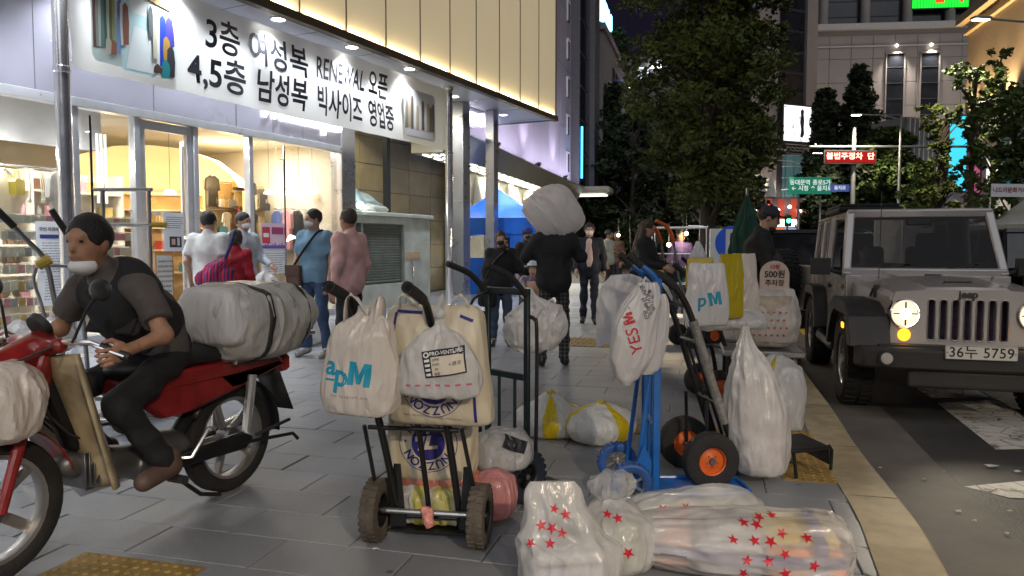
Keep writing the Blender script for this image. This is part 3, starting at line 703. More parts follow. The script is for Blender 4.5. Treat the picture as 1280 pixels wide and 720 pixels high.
def goods_mesh(kind):
    b = MB()
    if kind == 'bag':
        b.prism([(-.11,0),(.11,0),(.13,.16),(.09,.20),(-.09,.20),(-.13,.16)], -.04, .04, Matrix.Rotation(PI/2,4,'X'))
        b.tube([(-.07,0,.2),(-.05,0,.31),(.05,0,.31),(.07,0,.2)], .008, 6)
    elif kind == 'strand':
        for k in range(3): b.tube([(-.05+.05*k,0,.42),(-.055+.052*k,-.02,.2),(-.04+.04*k,-.01,.02)], .010, 6)
        b.sphere((0,-.01,.03),.03,8,6)
    elif kind == 'box':
        b.box((0,0,.09),(.20,.14,.18)); b.box((0,0,.185),(.21,.15,.02))
    elif kind == 'garment':
        b.prism([(-.06,.78),(-.20,.70),(-.24,.42),(-.17,.40),(-.15,.58),(-.17,0),(.17,0),(.15,.58),(.17,.40),(.24,.42),(.20,.70),(.06,.78),(0,.74)], -.03, .03, Matrix.Rotation(PI/2,4,'X'))
    elif kind == 'bottle':
        b.lathe([(0,0),(.045,0),(.045,.12),(.018,.16),(.018,.20),(0,.20)], 12)
    elif kind == 'packet':
        b.box((0,0,.055),(.085,.012,.105)); b.box((0,-.008,.075),(.06,.006,.05))
    return b.mesh(kind)
GM = {k: goods_mesh(k) for k in ('bag','strand','box','garment','bottle','packet')}
def good(kind, mi, parent, loc, rz=0, name=None, s=1.0):
    key = (kind, mi)
    if key not in GM: GM[key] = GM[kind].copy(); GM[key].materials.append(M_goods[mi])
    o = bpy.data.objects.new(name or {'bag':'handbag','strand':'necklace','box':'gift_box','garment':'hanging_garment','bottle':'bottle','packet':'hanging_packet'}[kind], GM[key])
    COL.objects.link(o); o.parent = parent; o.location = loc; o.rotation_euler = (0,0,rz); o.scale = (s,s,s); return o
rg = random.Random(3)
for z in (.75,1.22,1.68,2.05):
    b = MB(); b.lathe([(ACR-.28,z-.015),(ACR-.005,z-.015),(ACR-.005,z+.015),(ACR-.28,z+.015),(ACR-.28,z-.015)], 40, Matrix.Translation((ACX,ACY,0)), R(-60), R(156)); part('curved_shelf', b, M_int, al)
    for k in range(28):
        a_ = R(-58+7.6*k+rg.uniform(-1.5,1.5)); kind = rg.choice(['bag','box','bottle','strand','bag']) if z < 2 else 'strand'
        r_ = ACR-.16; zz = z+.017 if kind != 'strand' else z-.43
        good(kind, rg.choice([0,0,1,2,2,4,5,7,1,0,3]), al, (ACX+r_*math.cos(a_), ACY+r_*math.sin(a_), zz), a_-PI/2, s=rg.uniform(.8,1.1))
for k in range(5):
    a_ = R(10+40*k); point(sh(ACX+1.2*math.cos(a_), ACY+1.2*math.sin(a_), 2.25), 9, (1,.68,.30), .06, 'alcove_lamp')
point(sh(ACX, ACY-.6, 2.3), 18, (1,.70,.34), .15, 'alcove_lamp')
# garments on a ring rail at the right of the alcove
rk = thing('round_clothes_rail', 'ring rail hung with blue, purple and dark clothes behind the glass', 'clothes rail', SHOP0, SHOP_RZ)
cx_, cy_ = shx(372,2.3), 2.3
b = MB(); b.tube([(cx_+.55*math.cos(2*PI*i/28), cy_+.3*math.sin(2*PI*i/28), 2.05) for i in range(28)], .014, 8, closed=True); b.tube([(cx_,cy_,2.35),(cx_,cy_,3.3)],.01,8); b.tube([(cx_-.55,cy_,2.05),(cx_,cy_,2.35),(cx_+.55,cy_,2.05)],.008,8); part('ring_rail', b, M_chrome, rk)
for k, mi in enumerate((8,9,4,5,9,7,5,8)):
    good('garment', mi, rk, (cx_-.48+.135*k, cy_+(.18 if k%2 else -.2), 1.24), R(70+rg.uniform(-10,10)), s=1.0)
# pendant lamps
pl0 = None
for k, px in enumerate((215,338,358,375,392,409)):
    y_ = 1.75 if k else 1.6; x = shx(px, y_); q = SM @ Vector((x,y_,0)); zc = 1.3+65*q.y/FPX
    lab = 'glowing white dome pendant lamp hanging beside the open door leaf' if k == 0 else '%s of five white dome pendant lamps hanging behind the large pane' % ('first','second','third','fourth','fifth')[k-1]
    pt = thing('pendant_lamp', lab, 'pendant lamp', sh(x,y_,zc), SHOP_RZ, 'white dome pendant lamps')
    b = MB(); b.lathe([(.012,.075),(.05,.07),(.085,.04),(.10,.0),(.095,.0),(.08,.035),(.045,.062),(.012,.068)], 20); part('lamp_shade', b, mat('pendant_shade',(.85,.85,.80),.4,emit=(1,.97,.86),estr=1.6,var=0), pt)
    b = MB(); b.tube([(0,0,.07),(0,0,3.3-zc)], .004, 6); part('cord', b, M_black, pt)
    b = MB(); b.sphere((0,0,.02),.032,10,8); part('bulb', b, M_warm, pt)
# window display at the left
M_rail = M_chrome
dr = thing('display_rail', 'long rail hung with small bags and bright clothes in the front window', 'clothes rail', SHOP0, SHOP_RZ)
x0, x1 = shx(-60,1.5), shx(100,1.5)
b = MB(); b.tube([(x0,1.5,2.33),(x1,1.5,2.33)], .016, 10); b.tube([(x0,1.5,2.33),(x0,1.5,.01)],.016,8); b.tube([(x1,1.5,2.33),(x1,1.5,.01)],.016,8); part('rail', b, M_rail, dr)
k = 0; x = x0+.1
while x < x1-.1:
    kind = rg.choice(['garment','strand','garment','bag']); h = {'garment':.80,'strand':.45,'bag':.36}[kind]
    good(kind, rg.choice([6,2,4,2,7,0,8,2]), dr, (x,1.5+rg.uniform(-.05,.05),2.32-h), R(rg.uniform(25,70))); x += .17
for kx in range(2):
    px0 = (2, 108)[kx]; xx = shx(px0+20, 1.25)
    rt = thing('packet_rack', ('wire rack of small accessory cards low in the front window','wire rack of small accessory cards behind the glass near the rider')[kx], 'display rack', SHOP0, SHOP_RZ, 'accessory racks in the window')
    b = MB()
    for z in np.arange(.35,1.62,.21): b.tube([(xx-.55,1.27,z+.10),(xx+.55,1.27,z+.10)], .005, 6)
    for dx in (-.55,.55): b.tube([(xx+dx,1.27,.01),(xx+dx,1.27,1.7)], .010, 8)
    part('wire_frame', b, M_chrome, rt)
    for z in np.arange(.33,1.6,.21):
        for j in range(12): good('packet', rg.choice([2,2,7,2,2,2,0,8]), rt, (xx-.52+.094*j, 1.255+rg.uniform(-.01,.01), z), rg.uniform(-.1,.1), s=1.0)
hs = thing('wall_shelf_unit', 'shelf unit with folded goods and warm lamps behind the front window', 'shelf', SHOP0, SHOP_RZ)
xa, xb = -8.48, shx(172,3.0)-.1
b = MB()
for z in (.4,.85,1.3,1.75,2.15): b.b2((xa,3.2,z),(xb,3.6,z+.03))
part('shelf_board', b, M_int, hs)
b = MB()
for x in (xa,(xa+xb)/2,xb): b.b2((x-.02,3.2,.012),(x+.02,3.62,2.5))
b.b2((xa,3.6,.012),(xb,3.64,2.5)); part('upright', b, M_int, hs)
for z in (.43,.88,1.33,1.78,2.18):
    for j in range(13): good(rg.choice(['box','bag','bottle','box']), rg.choice([0,2,2,2,7,8,2,1]), hs, (xa+.12+(xb-xa-.2)*j/12.5, 3.38, z+.001), rg.uniform(-.2,.2), s=.9)
# fluorescent tubes standing in the window bay
ft = thing('fluorescent_light', 'three upright white light tubes inside the window beside the door', 'light', SHOP0, SHOP_RZ)
for k in range(3):
    x = shx(126+5*k,1.3); b = MB(); b.tube([(x,1.3,1.9),(x,1.3,2.86)], .018, 10); part('light_tube', b, glow('tube_glow',(1,.97,.88),1.6), ft)
# ceiling lamps of the shop (also the part of the front beyond the frame)
for k in range(9):
    x = -3.4-2.6*k; area(sh(x,2.4,3.27), 1.5, 80 if k < 2 else 170, (1,.93,.82) if k < 2 else (.95,.97,1.0), None, 'shop_ceiling_lamp', sy=.7)
for k in range(6):
    x = -7.4-.9*k; point(sh(x,1.35,2.5), 16, (1,.95,.85), .06, 'window_lamp')
# wall of hanging goods behind the large pane
dw = thing('display_wall', 'gold lit wall hung with rows of accessories behind the large pane', 'display', SHOP0, SHOP_RZ)
b = MB(); b.b2((-3.95,2.95,.012),(-2.45,3.02,2.55)); part('back_board', b, mat('board_gold',(.55,.38,.17),.6,var=.1), dw)
for z in (.55,1.05,1.55,2.05):
    b = MB(); b.tube([(-3.92,2.90,z+.46),(-2.48,2.90,z+.46)],.008,6); part('hanging_rail', b, M_chrome, dw)
    for j in range(13): good(rg.choice(['strand','strand','bag','garment'] if z > 1.4 else ['strand','bag','box']), rg.choice([0,0,1,2,2,4,7,5]), dw, (-3.86+.112*j, 2.86, z+rg.uniform(-.03,.03)), rg.uniform(-.3,.3), s=.55 if j % 2 else .75)
for k in range(3): point(sh(-3.8+.6*k,2.55,2.5), 7, (1,.72,.38), .05, 'display_lamp')
# notices on the glass
def notice(px0, px1, py0, py1, base, label, draw, cat='poster', y=.875):
    xa, xb = shx(px0,y), shx(px1,y); Y = (sh((xa+xb)/2,y)).y
    za = 1.3+(308-py1)*Y/FPX; zb = 1.3+(308-py0)*Y/FPX
    t = thing('notice', label, cat, sh((xa+xb)/2,y,(za+zb)/2), SHOP_RZ); w, h = xb-xa, zb-za
    b = MB(); b.box((0,.004,0),(w,.004,h)); part('sheet', b, base, t)
    T = frame((0,0,0),(1,0,0),(0,0,1)); draw(t, T, w, h); return t
M_pap = mat('paper_white', (.78,.79,.80), .6, var=.03)
def lines(w, h, y0, y1, n, col=(.08,.08,.1), th=.35, seed=1, x0=-.42, x1=.42):
    out = []; r_ = random.Random(seed); st_ = (y1-y0)/n
    for i in range(n):
        y = y0+st_*i; x = x0
        xe_ = x1-r_.uniform(0,.12)
        while x < xe_:
            l_ = r_.uniform(.03,.12); out.append(([(x*w,y*h),((x+l_)*w,y*h),((x+l_)*w,(y+st_*th)*h),(x*w,(y+st_*th)*h)], col)); x += l_+.02
    return out
def rect(w, h, x0, y0, x1, y1, c): return ([(x0*w,y0*h),(x1*w,y0*h),(x1*w,y1*h),(x0*w,y1*h)], c)
def d1(t, T, w, h):
    printed('print', [rect(w,h,-.4,.30,.4,.345,(.03,.05,.25))]+lines(w,h,-.1,.27,12,(.2,.2,.25),.3,2)+lines(w,h,-.42,-.12,9,(.25,.25,.28),.3,3), t, T)
    lettering('구인 아르바이트', w*.125, M_ink, t, T @ Matrix.Translation((0,h*.405,.001)), bold=.02, depth=.0005)
notice(47,88,277,382,M_pap,'tall white job notice in Korean taped inside the left window',d1)
def d2(t, T, w, h): printed('print', lines(w,h,.1,.42,6,(.1,.1,.12),.35,5)+[rect(w,h,-.3,-.4,.3,-.12,(.03,.03,.03)),rect(w,h,-.2,-.33,-.02,-.18,(.6,.4,.35)),rect(w,h,.08,-.35,.2,-.15,(.6,.6,.62))], t, T)
notice(206,231,266,314,M_pap,'white notice with a small dark picture taped beside the open doorway',d2)
def d3(t, T, w, h): printed('print', [rect(w,h,-.5,.0,.5,.5,(.75,.55,.66)),rect(w,h,-.45,.1,-.12,.42,(.6,.05,.08)),rect(w,h,-.40,.22,-.17,.30,(.9,.9,.9)),rect(w,h,-.05,.28,.46,.42,(.35,.05,.15)),rect(w,h,-.5,.0,.5,.06,(.12,.12,.4))]+[rect(w,h,-.45+.1*i,.02,-.40+.1*i,.02+.03*(1+i%3),(.2,.1,.5)) for i in range(9)]+lines(w,h,-.46,-.06,9,(.2,.2,.22),.3,8), t, T)
notice(327,356,279,342,M_pap,'pink and white notice with a red round sign on the large pane',d3)
def d4(t, T, w, h): printed('print', [rect(w,h,-.5,-.5,.5,.5,(.55,.25,.08)),rect(w,h,-.42,-.44,.42,.44,(.62,.62,.58))]+lines(w,h,-.38,.40,7,(.25,.22,.2),.4,11), t, T)
notice(194,217,316,372,M_pap,'orange framed notice board low beside the doorway',d4)
lettering('어서오세요 매장입니다', .075, M_white, shop, frame((shx(192,.87),.88,1.3+(308-267)*sh(shx(192),.88).y/FPX),(1,0,0),(0,0,1)), bold=.01, name='door_lettering')
# ---------------------------------------------------------------- banner between two chrome poles
bn = thing('banner', 'long white banner with two lines of black Korean lettering between chrome poles', 'banner', SHOP0, SHOP_RZ)
BX0, BX1, BZ0, BZ1 = -8.38, -.12, 3.37, 4.66
def bpt(x, z): return .012*math.sin(2.1*x)+.02*math.sin(5*(z-BZ0)+x)+.012*math.sin(7.3*x+3*z)
b = MB(); b.grid(lambda u_, v_: (BX0+(BX1-BX0)*u_, bpt(BX0+(BX1-BX0)*u_, BZ0+(BZ1-BZ0)*v_), BZ0+(BZ1-BZ0)*v_), 120, 16); sheet = part('banner_sheet', b, M_vinyl, bn)
def on_banner(me, cx, cz, mtl, name='lettering', sx=1, shift=.006):
    Tm = frame((cx,0,cz),(1,0,0),(0,0,1))
    for v in me.vertices: v.co.x *= sx
    wrap(me, Tm, sheet.data, mtl, bn, off=shift, name=name, maxlen=.25)
def fit(body, x0, x1, zc, size, bold, shear=0):
    me = text_mesh(body, size, bold, shear, 1.0, 'CENTER'); xs_ = [v.co.x for v in me.vertices]; w = max(xs_)-min(xs_); m0 = (max(xs_)+min(xs_))/2; ys = [v.co.y for v in me.vertices]; n0 = (max(ys)+min(ys))/2
    for v in me.vertices: v.co.x -= m0; v.co.y -= n0
    on_banner(me, (x0+x1)/2, zc, M_ink, sx=(x1-x0)/w)
fit('3층 여성복', -6.48, -4.42, 4.27, .52, .017); fit('RENEWAL', -4.22, -2.93, 4.28, .50, .014, .25); fit('오픈', -2.80, -2.20, 4.30, .52, .021)
fit('4,5층', -6.78, -5.72, 3.73, .52, .021); fit('남성복', -5.50, -4.45, 3.74, .52, .021); fit('빅사이즈', -4.22, -3.02, 3.74, .52, .021); fit('영업중', -2.84, -2.02, 3.75, .52, .021)
def rrect(x0, z0, x1, z1, r_, c, n=5):
    P = []
    for cx, cz, a0 in ((x1-r_,z0+r_,-90),(x1-r_,z1-r_,0),(x0+r_,z1-r_,90),(x0+r_,z0+r_,180)):
        for i in range(n+1): a_ = R(a0+90*i/n); P.append((cx+r_*math.cos(a_), cz+r_*math.sin(a_)))
    return (P, c)
def garment_shape(x, z0, z1, w, c, r_):
    j = lambda: r_.uniform(-.03,.03)*w*4
    return ([(x-w*.5+j(),z0),(x+w*.5+j(),z0+.02),(x+w*.55,z0+(z1-z0)*.55),(x+w*.42,z1-.04),(x+w*.1,z1),(x-w*.1,z1),(x-w*.42,z1-.04),(x-w*.5,z0+(z1-z0)*.5)], c)
r_ = random.Random(5)
P = [rrect(-8.16,3.50,-6.98,4.60,.09,(.62,.74,.70)), rrect(-7.78,3.46,-7.30,4.55,.05,(.62,.86,.88)), rrect(-7.65,4.2,-7.2,4.58,.05,(.9,.95,.93)), ([(-7.72,3.5),(-7.15,3.5),(-7.3,4.0),(-7.6,4.05)],(.85,.92,.92))]
for i, c in enumerate([(.16,.09,.07),(.30,.34,.30),(.55,.60,.50),(.14,.28,.27),(.10,.16,.16),(.60,.58,.46),(.16,.20,.10),(.35,.42,.18),(.62,.60,.52),(.10,.20,.48),(.75,.78,.72),(.30,.12,.08)]):
    P.append(garment_shape(-8.10+.035*i, 3.66+.01*i, 4.42-.012*i, .085, c, r_))
P += [garment_shape(-7.95,3.60,3.82,.08,(.55,.52,.42),r_),garment_shape(-7.88,3.62,3.80,.07,(.35,.14,.07),r_),garment_shape(-7.82,3.64,4.1,.05,(.20,.35,.60),r_)]
P.append(([(-7.42,4.42),(-7.05,4.36),(-7.03,4.56),(-7.40,4.58)],(.40,.28,.10)))
for x, z0, z1, w, c in [(-7.36,3.95,4.35,.06,(.12,.14,.16)),(-7.30,3.7,4.3,.07,(.62,.58,.40)),(-7.25,3.60,4.2,.07,(.75,.78,.78)),(-7.19,3.62,4.28,.10,(.02,.06,.50)),(-7.09,3.9,4.28,.12,(.07,.06,.40)),(-7.14,3.66,4.02,.11,(.45,.26,.06)),(-7.08,3.5,3.9,.12,(.05,.05,.06)),(-7.16,3.47,3.72,.12,(.03,.28,.30)),(-7.28,3.52,3.64,.12,(.10,.06,.05))]: P.append(garment_shape(x,z0,z1,w,c,r_))
printed('printed_photo', P, bn, frame((0,-.045,0),(1,0,0),(0,0,1)))
P = [rrect(-1.76,3.48,-.62,4.42,.12,(.55,.54,.52))]
for i in range(11):
    P.append(garment_shape(-1.66+.095*i, 3.62+r_.uniform(0,.06), 4.2+r_.uniform(-.08,.1), .10, r_.choice([(.12,.10,.09),(.40,.33,.22),(.18,.17,.15),(.62,.60,.58),(.30,.26,.30),(.75,.73,.70)]), r_))
P.append(([(-1.7,3.5),(-.7,3.5),(-.75,3.64),(-1.66,3.62)],(.62,.60,.63)))
printed('printed_photo', P, bn, frame((0,-.045,0),(1,0,0),(0,0,1)))
b = MB()
for z in (3.45,4.0,4.58): b.tube([(-8.5,0,z),(BX0,.0,z)],.006,6); b.tube([(BX1,0,z),(0,0,z)],.006,6)
part('tie_cord', b, M_white, bn)
for k, x in enumerate((-8.5, 0.0)):
    pt = thing('chrome_pole', ('thick chrome pole rising in front of the left shop window','chrome pole at the far end of the banner beside the louvred vent')[k], 'pole', sh(x,0), SHOP_RZ, 'chrome canopy poles')
    b = MB(); b.lathe([(.085,0),(.085,4.749)], 28); part('shaft', b, M_chrome, pt)
    b = MB(); b.lathe([(.085,0),(.15,0),(.15,.015),(.10,.04),(.086,.045)], 28); part('base_flange', b, M_chrome, pt)
    b = MB(); b.lathe([(.086,3.28),(.094,3.29),(.094,3.35),(.086,3.36)], 28); part('collar', b, M_chrome, pt); b = MB(); b.lathe([(.086,4.66),(.11,4.70),(.11,4.748)],28); part('top_flange', b, M_chrome, pt)
# ---------------------------------------------------------------- recess: beige wall, louvred vent housing, tarpaulin, pole
rc = thing('recess_wall', 'beige panelled wall in the recess beside the shop', 'wall', SHOP0, SHOP_RZ)
b = MB(); b.b2((xe,3.3,.0),(5.5,3.45,4.74)); part('backing', b, mat('panel_joint_dark',(.16,.13,.09),.8), rc)
for i in range(7):
    for j in range(7): b = MB(); b.box((xe+.02+.55+1.08*i,3.285,.34+.68*j),(1.065,.03,.665)); part('wall_panel', b, M_beige, rc, bevel=.004)
b = MB(); b.b2((xe,1.12,.0),(xe+.06,3.28,4.74)); part('side_wall', b, mat('side_wall_grey',(.35,.34,.30),.7), rc)
vh = thing('vent_housing', 'pale concrete vent housing with two grey louvred grilles', 'vent', SHOP0, SHOP_RZ)
M_conc = mat('pale_concrete', (.50,.53,.47), .8, var=.18, scale=3, bump=.2)
M_louv = mat('louvre_metal', (.30,.32,.28), .5, metal=.4, var=.15)
VX0, VX1, VY = xe+.07, .80, 1.02
def zz(py, x, y): return 1.3+(308-py)*sh(x,y).y/FPX
zt = 2.02
b = MB(); b.b2((VX0,VY,.0),(VX1,2.9,.50)); b.b2((VX0,VY+.22,.50),(VX1,2.9,1.78)); b.b2((VX0,VY,1.78),(VX1,2.9,zt-.09)); b.b2((-.28,VY,.50),(VX1,VY+.22,1.78)); part('concrete_body', b, M_conc, vh)
b = MB(); b.b2((VX0-.02,VY-.06,zt-.088),(VX1+.08,2.95,zt)); part('cap_slab', b, M_conc, vh, bevel=.01)
xm = VX0+.36
for a, c in ((VX0+.02,xm-.03),(xm+.03,-.30)):
    b = MB(); b.b2((a,VY+.14,.51),(c,VY+.2,1.77)); part('grille_backing', b, M_black, vh)
    for i in range(22):
        z = .545+.0565*i; b = MB(); b.box(((a+c)/2,VY+.07,z),(c-a-.01,.085,.010),Matrix.Rotation(R(-38),4,'X')); part('louvre_slat', b, M_louv, vh)
b = MB(); b.b2((xm-.028,VY-.01,.505),(xm+.028,VY+.10,1.775)); b.b2((-.298,VY-.01,.505),(-.25,VY+.10,1.775)); part('grille_mullion', b, M_louv, vh)
b = MB(); b.b2((-.20,VY-.012,1.02),(.38,VY-.002,1.17)); part('tape_band', b, mat('beige_tape',(.55,.38,.24),.6), vh)
b = MB(); b.tube([(.02,VY-.05,.0),(.02,VY-.05,.9),(.02,VY-.02,1.0)],.02,8); b.tube([(-.24,VY-.05,0),(-.24,VY-.05,.55)],.02,8); part('conduit_pipe', b, M_steel, vh)
# objects on and around the housing
tp = SDF(.03,.12); tp.ell((-1.55,1.75,2.25),(.42,.5,.42)); tp.ell((-1.0,1.8,2.15),(.5,.5,.34)); tp.ell((-.55,1.8,2.10),(.35,.4,.2))
me = sd_mesh('tarpaulin', tp.mesh(.018,(9,9,9),4), mat('grey_blue_tarp',(.20,.27,.28),.55,var=.2,bump=.4,bscale=12)); tp_o = part('tarpaulin', me, None); tp_o.matrix_world = SM
tag(tp_o, 'grey blue tarpaulin heaped over goods on top of the vent housing', 'tarpaulin')
pb = SDF(.02,.06); pb.ell((-1.15,1.25,2.10),(.30,.16,.10)); pb.ell((-.8,1.25,2.09),(.22,.15,.08))
me = sd_mesh('plastic_sheet', pb.mesh(.012,(22,22,22),6), plastic('pale_sheet',(.55,.58,.55))); o = part('plastic_sheet', me, None); o.matrix_world = SM
tag(o, 'crumpled pale plastic sheet lying along the vent housing edge', 'sheet')
dp = thing('black_post', 'black square post standing on the vent housing under the banner end', 'post', sh(-.35,1.4), SHOP_RZ)
b = MB(); b.b2((-.06,-.06,zt+.002),(.06,.06,4.745)); part('shaft', b, M_black, dp)
wl_ = thing('work_lamp', 'small bright round lamp on the edge of the vent housing', 'lamp', sh(shx(451,1.1),1.12,zt), SHOP_RZ)
b = MB(); b.sphere((0,-.02,.12),.075,14,10); part('globe', b, glow('work_lamp_glow',(.95,1,.97),7), wl_)
b = MB(); b.lathe([(.0,0),(.05,0),(.05,.02),(.02,.03),(.02,.06),(0,.06)],14); part('lamp_base', b, M_black, wl_)
point(sh(shx(451,1.1),.98,zt+.16), 14, (.92,1,.95), .08, 'work_lamp_light')
area(sh(-.6,2.2,4.70), .8, 55, (1,.93,.72), None, 'recess_lamp')
for k, (px, Y, w, lab) in enumerate(((576,18.0,.34,'wide brushed steel column behind the chrome pole'),(615,19.0,.25,'square steel column in front of the blue tent'))):
    c = wp(px,300,Y); ct = thing('steel_column', lab, 'column', (c.x,c.y,0), SHOP_RZ, 'steel canopy columns')
    b = MB(); b.box((0,0,SOFZ/2),(w,w,SOFZ-.004)); sc_ = part('shaft', b, M_steel, ct, bevel=.012)
    b = MB(); b.box((0,0,2.4),(w+.006,w+.006,.012)); b.box((0,0,.06),(w+.03,w+.03,.12)); part('cladding_joint', b, M_alu, sc_)
# ================================================================== arcade building beyond the shop (aligned with the street)
AW0 = Vector((-.42,21.7,0)); AM = Matrix.Translation(AW0) @ Matrix.Rotation(ST_RZ,4,'Z')   # local X along the street, Y away from it
def aw(x, y, z=0): return AM @ Vector((x,y,z))
M_lil = mat('lilac_render', (.46,.43,.50), .6, var=.06, scale=.5, island=.05)
M_awn = mat('awning_sheet', (.46,.44,.36), .4, var=.08, scale=.7)
M_dkgl = mat('dark_glazing', (.012,.014,.02), .12, var=.1, spec=.6)
M_dkfr = mat('grey_cladding', (.14,.135,.14), .5, var=.12)
arc = thing('arcade_building', 'lilac lit building with a long awning of bright lights and dark glass tower', 'building', AW0, ST_RZ)
b = MB(); b.b2((-4.5,1.2,4.2),(18.0,8,23)); part('upper_wall', b, M_lil, arc)
for i in range(8):
    for j in range(6):
        b = MB(); b.box((-3.1+2.8*i,1.185,5.9+2.9*j),(2.77,.03,2.87)); part('wall_panel', b, M_lil, arc, bevel=.01)
for j in range(9):
    b = MB(); b.box((16.9,1.15,5.6+1.9*j),(.50,.06,.95)); w_ = part('window', b, M_dkgl, arc)
    b = MB(); b.box((16.9,1.13,6.10+1.9*j),(.6,.1,.06)); b.box((16.62,1.14,5.6+1.9*j),(.05,.09,1.0)); part('window_frame', b, M_white, w_)
# glass corner strip
b = MB(); b.b2((18.0,.75,4.3),(23.0,6,24)); part('tower_core', b, M_dkfr, arc)
for i in range(2):
    for j in range(11):
        b = MB(); b.box((18.75+1.35*i,.73,5.4+1.75*j),(1.1,.04,1.6)); part('tower_window', b, M_dkgl, arc)
b = MB(); b.b2((21.3,.45,4.2),(23.05,.76,24)); part('tower_pier', b, M_dkfr, arc)
b = MB(); b.tube([(18.1,.62,4.9),(18.1,.62,7.6)],.05,8); part('blue_light_strip', b, glow('blue_strip_glow',(.05,.45,1),5), arc)
# ribbed awning: roof, sloping fascia, light troughs
def awn_prof(x, xe=0): return [(-4.6,0),(14.6,0)]
b = MB(); AX0, AX1 = -3.6, 15.3
b.add([(AX0,.0,4.14),(AX1,.0,4.14),(AX1+.0,.35,3.6),(AX0,.35,3.6)], [(0,3,2,1)])       # sloping face
b.add([(AX0,.0,4.14),(AX1,.0,4.14),(AX1,1.2,4.22),(AX0,1.2,4.22)], [(0,1,2,3)])
b.add([(AX0,.35,3.6),(AX1,.35,3.6),(AX1,1.2,3.62),(AX0,1.2,3.62)], [(3,2,1,0)])
b.b2((AX0,.36,3.615),(AX1-.02,1.19,4.12)); part('awning', b, M_awn, arc, smooth=False)
b = MB(); b.prism([(AX1,.35),(AX1,1.2),(AX1+1.0,1.2),(AX1+1.0,-1.0),(AX1,-1.0)], 3.80, 3.86); part('awning_tip_underside', b, glow('tip_light_glow',(1,.98,.86),1.5), arc)
b = MB(); P = [(AX1,-1.25),(AX1+1.35,-1.25),(AX1+1.35,1.3),(AX1,1.3)]; b.prism(P, 3.87, 4.24); part('awning_tip', b, M_awn, arc, bevel=.12, seg=3)
b = MB(); b.b2((AX0,-.01,4.14),(AX1,.03,4.18)); part('awning_edge', b, M_alu, arc)
for i in range(24):
    x = AX0+.5+.78*i; b = MB()
    for j in range(3): b.box((x,.48+.24*j,3.598),(.42,.10,.02))
    part('light_trough', b, glow('awning_light_glow',(1,.97,.82),3.2), arc)
for i in range(4): area(aw(AX0+6.6+3.1*i,.75,3.58), 2.6, 190, (1,.95,.78), None, 'awning_lamp', sy=.6)
# shop fronts under the awning; white half cones model the downlight scallops
b = MB(); b.b2((-.2,1.2,0),(18,1.4,3.61)); part('ground_floor_wall', b, mat('arcade_wall',(.55,.50,.38),.6,var=.1), arc)
for i in range(14):
    b = MB(); x = .3+1.25*i; b.lathe([(.05,3.55),(.10,3.3),(.22,2.75),(.30,2.3)], 12, Matrix.Translation((x,1.17,0)), PI, 2*PI); part('light_scallop', b, mat('scallop_white',(.72,.70,.62),.8), arc)
for i in range(6):
    b = MB(); x = 1.2+2.6*i; b.box((x,1.18,1.25),(2.3,.04,2.3)); w_ = part('shop_window', b, mat('arcade_window',(.10,.10,.09),.15,emit=(1,.85,.55),estr=.25,var=.3,scale=1.5), arc)
    b = MB(); b.box((x,1.155,2.43),(2.4,.05,.08)); b.box((x-1.2,1.155,1.2),(.08,.05,2.4)); part('window_frame', b, M_alu, w_)
for i, x in enumerate((1.6,7.4,13.0)):
    ft_ = thing('wall_floodlight', ('nearer','middle','farther')[i]+' black floodlight on the awning roof against the lilac wall', 'floodlight', aw(x,.55,4.18), ST_RZ, 'floodlights on the awning roof')
    b = MB(); b.box((0,0,.26),(.75,.22,.13),Matrix.Rotation(R(-18),4,'Y')); part('lamp_body', b, M_black, ft_, bevel=.05, seg=3)
    b = MB(); b.tube([(-.1,.05,.0),(-.1,.05,.2)],.03,8); part('bracket', b, M_black, ft_)
    spot(aw(x+.2,.50,4.58), aw(x+.5,1.35,9), 260, (.86,.78,1.0), 80, .9, .1, 'floodlight_lamp')
for x in (-1,4.5,10.2,15): area(aw(x,.30,4.5), 5.0, 75, (.82,.76,1), aw(x,1.5,10), 'floodlight_lamp', sy=.25)
# wall sign frame at the end of the shop soffit
sg = thing('wall_sign_box', 'empty white framed sign box on the lilac wall by the panel corner', 'sign', aw(3.6,.6,6.7), ST_RZ)
b = MB(); 
for (x,z,w,h) in ((0,.75,2.0,.08),(0,-.75,2.0,.08),(-.96,0,.08,1.42),(.96,0,.08,1.42)): b.box((x,0,z),(w,.35,h))
part('sign_frame', b, M_white, sg); b = MB(); b.box((0,.1,0),(1.82,.04,1.40)); part('sign_face', b, M_lil, sg)
# ================================================================== blue market tent
M_blue = mat('blue_tarp', (.010,.13,.62), .38, var=.2, scale=3, bump=.25, bscale=9, coat=.2)
M_seam = mat('tent_seam', (.45,.52,.60), .6, var=0)
M_clear = glass('clear_vinyl', (.80,.83,.85), .18, .12)
c0 = wp(560,300,19.6); tn = thing('market_tent', 'blue market tent with peaked roof and clear window panels', 'tent', (c0.x,c0.y,0), ST_RZ-PI/2+.10)
TW, TD, TE, TP = 2.55, 2.6, 2.05, 2.88
b = MB(); ap = (TW/2-.15,TD/2,TP)
def roofpt(a, c, n=8): return a
cs_ = [(-.06,-.06,TE),(TW+.06,-.06,TE),(TW+.06,TD+.06,TE),(-.06,TD+.06,TE)]
for i in range(4):
    a, c = Vector(cs_[i]), Vector(cs_[(i+1)%4]); n = 10
    b.grid(lambda u_, v_: tuple((a.lerp(c,u_)).lerp(Vector(ap), v_)-Vector((0,0,.16*math.sin(PI*v_)*(.35+.65*abs(2*u_-1)**2*0+.3*math.sin(PI*u_))))), n, n)
part('roof', b, M_blue, tn, ang=50)
b = MB()
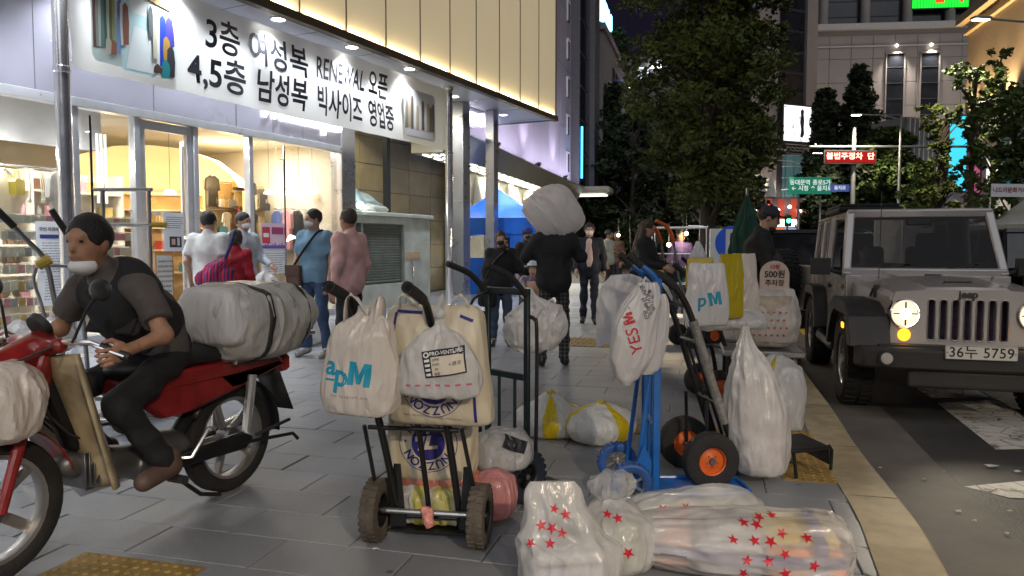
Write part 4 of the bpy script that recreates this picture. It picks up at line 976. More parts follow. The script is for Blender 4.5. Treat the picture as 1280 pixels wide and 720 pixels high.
for i in range(4):
    a, c = Vector(cs_[i]), Vector(cs_[(i+1)%4])
    b.grid(lambda u_, v_: tuple(a.lerp(c,u_)+Vector((0,0,-.42*v_))+Vector((0,0,-.02*math.sin(9*PI*u_)*v_))), 20, 3)
part('valance', b, M_blue, tn, ang=60)
b = MB()
for c in cs_: b.tube([Vector(c)+Vector((0,0,.012)), Vector(c).lerp(Vector(ap),.5)+Vector((0,0,-.07)), Vector(ap)+Vector((0,0,.012))],.012,6)
for i in range(4): b.tube([Vector(cs_[i]), Vector(cs_[(i+1)%4])],.010,6)
part('seam_piping', b, M_seam, tn)
b = MB()
for x in (0,TW):
    for y in (0,TD): b.tube([(x,y,0),(x,y,TE)],.022,8)
part('tent_leg', b, M_alu, tn)
b = MB(); b.grid(lambda u_, v_: (TW*.97*u_+.01, -.02+.02*math.sin(14*u_+2*v_), .04+.96*v_), 40, 4)
b.grid(lambda u_, v_: (.0+.02*math.sin(11*u_), TD*u_, .04+.82*v_), 20, 4); b.grid(lambda u_, v_: (TW+.02*math.sin(15*u_), TD*u_, .04+2.0*v_), 20, 4); part('skirt', b, M_blue, tn)
b = MB(); b.grid(lambda u_, v_: (1.35*u_+.02, -.01+.012*math.sin(20*u_+5*v_), .86+.84*v_), 30, 6); b.grid(lambda u_, v_: (.012*math.sin(20*u_+5*v_), TD*u_, .86+.84*v_), 20, 6); part('clear_panel', b, M_clear, tn)
b = MB(); b.grid(lambda u_, v_: (1.45+.95*u_, -.02+.05*math.sin(11*u_)*(1-v_*.6), .86+.86*v_), 24, 4); part('side_curtain', b, M_blue, tn)
for k, (x, y, z, w, mi) in enumerate([(.4,1.0,0,.8,7),(1.3,1.4,0,.9,1),(.9,1.9,0,.7,2)]):
    b = MB(); b.box((x,y,.45),(w,.5,.9)); b.box((x,y,.93),(w+.06,.56,.05)); part('counter', b, M_goods[mi], tn, bevel=.01)
point(Matrix.Translation(tn.location) @ Matrix.Rotation(tn.rotation_euler.z,4,'Z') @ Vector((1.2,1.0,1.9)), 55, (1,.9,.75), .1, 'tent_lamp')
# ================================================================== buildings beyond
M_far = mat('far_concrete', (.30,.28,.29), .8, var=.12, scale=.4)
M_farb = mat('far_beige', (.32,.285,.265), .8, var=.08, scale=.3, island=.04)
M_fard = mat('far_dark', (.045,.045,.055), .6, var=.2, scale=.4)
M_win = mat('far_window_dark', (.02,.022,.028), .2, var=.3, scale=.8)
M_winl = mat('far_window_lit', (.3,.3,.28), .3, emit=(1,.93,.75), estr=.9, var=.2)
M_winc = mat('far_window_cool', (.3,.32,.34), .3, emit=(.75,.9,1), estr=1.2, var=.2)
# neon-signed block along the street
c = wp(770,300,58); rb = thing('rooftop_sign_building', 'tall dark block with planted terrace and glowing rooftop lettering', 'building', (c.x,c.y,0), ST_RZ)
b = MB(); b.b2((-8,1.5,0),(7,10,17.4)); part('tower', b, M_fard, rb); b = MB(); b.b2((-12,-.6,0),(7,1.49,14.6)); part('podium', b, M_far, rb)
b = MB(); b.b2((-12.2,-.75,14.6),(7.2,.1,15.0)); part('terrace_edge', b, M_far, rb); b = MB(); b.b2((-8.2,1.3,17.4),(7.2,10.2,17.7)); part('parapet', b, M_far, rb)
for i in range(9):
    for j in range(5):
        b = MB(); b.box((-7+1.65*i,-.62,3.4+2.3*j),(1.0,.06,1.5)); part('window', b, M_win, rb)
b = MB(); b.box((-6.4,-.66,10.9),(.9,.06,.9)); part('lit_window', b, M_winl, rb)
ls = MB(); ls.b2((-7.6,1.1,17.7),(6.8,1.2,17.85))
part('sign_rail', ls, M_alu, rb)
lettering('OVEDVI', 2.9, glow('rooftop_glow',(.25,.85,1),3.2), rb, frame((-.5,1.0,19.0),(1,0,0),(0,0,1)), bold=.01, depth=.08, sx=.88, name='rooftop_letters')
c = wp(800,300,88); fb = thing('hillside_hotel_block', 'pale distant block with rows of dark windows behind the trees', 'building', (c.x,c.y,0), -.12)
b = MB(); b.b2((-3.6,0,0),(7,8,23.0)); part('wall', b, M_far, fb); b = MB(); b.b2((-3.8,-.2,23),(7.2,8.2,23.5)); part('parapet', b, M_far, fb)
for i in range(4):
    for j in range(6):
        b = MB(); b.box((-2.2+2.4*i,-.03,7.0+2.9*j),(1.15,.08,1.5)); w_ = part('window', b, M_win if (i*7+j*3) % 11 else M_winc, fb)
        b = MB(); b.box((-2.2+2.4*i,-.06,6.2+2.9*j),(1.35,.12,.1)); part('window_sill', b, M_farb, w_)
for i, x in enumerate((1.2,2.0)):
    b = MB(); b.box((x,-.25,22.4),(.5,.1,.6)); part('roof_lamp', b, glow('cool_lamp_glow',(.9,.97,1),6), fb)
# lights strung down the slope
for i in range(7):
    q = wp(770+6*i,82+9*i,56); b = MB(); b.sphere((0,0,0),.09 if i % 3 else .16,8,6)
    o = part('string_light', b, glow('string_blue',(.15,.2,1),2.2) if i % 3 else glow('string_white',(.9,1,1),3), None, loc=q)
    tag(o, '%s light down the slope string beside the rooftop sign building' % ('first','second','third','fourth','fifth','sixth','seventh')[i], 'light', 'lights strung down the slope')
# department store across the junction
c = wp(1100,300,72); ds = thing('department_store', 'large grey beige department store with tall windows and green rooftop screen', 'building', (c.x,c.y,0), -.10)
DT = 22.0
b = MB(); b.b2((-7.2,0,0),(11,14,DT)); part('wall', b, M_farb, ds)
for i in range(9):
    for j in range(6): b = MB(); b.box((-6.2+2.02*i,-.05,9.2+2.24*j),(1.99,.10,2.21)); part('stone_panel', b, M_farb, ds, bevel=.02)
b = MB(); b.b2((-7.7,-.5,DT),(11.3,14,DT+.55)); b.b2((-7.4,-.25,DT-1.6),(11.2,.0,DT-1.5)); part('cornice', b, mat('pale_cornice',(.55,.52,.50),.6), ds)
b = MB(); b.b2((-6.5,1.2,DT+.55),(11,13,DT+9)); part('attic_block', b, M_fard, ds)
for i in range(5):
    b = MB(); b.lathe([(.45,DT+.55),(.45,DT+9)],14,Matrix.Translation((-5.6+3.9*i,.7,0))); part('attic_column', b, M_farb, ds)
    b = MB(); b.b2((-5.1+3.9*i,1.12,DT+.8),(-2.3+3.9*i,1.2,DT+7)); w_ = part('attic_window', b, M_win, ds)
    boxes('glazing_bar', [((-3.7+3.9*i,1.1,DT+1.6+1.5*k),(2.8,.05,.10)) for k in range(4)], M_fard, w_)
for x in (.9,4.05):
    b = MB(); b.box((x,-.12,15.6),(1.55,.1,8.0)); w_ = part('tall_window', b, M_win, ds)
    b = MB(); b.box((x,-.2,19.75),(1.9,.25,.18)); b.box((x-.85,-.15,15.6),(.12,.18,8.2)); b.box((x+.85,-.15,15.6),(.12,.18,8.2)); part('window_frame', b, M_farb, w_)
    boxes('glazing_bar', [((x,-.18,12.4+1.5*k),(1.55,.06,.07)) for k in range(5)], M_fard, w_)
    b = MB(); b.sphere((x,-.35,20.4),.14,10,8); part('wall_lamp', b, glow('small_lamp_glow',(1,.95,.85),6), ds)
    spot(Matrix.Translation(ds.location) @ Vector((x,-.9,20.2)), Matrix.Translation(ds.location) @ Vector((x,.0,14)), 1800, (1,.9,.8), 90, 1, .2, 'facade_lamp')
for x in (-4,3,9): area(Matrix.Translation(ds.location) @ Vector((x,-7,9)), 5, 170, (1,.90,.80), Matrix.Translation(ds.location) @ Vector((x,0,15)), 'facade_fill_light')  # unseen area lights added to brighten the store wall
gs = thing('green_rooftop_screen', 'bright green rooftop LED screen with red marks above the department store', 'screen', Matrix.Translation(ds.location) @ Vector((5.5,-.3,DT+1.9)), -.10)
b = MB(); b.box((0,.2,2.0),(6.2,.3,4)); part('screen_case', b, M_black, gs)
for i in range(24): b = MB(); b.box((-2.95+.256*i,.0,2.0),(.20,.06,3.8)); part('light_strip', b, glow('green_screen_glow',(.02,.85,.05),1.1), gs)
b = MB()
for x, w in ((-.6,.8),(1.4,.25)): b.box((x,-.06,1.2),(w,.05,1.3))
part('red_mark', b, glow('red_mark_glow',(1,.06,.02),1.2), gs)
# dark wing with LED screen and curved glazing
c = wp(985,300,64); wg = thing('screen_wing_building', 'dark wing of the store carrying a bright advertising screen over curved glazing', 'building', (c.x,c.y,0), .42)
b = MB(); b.b2((-3.4,0,0),(2.2,10,30)); part('wall', b, M_fard, wg); b = MB(); b.b2((-4.4,-.15,0),(-1.6,.02,22)); part('pale_pier', b, M_farb, wg)
b = MB(); b.b2((1.4,-.3,0),(2.6,6,26)); part('corner_pier', b, M_farb, wg)
for j in range(9):
    b = MB(); b.box((.0,-.03,13.5+1.75*j),(2.6,.06,1.5)); part('dark_panel', b, M_win, wg)
b = MB(); b.box((-.1,-.7,11.6),(3.3,.4,3.3)); sc_ = part('screen_case', b, M_black, wg)
def screen_mat():
    m = bpy.data.materials.new('led_screen_picture'); m.use_nodes = True; n = m.node_tree.nodes; L = m.node_tree.links; n.clear()
    tc = n.new('ShaderNodeTexCoord'); nz = n.new('ShaderNodeTexNoise'); nz.inputs['Scale'].default_value = 1.1; nz.inputs['Detail'].default_value = 3
    cr = n.new('ShaderNodeValToRGB'); cr.color_ramp.elements[0].color = (.35,.35,.55,1); cr.color_ramp.elements[0].position = .30; cr.color_ramp.elements[1].color = (1,.97,1,1); cr.color_ramp.elements[1].position = .42
    e = n.new('ShaderNodeEmission'); e.inputs['Strength'].default_value = 1.25; o = n.new('ShaderNodeOutputMaterial')
    L.new(tc.outputs['Object'], nz.inputs['Vector']); L.new(nz.outputs['Fac'], cr.inputs['Fac']); L.new(cr.outputs['Color'], e.inputs['Color']); L.new(e.outputs[0], o.inputs[0]); return m
b = MB(); b.box((-.1,-.91,11.65),(3.0,.03,2.95)); part('screen_face', b, screen_mat(), sc_)
b = MB(); b.prism([(.25,-1.2),(.42,-.9),(.36,-.3),(.40,.25),(.32,.75),(.36,1.05),(.15,1.2),(-.02,1.0),(.05,.6),(-.05,.1),(.08,-.5),(.0,-1.15)],-.02,.02,frame((.2,-.94,11.7),(1,0,0),(0,0,1))); part('screen_figure', b, mat('screen_figure_dark',(.02,.02,.04),.6), sc_)  # dark figure within the screen picture
b = MB()
for i in range(7): b.box((-1.5+.5*i,-.6,9.55),(.06,.9,.06),Matrix.Rotation(R(35),4,'X'))
for i in range(4): b.box((0,-.25-.28*i,9.25+.2*i),(3.1,.06,.06))
part('canopy_lattice', b, M_alu, wg)
for i in range(5):
    a0, a1 = R(-150+24*i), R(-150+24*(i+1)-1.5)
    for j in range(4): b = MB(); b.lathe([(1.7,5.2+.98*j),(1.7,6.14+.98*j)],4,Matrix.Translation((.4,1.2,0)),a0,a1); part('curved_pane', b, mat('teal_glazing',(.03,.07,.08),.12,emit=(.25,.5,.5),estr=.12,var=.3,scale=.7), wg)
b = MB()
for j in range(5): b.tube([(.4+1.73*math.cos(R(-150+6*i)),1.2+1.73*math.sin(R(-150+6*i)),5.17+.98*j) for i in range(21)],.04,6)
part('glazing_ring', b, M_white, wg)
# red fronted shop below it
c = wp(990,300,56); rs = thing('red_fronted_shop', 'low shop with red pillars and a brightly lit signboard across the junction', 'shop', (c.x,c.y,0), .12)
b = MB(); b.b2((-3.6,0,0),(3.6,5,5.0)); part('wall', b, M_far, rs)
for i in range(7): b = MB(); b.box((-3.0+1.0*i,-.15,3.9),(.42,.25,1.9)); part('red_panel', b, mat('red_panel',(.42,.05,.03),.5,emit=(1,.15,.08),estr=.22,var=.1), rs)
b = MB(); b.box((.5,-.3,3.05),(5.0,.12,.55)); part('lit_signboard', b, glow('signboard_glow',(1,.95,.85),1.6), rs)
for i, cc in enumerate(((.05,.35,.2),(.8,.2,.05),(.25,.35,.6),(.1,.15,.9),(.3,.4,.6),(.6,.15,.2))): b = MB(); b.box((-2.2+.95*i,-.3,2.45),(.85,.12,.42)); part('sign_panel', b, glow('sign_panel_%d' % i, cc, .9), rs)
b = MB(); b.box((.2,-.1,1.1),(5.6,.1,2.0)); part('shop_window', b, mat('red_shop_window',(.2,.18,.15),.3,emit=(1,.75,.45),estr=.28,var=.6,scale=1.2), rs)
for i in range(8): b = MB(); b.sphere((-3.2+.9*i,-.5,4.0+.25*(i%2)),.13,10,8); part('spot_lamp', b, glow('spot_lamp_glow',(1,.95,.85),7), rs)
for i, x in enumerate((-3.0,-2.4,-1.7)):
    q = Matrix.Translation(rs.location) @ Vector((x,-.1,5.0)); t_ = thing('closed_parasol_white', ('first','second','third')[i]+' folded white parasol on the roof of the red fronted shop', 'parasol', q, 0, 'folded white parasols on the roof')
    b = MB(); b.lathe([(.38,.0),(.36,.4),(.18,1.2),(.03,1.7)],10); part('folded_canopy', b, M_white, t_); b = MB(); b.tube([(0,0,-.0),(0,0,1.8)],.03,6); part('pole', b, M_alu, t_)
# warm building at the right
wb = thing('warm_lit_building', 'building with warm uplit cornice behind the pruned street trees', 'building', (35.7,60,0), R(-102.7))
b = MB(); b.b2((0,0,0),(34,10,10.5)); part('lower_wall', b, M_far, wb); b = MB(); b.b2((0,.6,10.5),(34,10,24)); part('upper_wall', b, mat('warm_render',(.45,.36,.26),.7,var=.08), wb)
b = MB(); b.b2((-.4,-.2,18.9),(34.4,.7,19.5)); b.b2((-.2,.3,18.1),(34.2,.62,18.25)); part('cornice', b, mat('warm_cornice',(.55,.42,.24),.6), wb)
for i in range(7):
    x = 1.5+3.4*i; q = Matrix.Translation(wb.location) @ Matrix.Rotation(R(-102.7),4,'Z'); spot(q @ Vector((x,-.15,10.9)), q @ Vector((x,.9,20)), 2000, (1,.70,.36), 80, .9, .1, 'cornice_lamp')
    b = MB(); b.sphere((x,.1,10.7),.14,8,6); part('uplight', b, M_warm, wb)
for i in range(8):
    for j in range(2): b = MB(); b.box((1.6+2.9*i,-.03,2.6+4.2*j),(1.9,.06,2.6)); part('window', b, M_winl if (i+j) % 3 == 0 else M_win, wb)
# shopping hall with cyan screen
c = wp(1165,300,54); sh_ = thing('screen_front_shop', 'pale shop front with a tall cyan screen between the trees', 'shop', (c.x,c.y,0), .35); sh_.scale = (1.22,1.22,1.22)
b = MB(); b.b2((-2.3,0,0),(3.6,6,8.6)); part('wall', b, mat('pale_metal_front',(.20,.20,.21),.5,var=.1), sh_)
for i in range(7): b = MB(); b.box((-2.2+.36*i,-.1,4.4),(.06,.2,8.2)); part('wall_fin', b, M_alu, sh_)
b = MB(); b.box((1.35,-.25,6.6),(1.5,.3,4.6)); s2 = part('screen_case', b, M_black, sh_)
b = MB(); b.box((1.35,-.42,6.6),(1.35,.04,4.4)); part('screen_face', b, glow('cyan_screen_glow',(.06,.62,.85),1.0), s2)
b = MB(); b.box((-1.2,-.2,3.3),(2.2,.2,1.8)); part('lit_poster', b, glow('poster_glow',(.8,.85,.85),.7), sh_)
b = MB(); b.box((3.1,-.3,5.6),(.75,.25,5.2)); part('pink_sign', b, mat('pink_sign',(.5,.12,.22),.5,emit=(.9,.2,.4),estr=.25), sh_)
b = MB(); b.box((.65,-.05,1.3),(5.4,.1,2.4)); part('shop_window', b, mat('cyan_shop_window',(.2,.18,.15),.3,emit=(1,.88,.7),estr=.4,var=.5,scale=1), sh_)
q = Matrix.Translation(sh_.location) @ Matrix.Rotation(.35,4,'Z'); area(q @ Vector((-1.0,-2.2,3)), 2.5, 90, (.9,.95,1), q @ Vector((-1.5,0,6)), 'shopfront_lamp')
# ================================================================== trees
M_bark = mat('bark', (.055,.042,.03), .9, var=.3, scale=12, bump=.6, bscale=30)
def leaf_mat(name, col):
    m = mat(name, col, .6, var=.35, scale=2.5, island=.35); n = m.node_tree.nodes; b = n['Principled BSDF']
    b.inputs['Specular IOR Level'].default_value = .3; return m
M_leaf = leaf_mat('leaf_green', (.070,.092,.018)); M_leafd = leaf_mat('leaf_dark', (.030,.045,.018)); M_leafm = leaf_mat('leaf_mid', (.060,.095,.022)); M_need = leaf_mat('needle_green', (.035,.050,.024))
def crown_mesh(name, clumps, leaf, m, seed, per=60):
    "thousands of small folded leaves scattered round the clump centres"
    r_ = np.random.RandomState(seed); PP = []
    for (cx, cy, cz, rad) in clumps:
        n = int(per*(rad/.6)**1.6); d = r_.randn(n,3); d /= np.linalg.norm(d,axis=1)[:,None]; rr = rad*(.35+.70*r_.rand(n))[:,None]; PP.append(np.array([cx,cy,cz])+d*rr*np.array([1,1,.72]))
    P = np.concatenate(PP); n = len(P); A = r_.randn(n,3); A[:,2] *= .6; A /= np.linalg.norm(A,axis=1)[:,None]; B_ = np.cross(A, r_.randn(n,3)); B_ /= np.linalg.norm(B_,axis=1)[:,None]+1e-9
    S_ = (leaf*(.6+.8*r_.rand(n)))[:,None]; C_ = np.cross(A,B_)*S_*.25
    vs = np.stack([P-A*S_, P-B_*S_*.55+C_, P+A*S_, P+B_*S_*.55+C_],1).reshape(-1,3); k = np.arange(n)*4
    fs = np.concatenate([np.stack([k,k+1,k+2],1), np.stack([k,k+2,k+3],1)])
    me = bpy.data.meshes.new(name); me.from_pydata(vs.tolist(), [], fs.tolist()); me.update(); me.materials.append(m); return me
def tree(name, label, loc, h, trunk_h, rad, m, seed, leaf=.10, shape='round', trunk_r=.16, n_cl=70, per=60, group=None, lean=0):
    t = thing(name, label, 'tree', loc, 0, group); r_ = random.Random(seed); b = MB()
    pts = [(0,0,0)]; 
    for k in range(1,7): pts.append((lean*k/6+r_.uniform(-.06,.06)*h*.08, r_.uniform(-.06,.06)*h*.08, h*.85*k/6))
    b.tube(pts, [trunk_r*1.35]+[trunk_r*(1-.14*k) for k in range(1,7)], 10)
    cl = []; lim = []
    for k in range(n_cl):
        u_ = r_.random(); z = trunk_h+(h-trunk_h)*u_
        if shape == 'round': rr = rad*math.sqrt(max(.05, 1-(2*u_-.9)**2*.75))
        elif shape == 'cone': rr = rad*(1.02-u_*.95)
        elif shape == 'column': rr = rad*(.75+.4*math.sin(u_*9+seed))
        a = r_.uniform(0,2*PI); q = rr*math.sqrt(r_.random())*r_.uniform(.8,1.15)
        cl.append((lean*u_+q*math.cos(a), q*math.sin(a), z, rad*r_.uniform(.16,.30)))
        if k % 3 == 0: lim.append((lean*u_+q*math.cos(a), q*math.sin(a), z))
    for (x,y,z) in lim:
        z0 = max(trunk_h*.8, z-.35*rad-.5); mx = lean*z0/h
        b.tube([(mx,0,z0),(mx+(x-mx)*.5,y*.5,z0+(z-z0)*.6),(x,y,z)],[trunk_r*.34,trunk_r*.22,trunk_r*.08],6)
    part('trunk', b, M_bark, t); part('crown', crown_mesh('crown', cl, leaf, m, seed, per), None, t); return t
c = wp(883,300,21.5); tree('street_tree', 'large leafy street tree in the middle of the pavement', (c.x,c.y,0), 10.8, 2.3, 2.25, M_leaf, 11, .088, n_cl=190, per=190, trunk_r=.26)
for k, (px, Y, h, rad, lab) in enumerate([(735,44,9.8,2.0,'dark conifer beside the arcade building, nearest its awning tip'),(790,42,8.8,2.3,'dark broad tree just behind the street tree on its left'),(765,47,11.2,2.4,'tallest dark conifer under the rooftop sign'),(832,46,10,2.2,'dark tree half hidden behind the street tree crown'),(860,50,7,2.2,'low dark tree behind the street tree trunk'),(930,52,6.5,1.8,'dark tree behind the folded green parasol')]):
    c = wp(px,300,Y); tree('dark_tree', lab, (c.x,c.y,0), h, 1.0, rad, M_leafd, 20+k, .22, 'cone' if k in (0,2) else 'round', .22, 80, 60, 'dark trees beyond the pavement')
for k, (px, Y, h, rad, shp, lab, m) in enumerate([(1068,47,12.6,2.4,'cone','dark feathery conifer behind the red message board',M_need),(1028,48,11.2,2.1,'cone','dark conifer between the screen wing and the message board',M_need),(1108,46,8.4,2.4,'round','broad green tree behind the roof of the silver off-roader',M_leafm),
        (1172,27,6.6,.75,'column','pruned street tree in front of the cyan screen',M_leaf),(1212,24,7.2,.8,'column','pruned street tree next to the white tents',M_leafm),(1266,21,6.2,1.0,'column','pruned street tree at the picture edge behind the tents',M_leafm),(1150,33,4.6,.9,'column','short pruned tree behind the box truck',M_leafm),(1238,26,8.2,.7,'column','tallest pruned street tree against the warm building',M_leafm)]):
    c = wp(px,300,Y); tree('roadside_tree', lab, (c.x,c.y,ROADZ), h, 1.2 if shp != 'column' else 2.0, rad, m, 40+k, (.17 if Y > 35 else .10), shp, .14, 190 if Y > 35 else 90, 150 if Y > 35 else 130, 'trees across the road')
c = wp(748,300,56); tree('terrace_tree', 'small tree growing on the terrace below the rooftop letters', (c.x+1.2,c.y+1.0,15.0), 2.6, .4, 1.6, M_leafm, 71, .18, 'round', .1, 40, 60)
# ================================================================== street furniture beyond
M_pole = mat('galvanised_pole', (.30,.31,.32), .45, metal=.7, var=.1)
M_lampw = glow('street_lamp_glow', (1,.93,.80), 26)
def street_lamp(label, base, top, head, power, twin=None, col=(1,.86,.66), ang=150):
    t = thing('street_lamp', label, 'street lamp', base, 0, 'street lamps'); bx = Vector(base); hd = Vector(head)-bx; tz = top
    b = MB(); b.tube([(0,0,0),(0,0,tz*.5),(0,0,tz)],[.10,.08,.055],12); part('pole', b, M_pole, t); b = MB(); b.lathe([(.16,0),(.16,.25),(.11,.32)],12); part('pole_base', b, M_pole, t)
    b = MB(); b.tube([(0,0,tz-.25),(hd.x*.4,hd.y*.4,tz+(hd.z-tz)*.7),(hd.x,hd.y,hd.z+.05)],.035,8); part('arm', b, M_pole, t)
    d = Vector((hd.x,hd.y,0)).normalized(); a = math.atan2(d.y,d.x); T = Matrix.Translation(hd) @ Matrix.Rotation(a,4,'Z')
    b = MB(); b.box((.1,0,.05),(.62,.26,.09),T=T); hh = part('lamp_head', b, M_pole, t, bevel=.03, seg=2); b = MB(); b.box((.12,0,-.005),(.48,.20,.014),T=T); part('lens', b, M_lampw, hh)
    spot(Vector(head)+Vector((0,0,-.06)), Vector(head)+Vector((0,0,-5)), power, col, ang, .5, .15, 'street_lamp_light'); return t
h_ = wp(1230,25,24); street_lamp('street lamp whose bright head glows before the warm lit cornice', (h_.x+3.6,h_.y+.6,ROADZ), h_.z+.1, tuple(h_), 2200)
h_ = wp(1073,144,42); street_lamp('street lamp with long arm in front of the department store', (h_.x+2.4,h_.y,ROADZ), h_.z+.1, tuple(h_), 3500)
h_ = wp(1026,180,48); street_lamp('street lamp above the green road signs', (h_.x+2.1,h_.y,ROADZ), h_.z+.1, tuple(h_), 3500)
h_ = wp(967,201,60); street_lamp('farthest street lamp left of the green road signs', (h_.x+2.3,h_.y,ROADZ), h_.z+.1, tuple(h_), 3500)
h_ = wp(1086,243,48); street_lamp('low street lamp right of the blue street sign', (h_.x-1.3,h_.y,ROADZ), h_.z+.05, tuple(h_), 500)
# unseen lamps added behind the viewer to light the corner where the carts stand
street_lamp('unseen warm street lamp added behind the viewer to light the carts', (5.6,-8.0,ROADZ), 5.6, (4.2,-7.2,5.7), 6200, col=(1,.80,.54))
street_lamp('unseen cool street lamp added behind the viewer for frontal light', (-6.0,-10.2,0), 5.6, (-4.4,-9.2,5.7), 4600, col=(.93,.96,1.0))
# red message board on its gantry
c = wp(1063,196,43); mbd = thing('message_board', 'red LED message board on a gantry over the road', 'sign', (c.x,c.y,c.z), .05)
b = MB(); b.box((0,.12,0),(3.1,.2,.78)); part('board_case', b, M_black, mbd)
lettering('불법주정차  단', .42, glow('message_glow',(1,.45,.32),3), mbd, frame((0,-.0,.02),(1,0,0),(0,0,1)), bold=.02, sx=1.12, depth=.005)
b = MB(); b.box((0,.015,0),(2.95,.02,.64)); part('led_field', b, glow('led_field_glow',(.9,.03,.02),.40), mbd)
gt = thing('sign_gantry', 'grey mast with a long arm carrying the red message board', 'gantry', (c.x+.35,c.y+.35,ROADZ), 0)
b = MB(); b.tube([(0,0,0),(0,0,8.3)],[.16,.11],12); part('mast', b, M_pole, gt); b = MB(); b.tube([(-2.6,0,c.z+.75),(8.0,0,c.z+.75)],.07,8); b.tube([(-2.4,0,c.z+.35),(0,0,c.z+.35)],.05,8); part('arm', b, M_pole, gt)
for k, (px, w, lab, tx) in enumerate([(1000,1.36,'green road sign with white lettering, the one nearer the tree','동대문역\n← 시청'),(1027,1.24,'green road sign with white lettering beside the blue street sign','종로5가\n↑ 을지로')]):
    c = wp(px,232,44); s_ = thing('road_sign', lab, 'road sign', (c.x,c.y,c.z), .05, 'green road signs')
    b = MB(); b.box((0,.05,0),(w,.06,1.0)); part('sign_plate', b, mat('sign_green',(.01,.14,.08),.4,emit=(.02,.30,.18),estr=.35,var=.05), s_, bevel=.02)
    lettering(tx, .34, glow('sign_letters_glow',(.85,.95,.9),.7), s_, frame((0,.0,0),(1,0,0),(0,0,1)), bold=.01, depth=.004)
    b = MB(); b.tube([(0,.15,-.6),(0,.15,-c.z-.1)],.06,8); part('post', b, M_pole, s_)
c = wp(1050,235,44); s_ = thing('street_name_sign', 'small blue street name sign on the gantry mast', 'road sign', (c.x,c.y,c.z), .05)
b = MB(); b.box((0,.04,0),(1.15,.05,.42)); part('sign_plate', b, mat('sign_blue',(.04,.07,.30),.4,emit=(.12,.16,.5),estr=.35,var=.05), s_)
lettering('을지로', .26, MATS['sign_letters_glow'], s_, frame((0,.0,0),(1,0,0),(0,0,1)), bold=.01, depth=.004)
b = MB(); b.tube([(.55,.1,.05),(1.0,.1,.05)],.03,6); part('bracket', b, M_pole, s_)
# traffic signals
for k, (px, py, Y, col_, lab) in enumerate([(958,258,45,(1,.05,.03),'red traffic signal above the parked cars'),(985,276,40,(.05,1,.4),'small green pedestrian signal by the red fronted shop')]):
    c = wp(px,py,Y); t_ = thing('traffic_signal', lab, 'traffic light', (c.x,c.y,ROADZ)); b = MB(); b.tube([(0,.1,0),(0,.1,c.z+.5)],.05,8); part('post', b, M_pole, t_)
    b = MB(); b.box((0,0,c.z-ROADZ),(.75 if k == 0 else .3,.2,.3 if k == 0 else .6)); part('housing', b, M_black, t_); b = MB(); b.sphere((0 if k else .1,-.11,c.z-ROADZ),(.12,.04,.12),12,8); part('lens', b, glow('signal_%d' % k, col_, 9), t_)
# bare bulbs over the stalls
for k, (px, py, Y, lab) in enumerate([(773,294,15.5,'bare warm bulb glowing near the distant man in a pale shirt'),(836,306,12.0,'bare warm bulb glowing beside the woman with long hair'),(858,292,13.0,'bare warm bulb glowing under the orange padded handles')]):
    c = wp(px,py,Y); t_ = thing('bulb_lamp', lab, 'lamp', (c.x,c.y,0), 0, 'bare bulbs over the stalls'); b = MB(); b.sphere((0,0,c.z),.035,12,8); part('bulb', b, glow('bare_bulb_glow',(1,.80,.50),12), t_)
    b = MB(); b.tube([(.0,0,c.z+.045),(0,0,c.z+.35),(.25,.1,c.z+.42),(.3,.12,0)],.007,6); part('stand', b, M_black, t_); point((c.x,c.y-.1,c.z), 45, (1,.80,.52), .05, 'bulb_light').data.energy = 22
# white tents
for k, (px, Y, lab) in enumerate([(1226,24,'white peaked tent nearest the silver off-roader'),(1256,22,'white peaked tent second along the far pavement'),(1296,20,'white peaked tent at the picture edge')]):
    c = wp(px,300,Y); t_ = thing('white_tent', lab, 'tent', (c.x,c.y,ROADZ), .25, 'white tents across the road'); b = MB()
    cs2 = [(-1.2,-1.2,2.0),(1.2,-1.2,2.0),(1.2,1.2,2.0),(-1.2,1.2,2.0)]; ap2 = Vector((0,0,3.0))
    for i in range(4):
        a, c2 = Vector(cs2[i]), Vector(cs2[(i+1)%4]); b.grid(lambda u_, v_: tuple(a.lerp(c2,u_).lerp(ap2,v_)-Vector((0,0,.22*math.sin(PI*v_)))), 6, 8)
        b.add([tuple(a),tuple(c2),(c2.x,c2.y,1.7),(a.x,a.y,1.7)],[(0,1,2,3)])
    part('roof', b, mat('white_tent_cloth',(.50,.50,.46),.7,var=.08), t_)
    b = MB()
    for q in cs2: b.tube([(q[0],q[1],0),q],.03,8)
    part('tent_leg', b, M_alu, t_); point(Matrix.Translation(t_.location) @ Vector((0,-.3,1.75)), 26, (1,.9,.7), .1, 'tent_lamp')
c = wp(1262,238,19.6); t_ = thing('tent_banner', 'white cloth banner with red and dark Korean lettering over the tents', 'banner', tuple(c), .1)
b = MB(); b.box((0,0,0),(1.05,.02,.34)); part('cloth', b, M_pap, t_); lettering('나드리문화거리', .15, mat('dark_red_ink',(.3,.02,.03),.6,var=0), t_, frame((0,-.015,0),(1,0,0),(0,0,1)), bold=.02)
b = MB(); b.tube([(-.52,.02,-.17),(-.52,.02,-2.6)],.015,6); b.tube([(.52,.02,-.17),(.52,.02,-2.6)],.015,6); part('post', b, M_alu, t_)
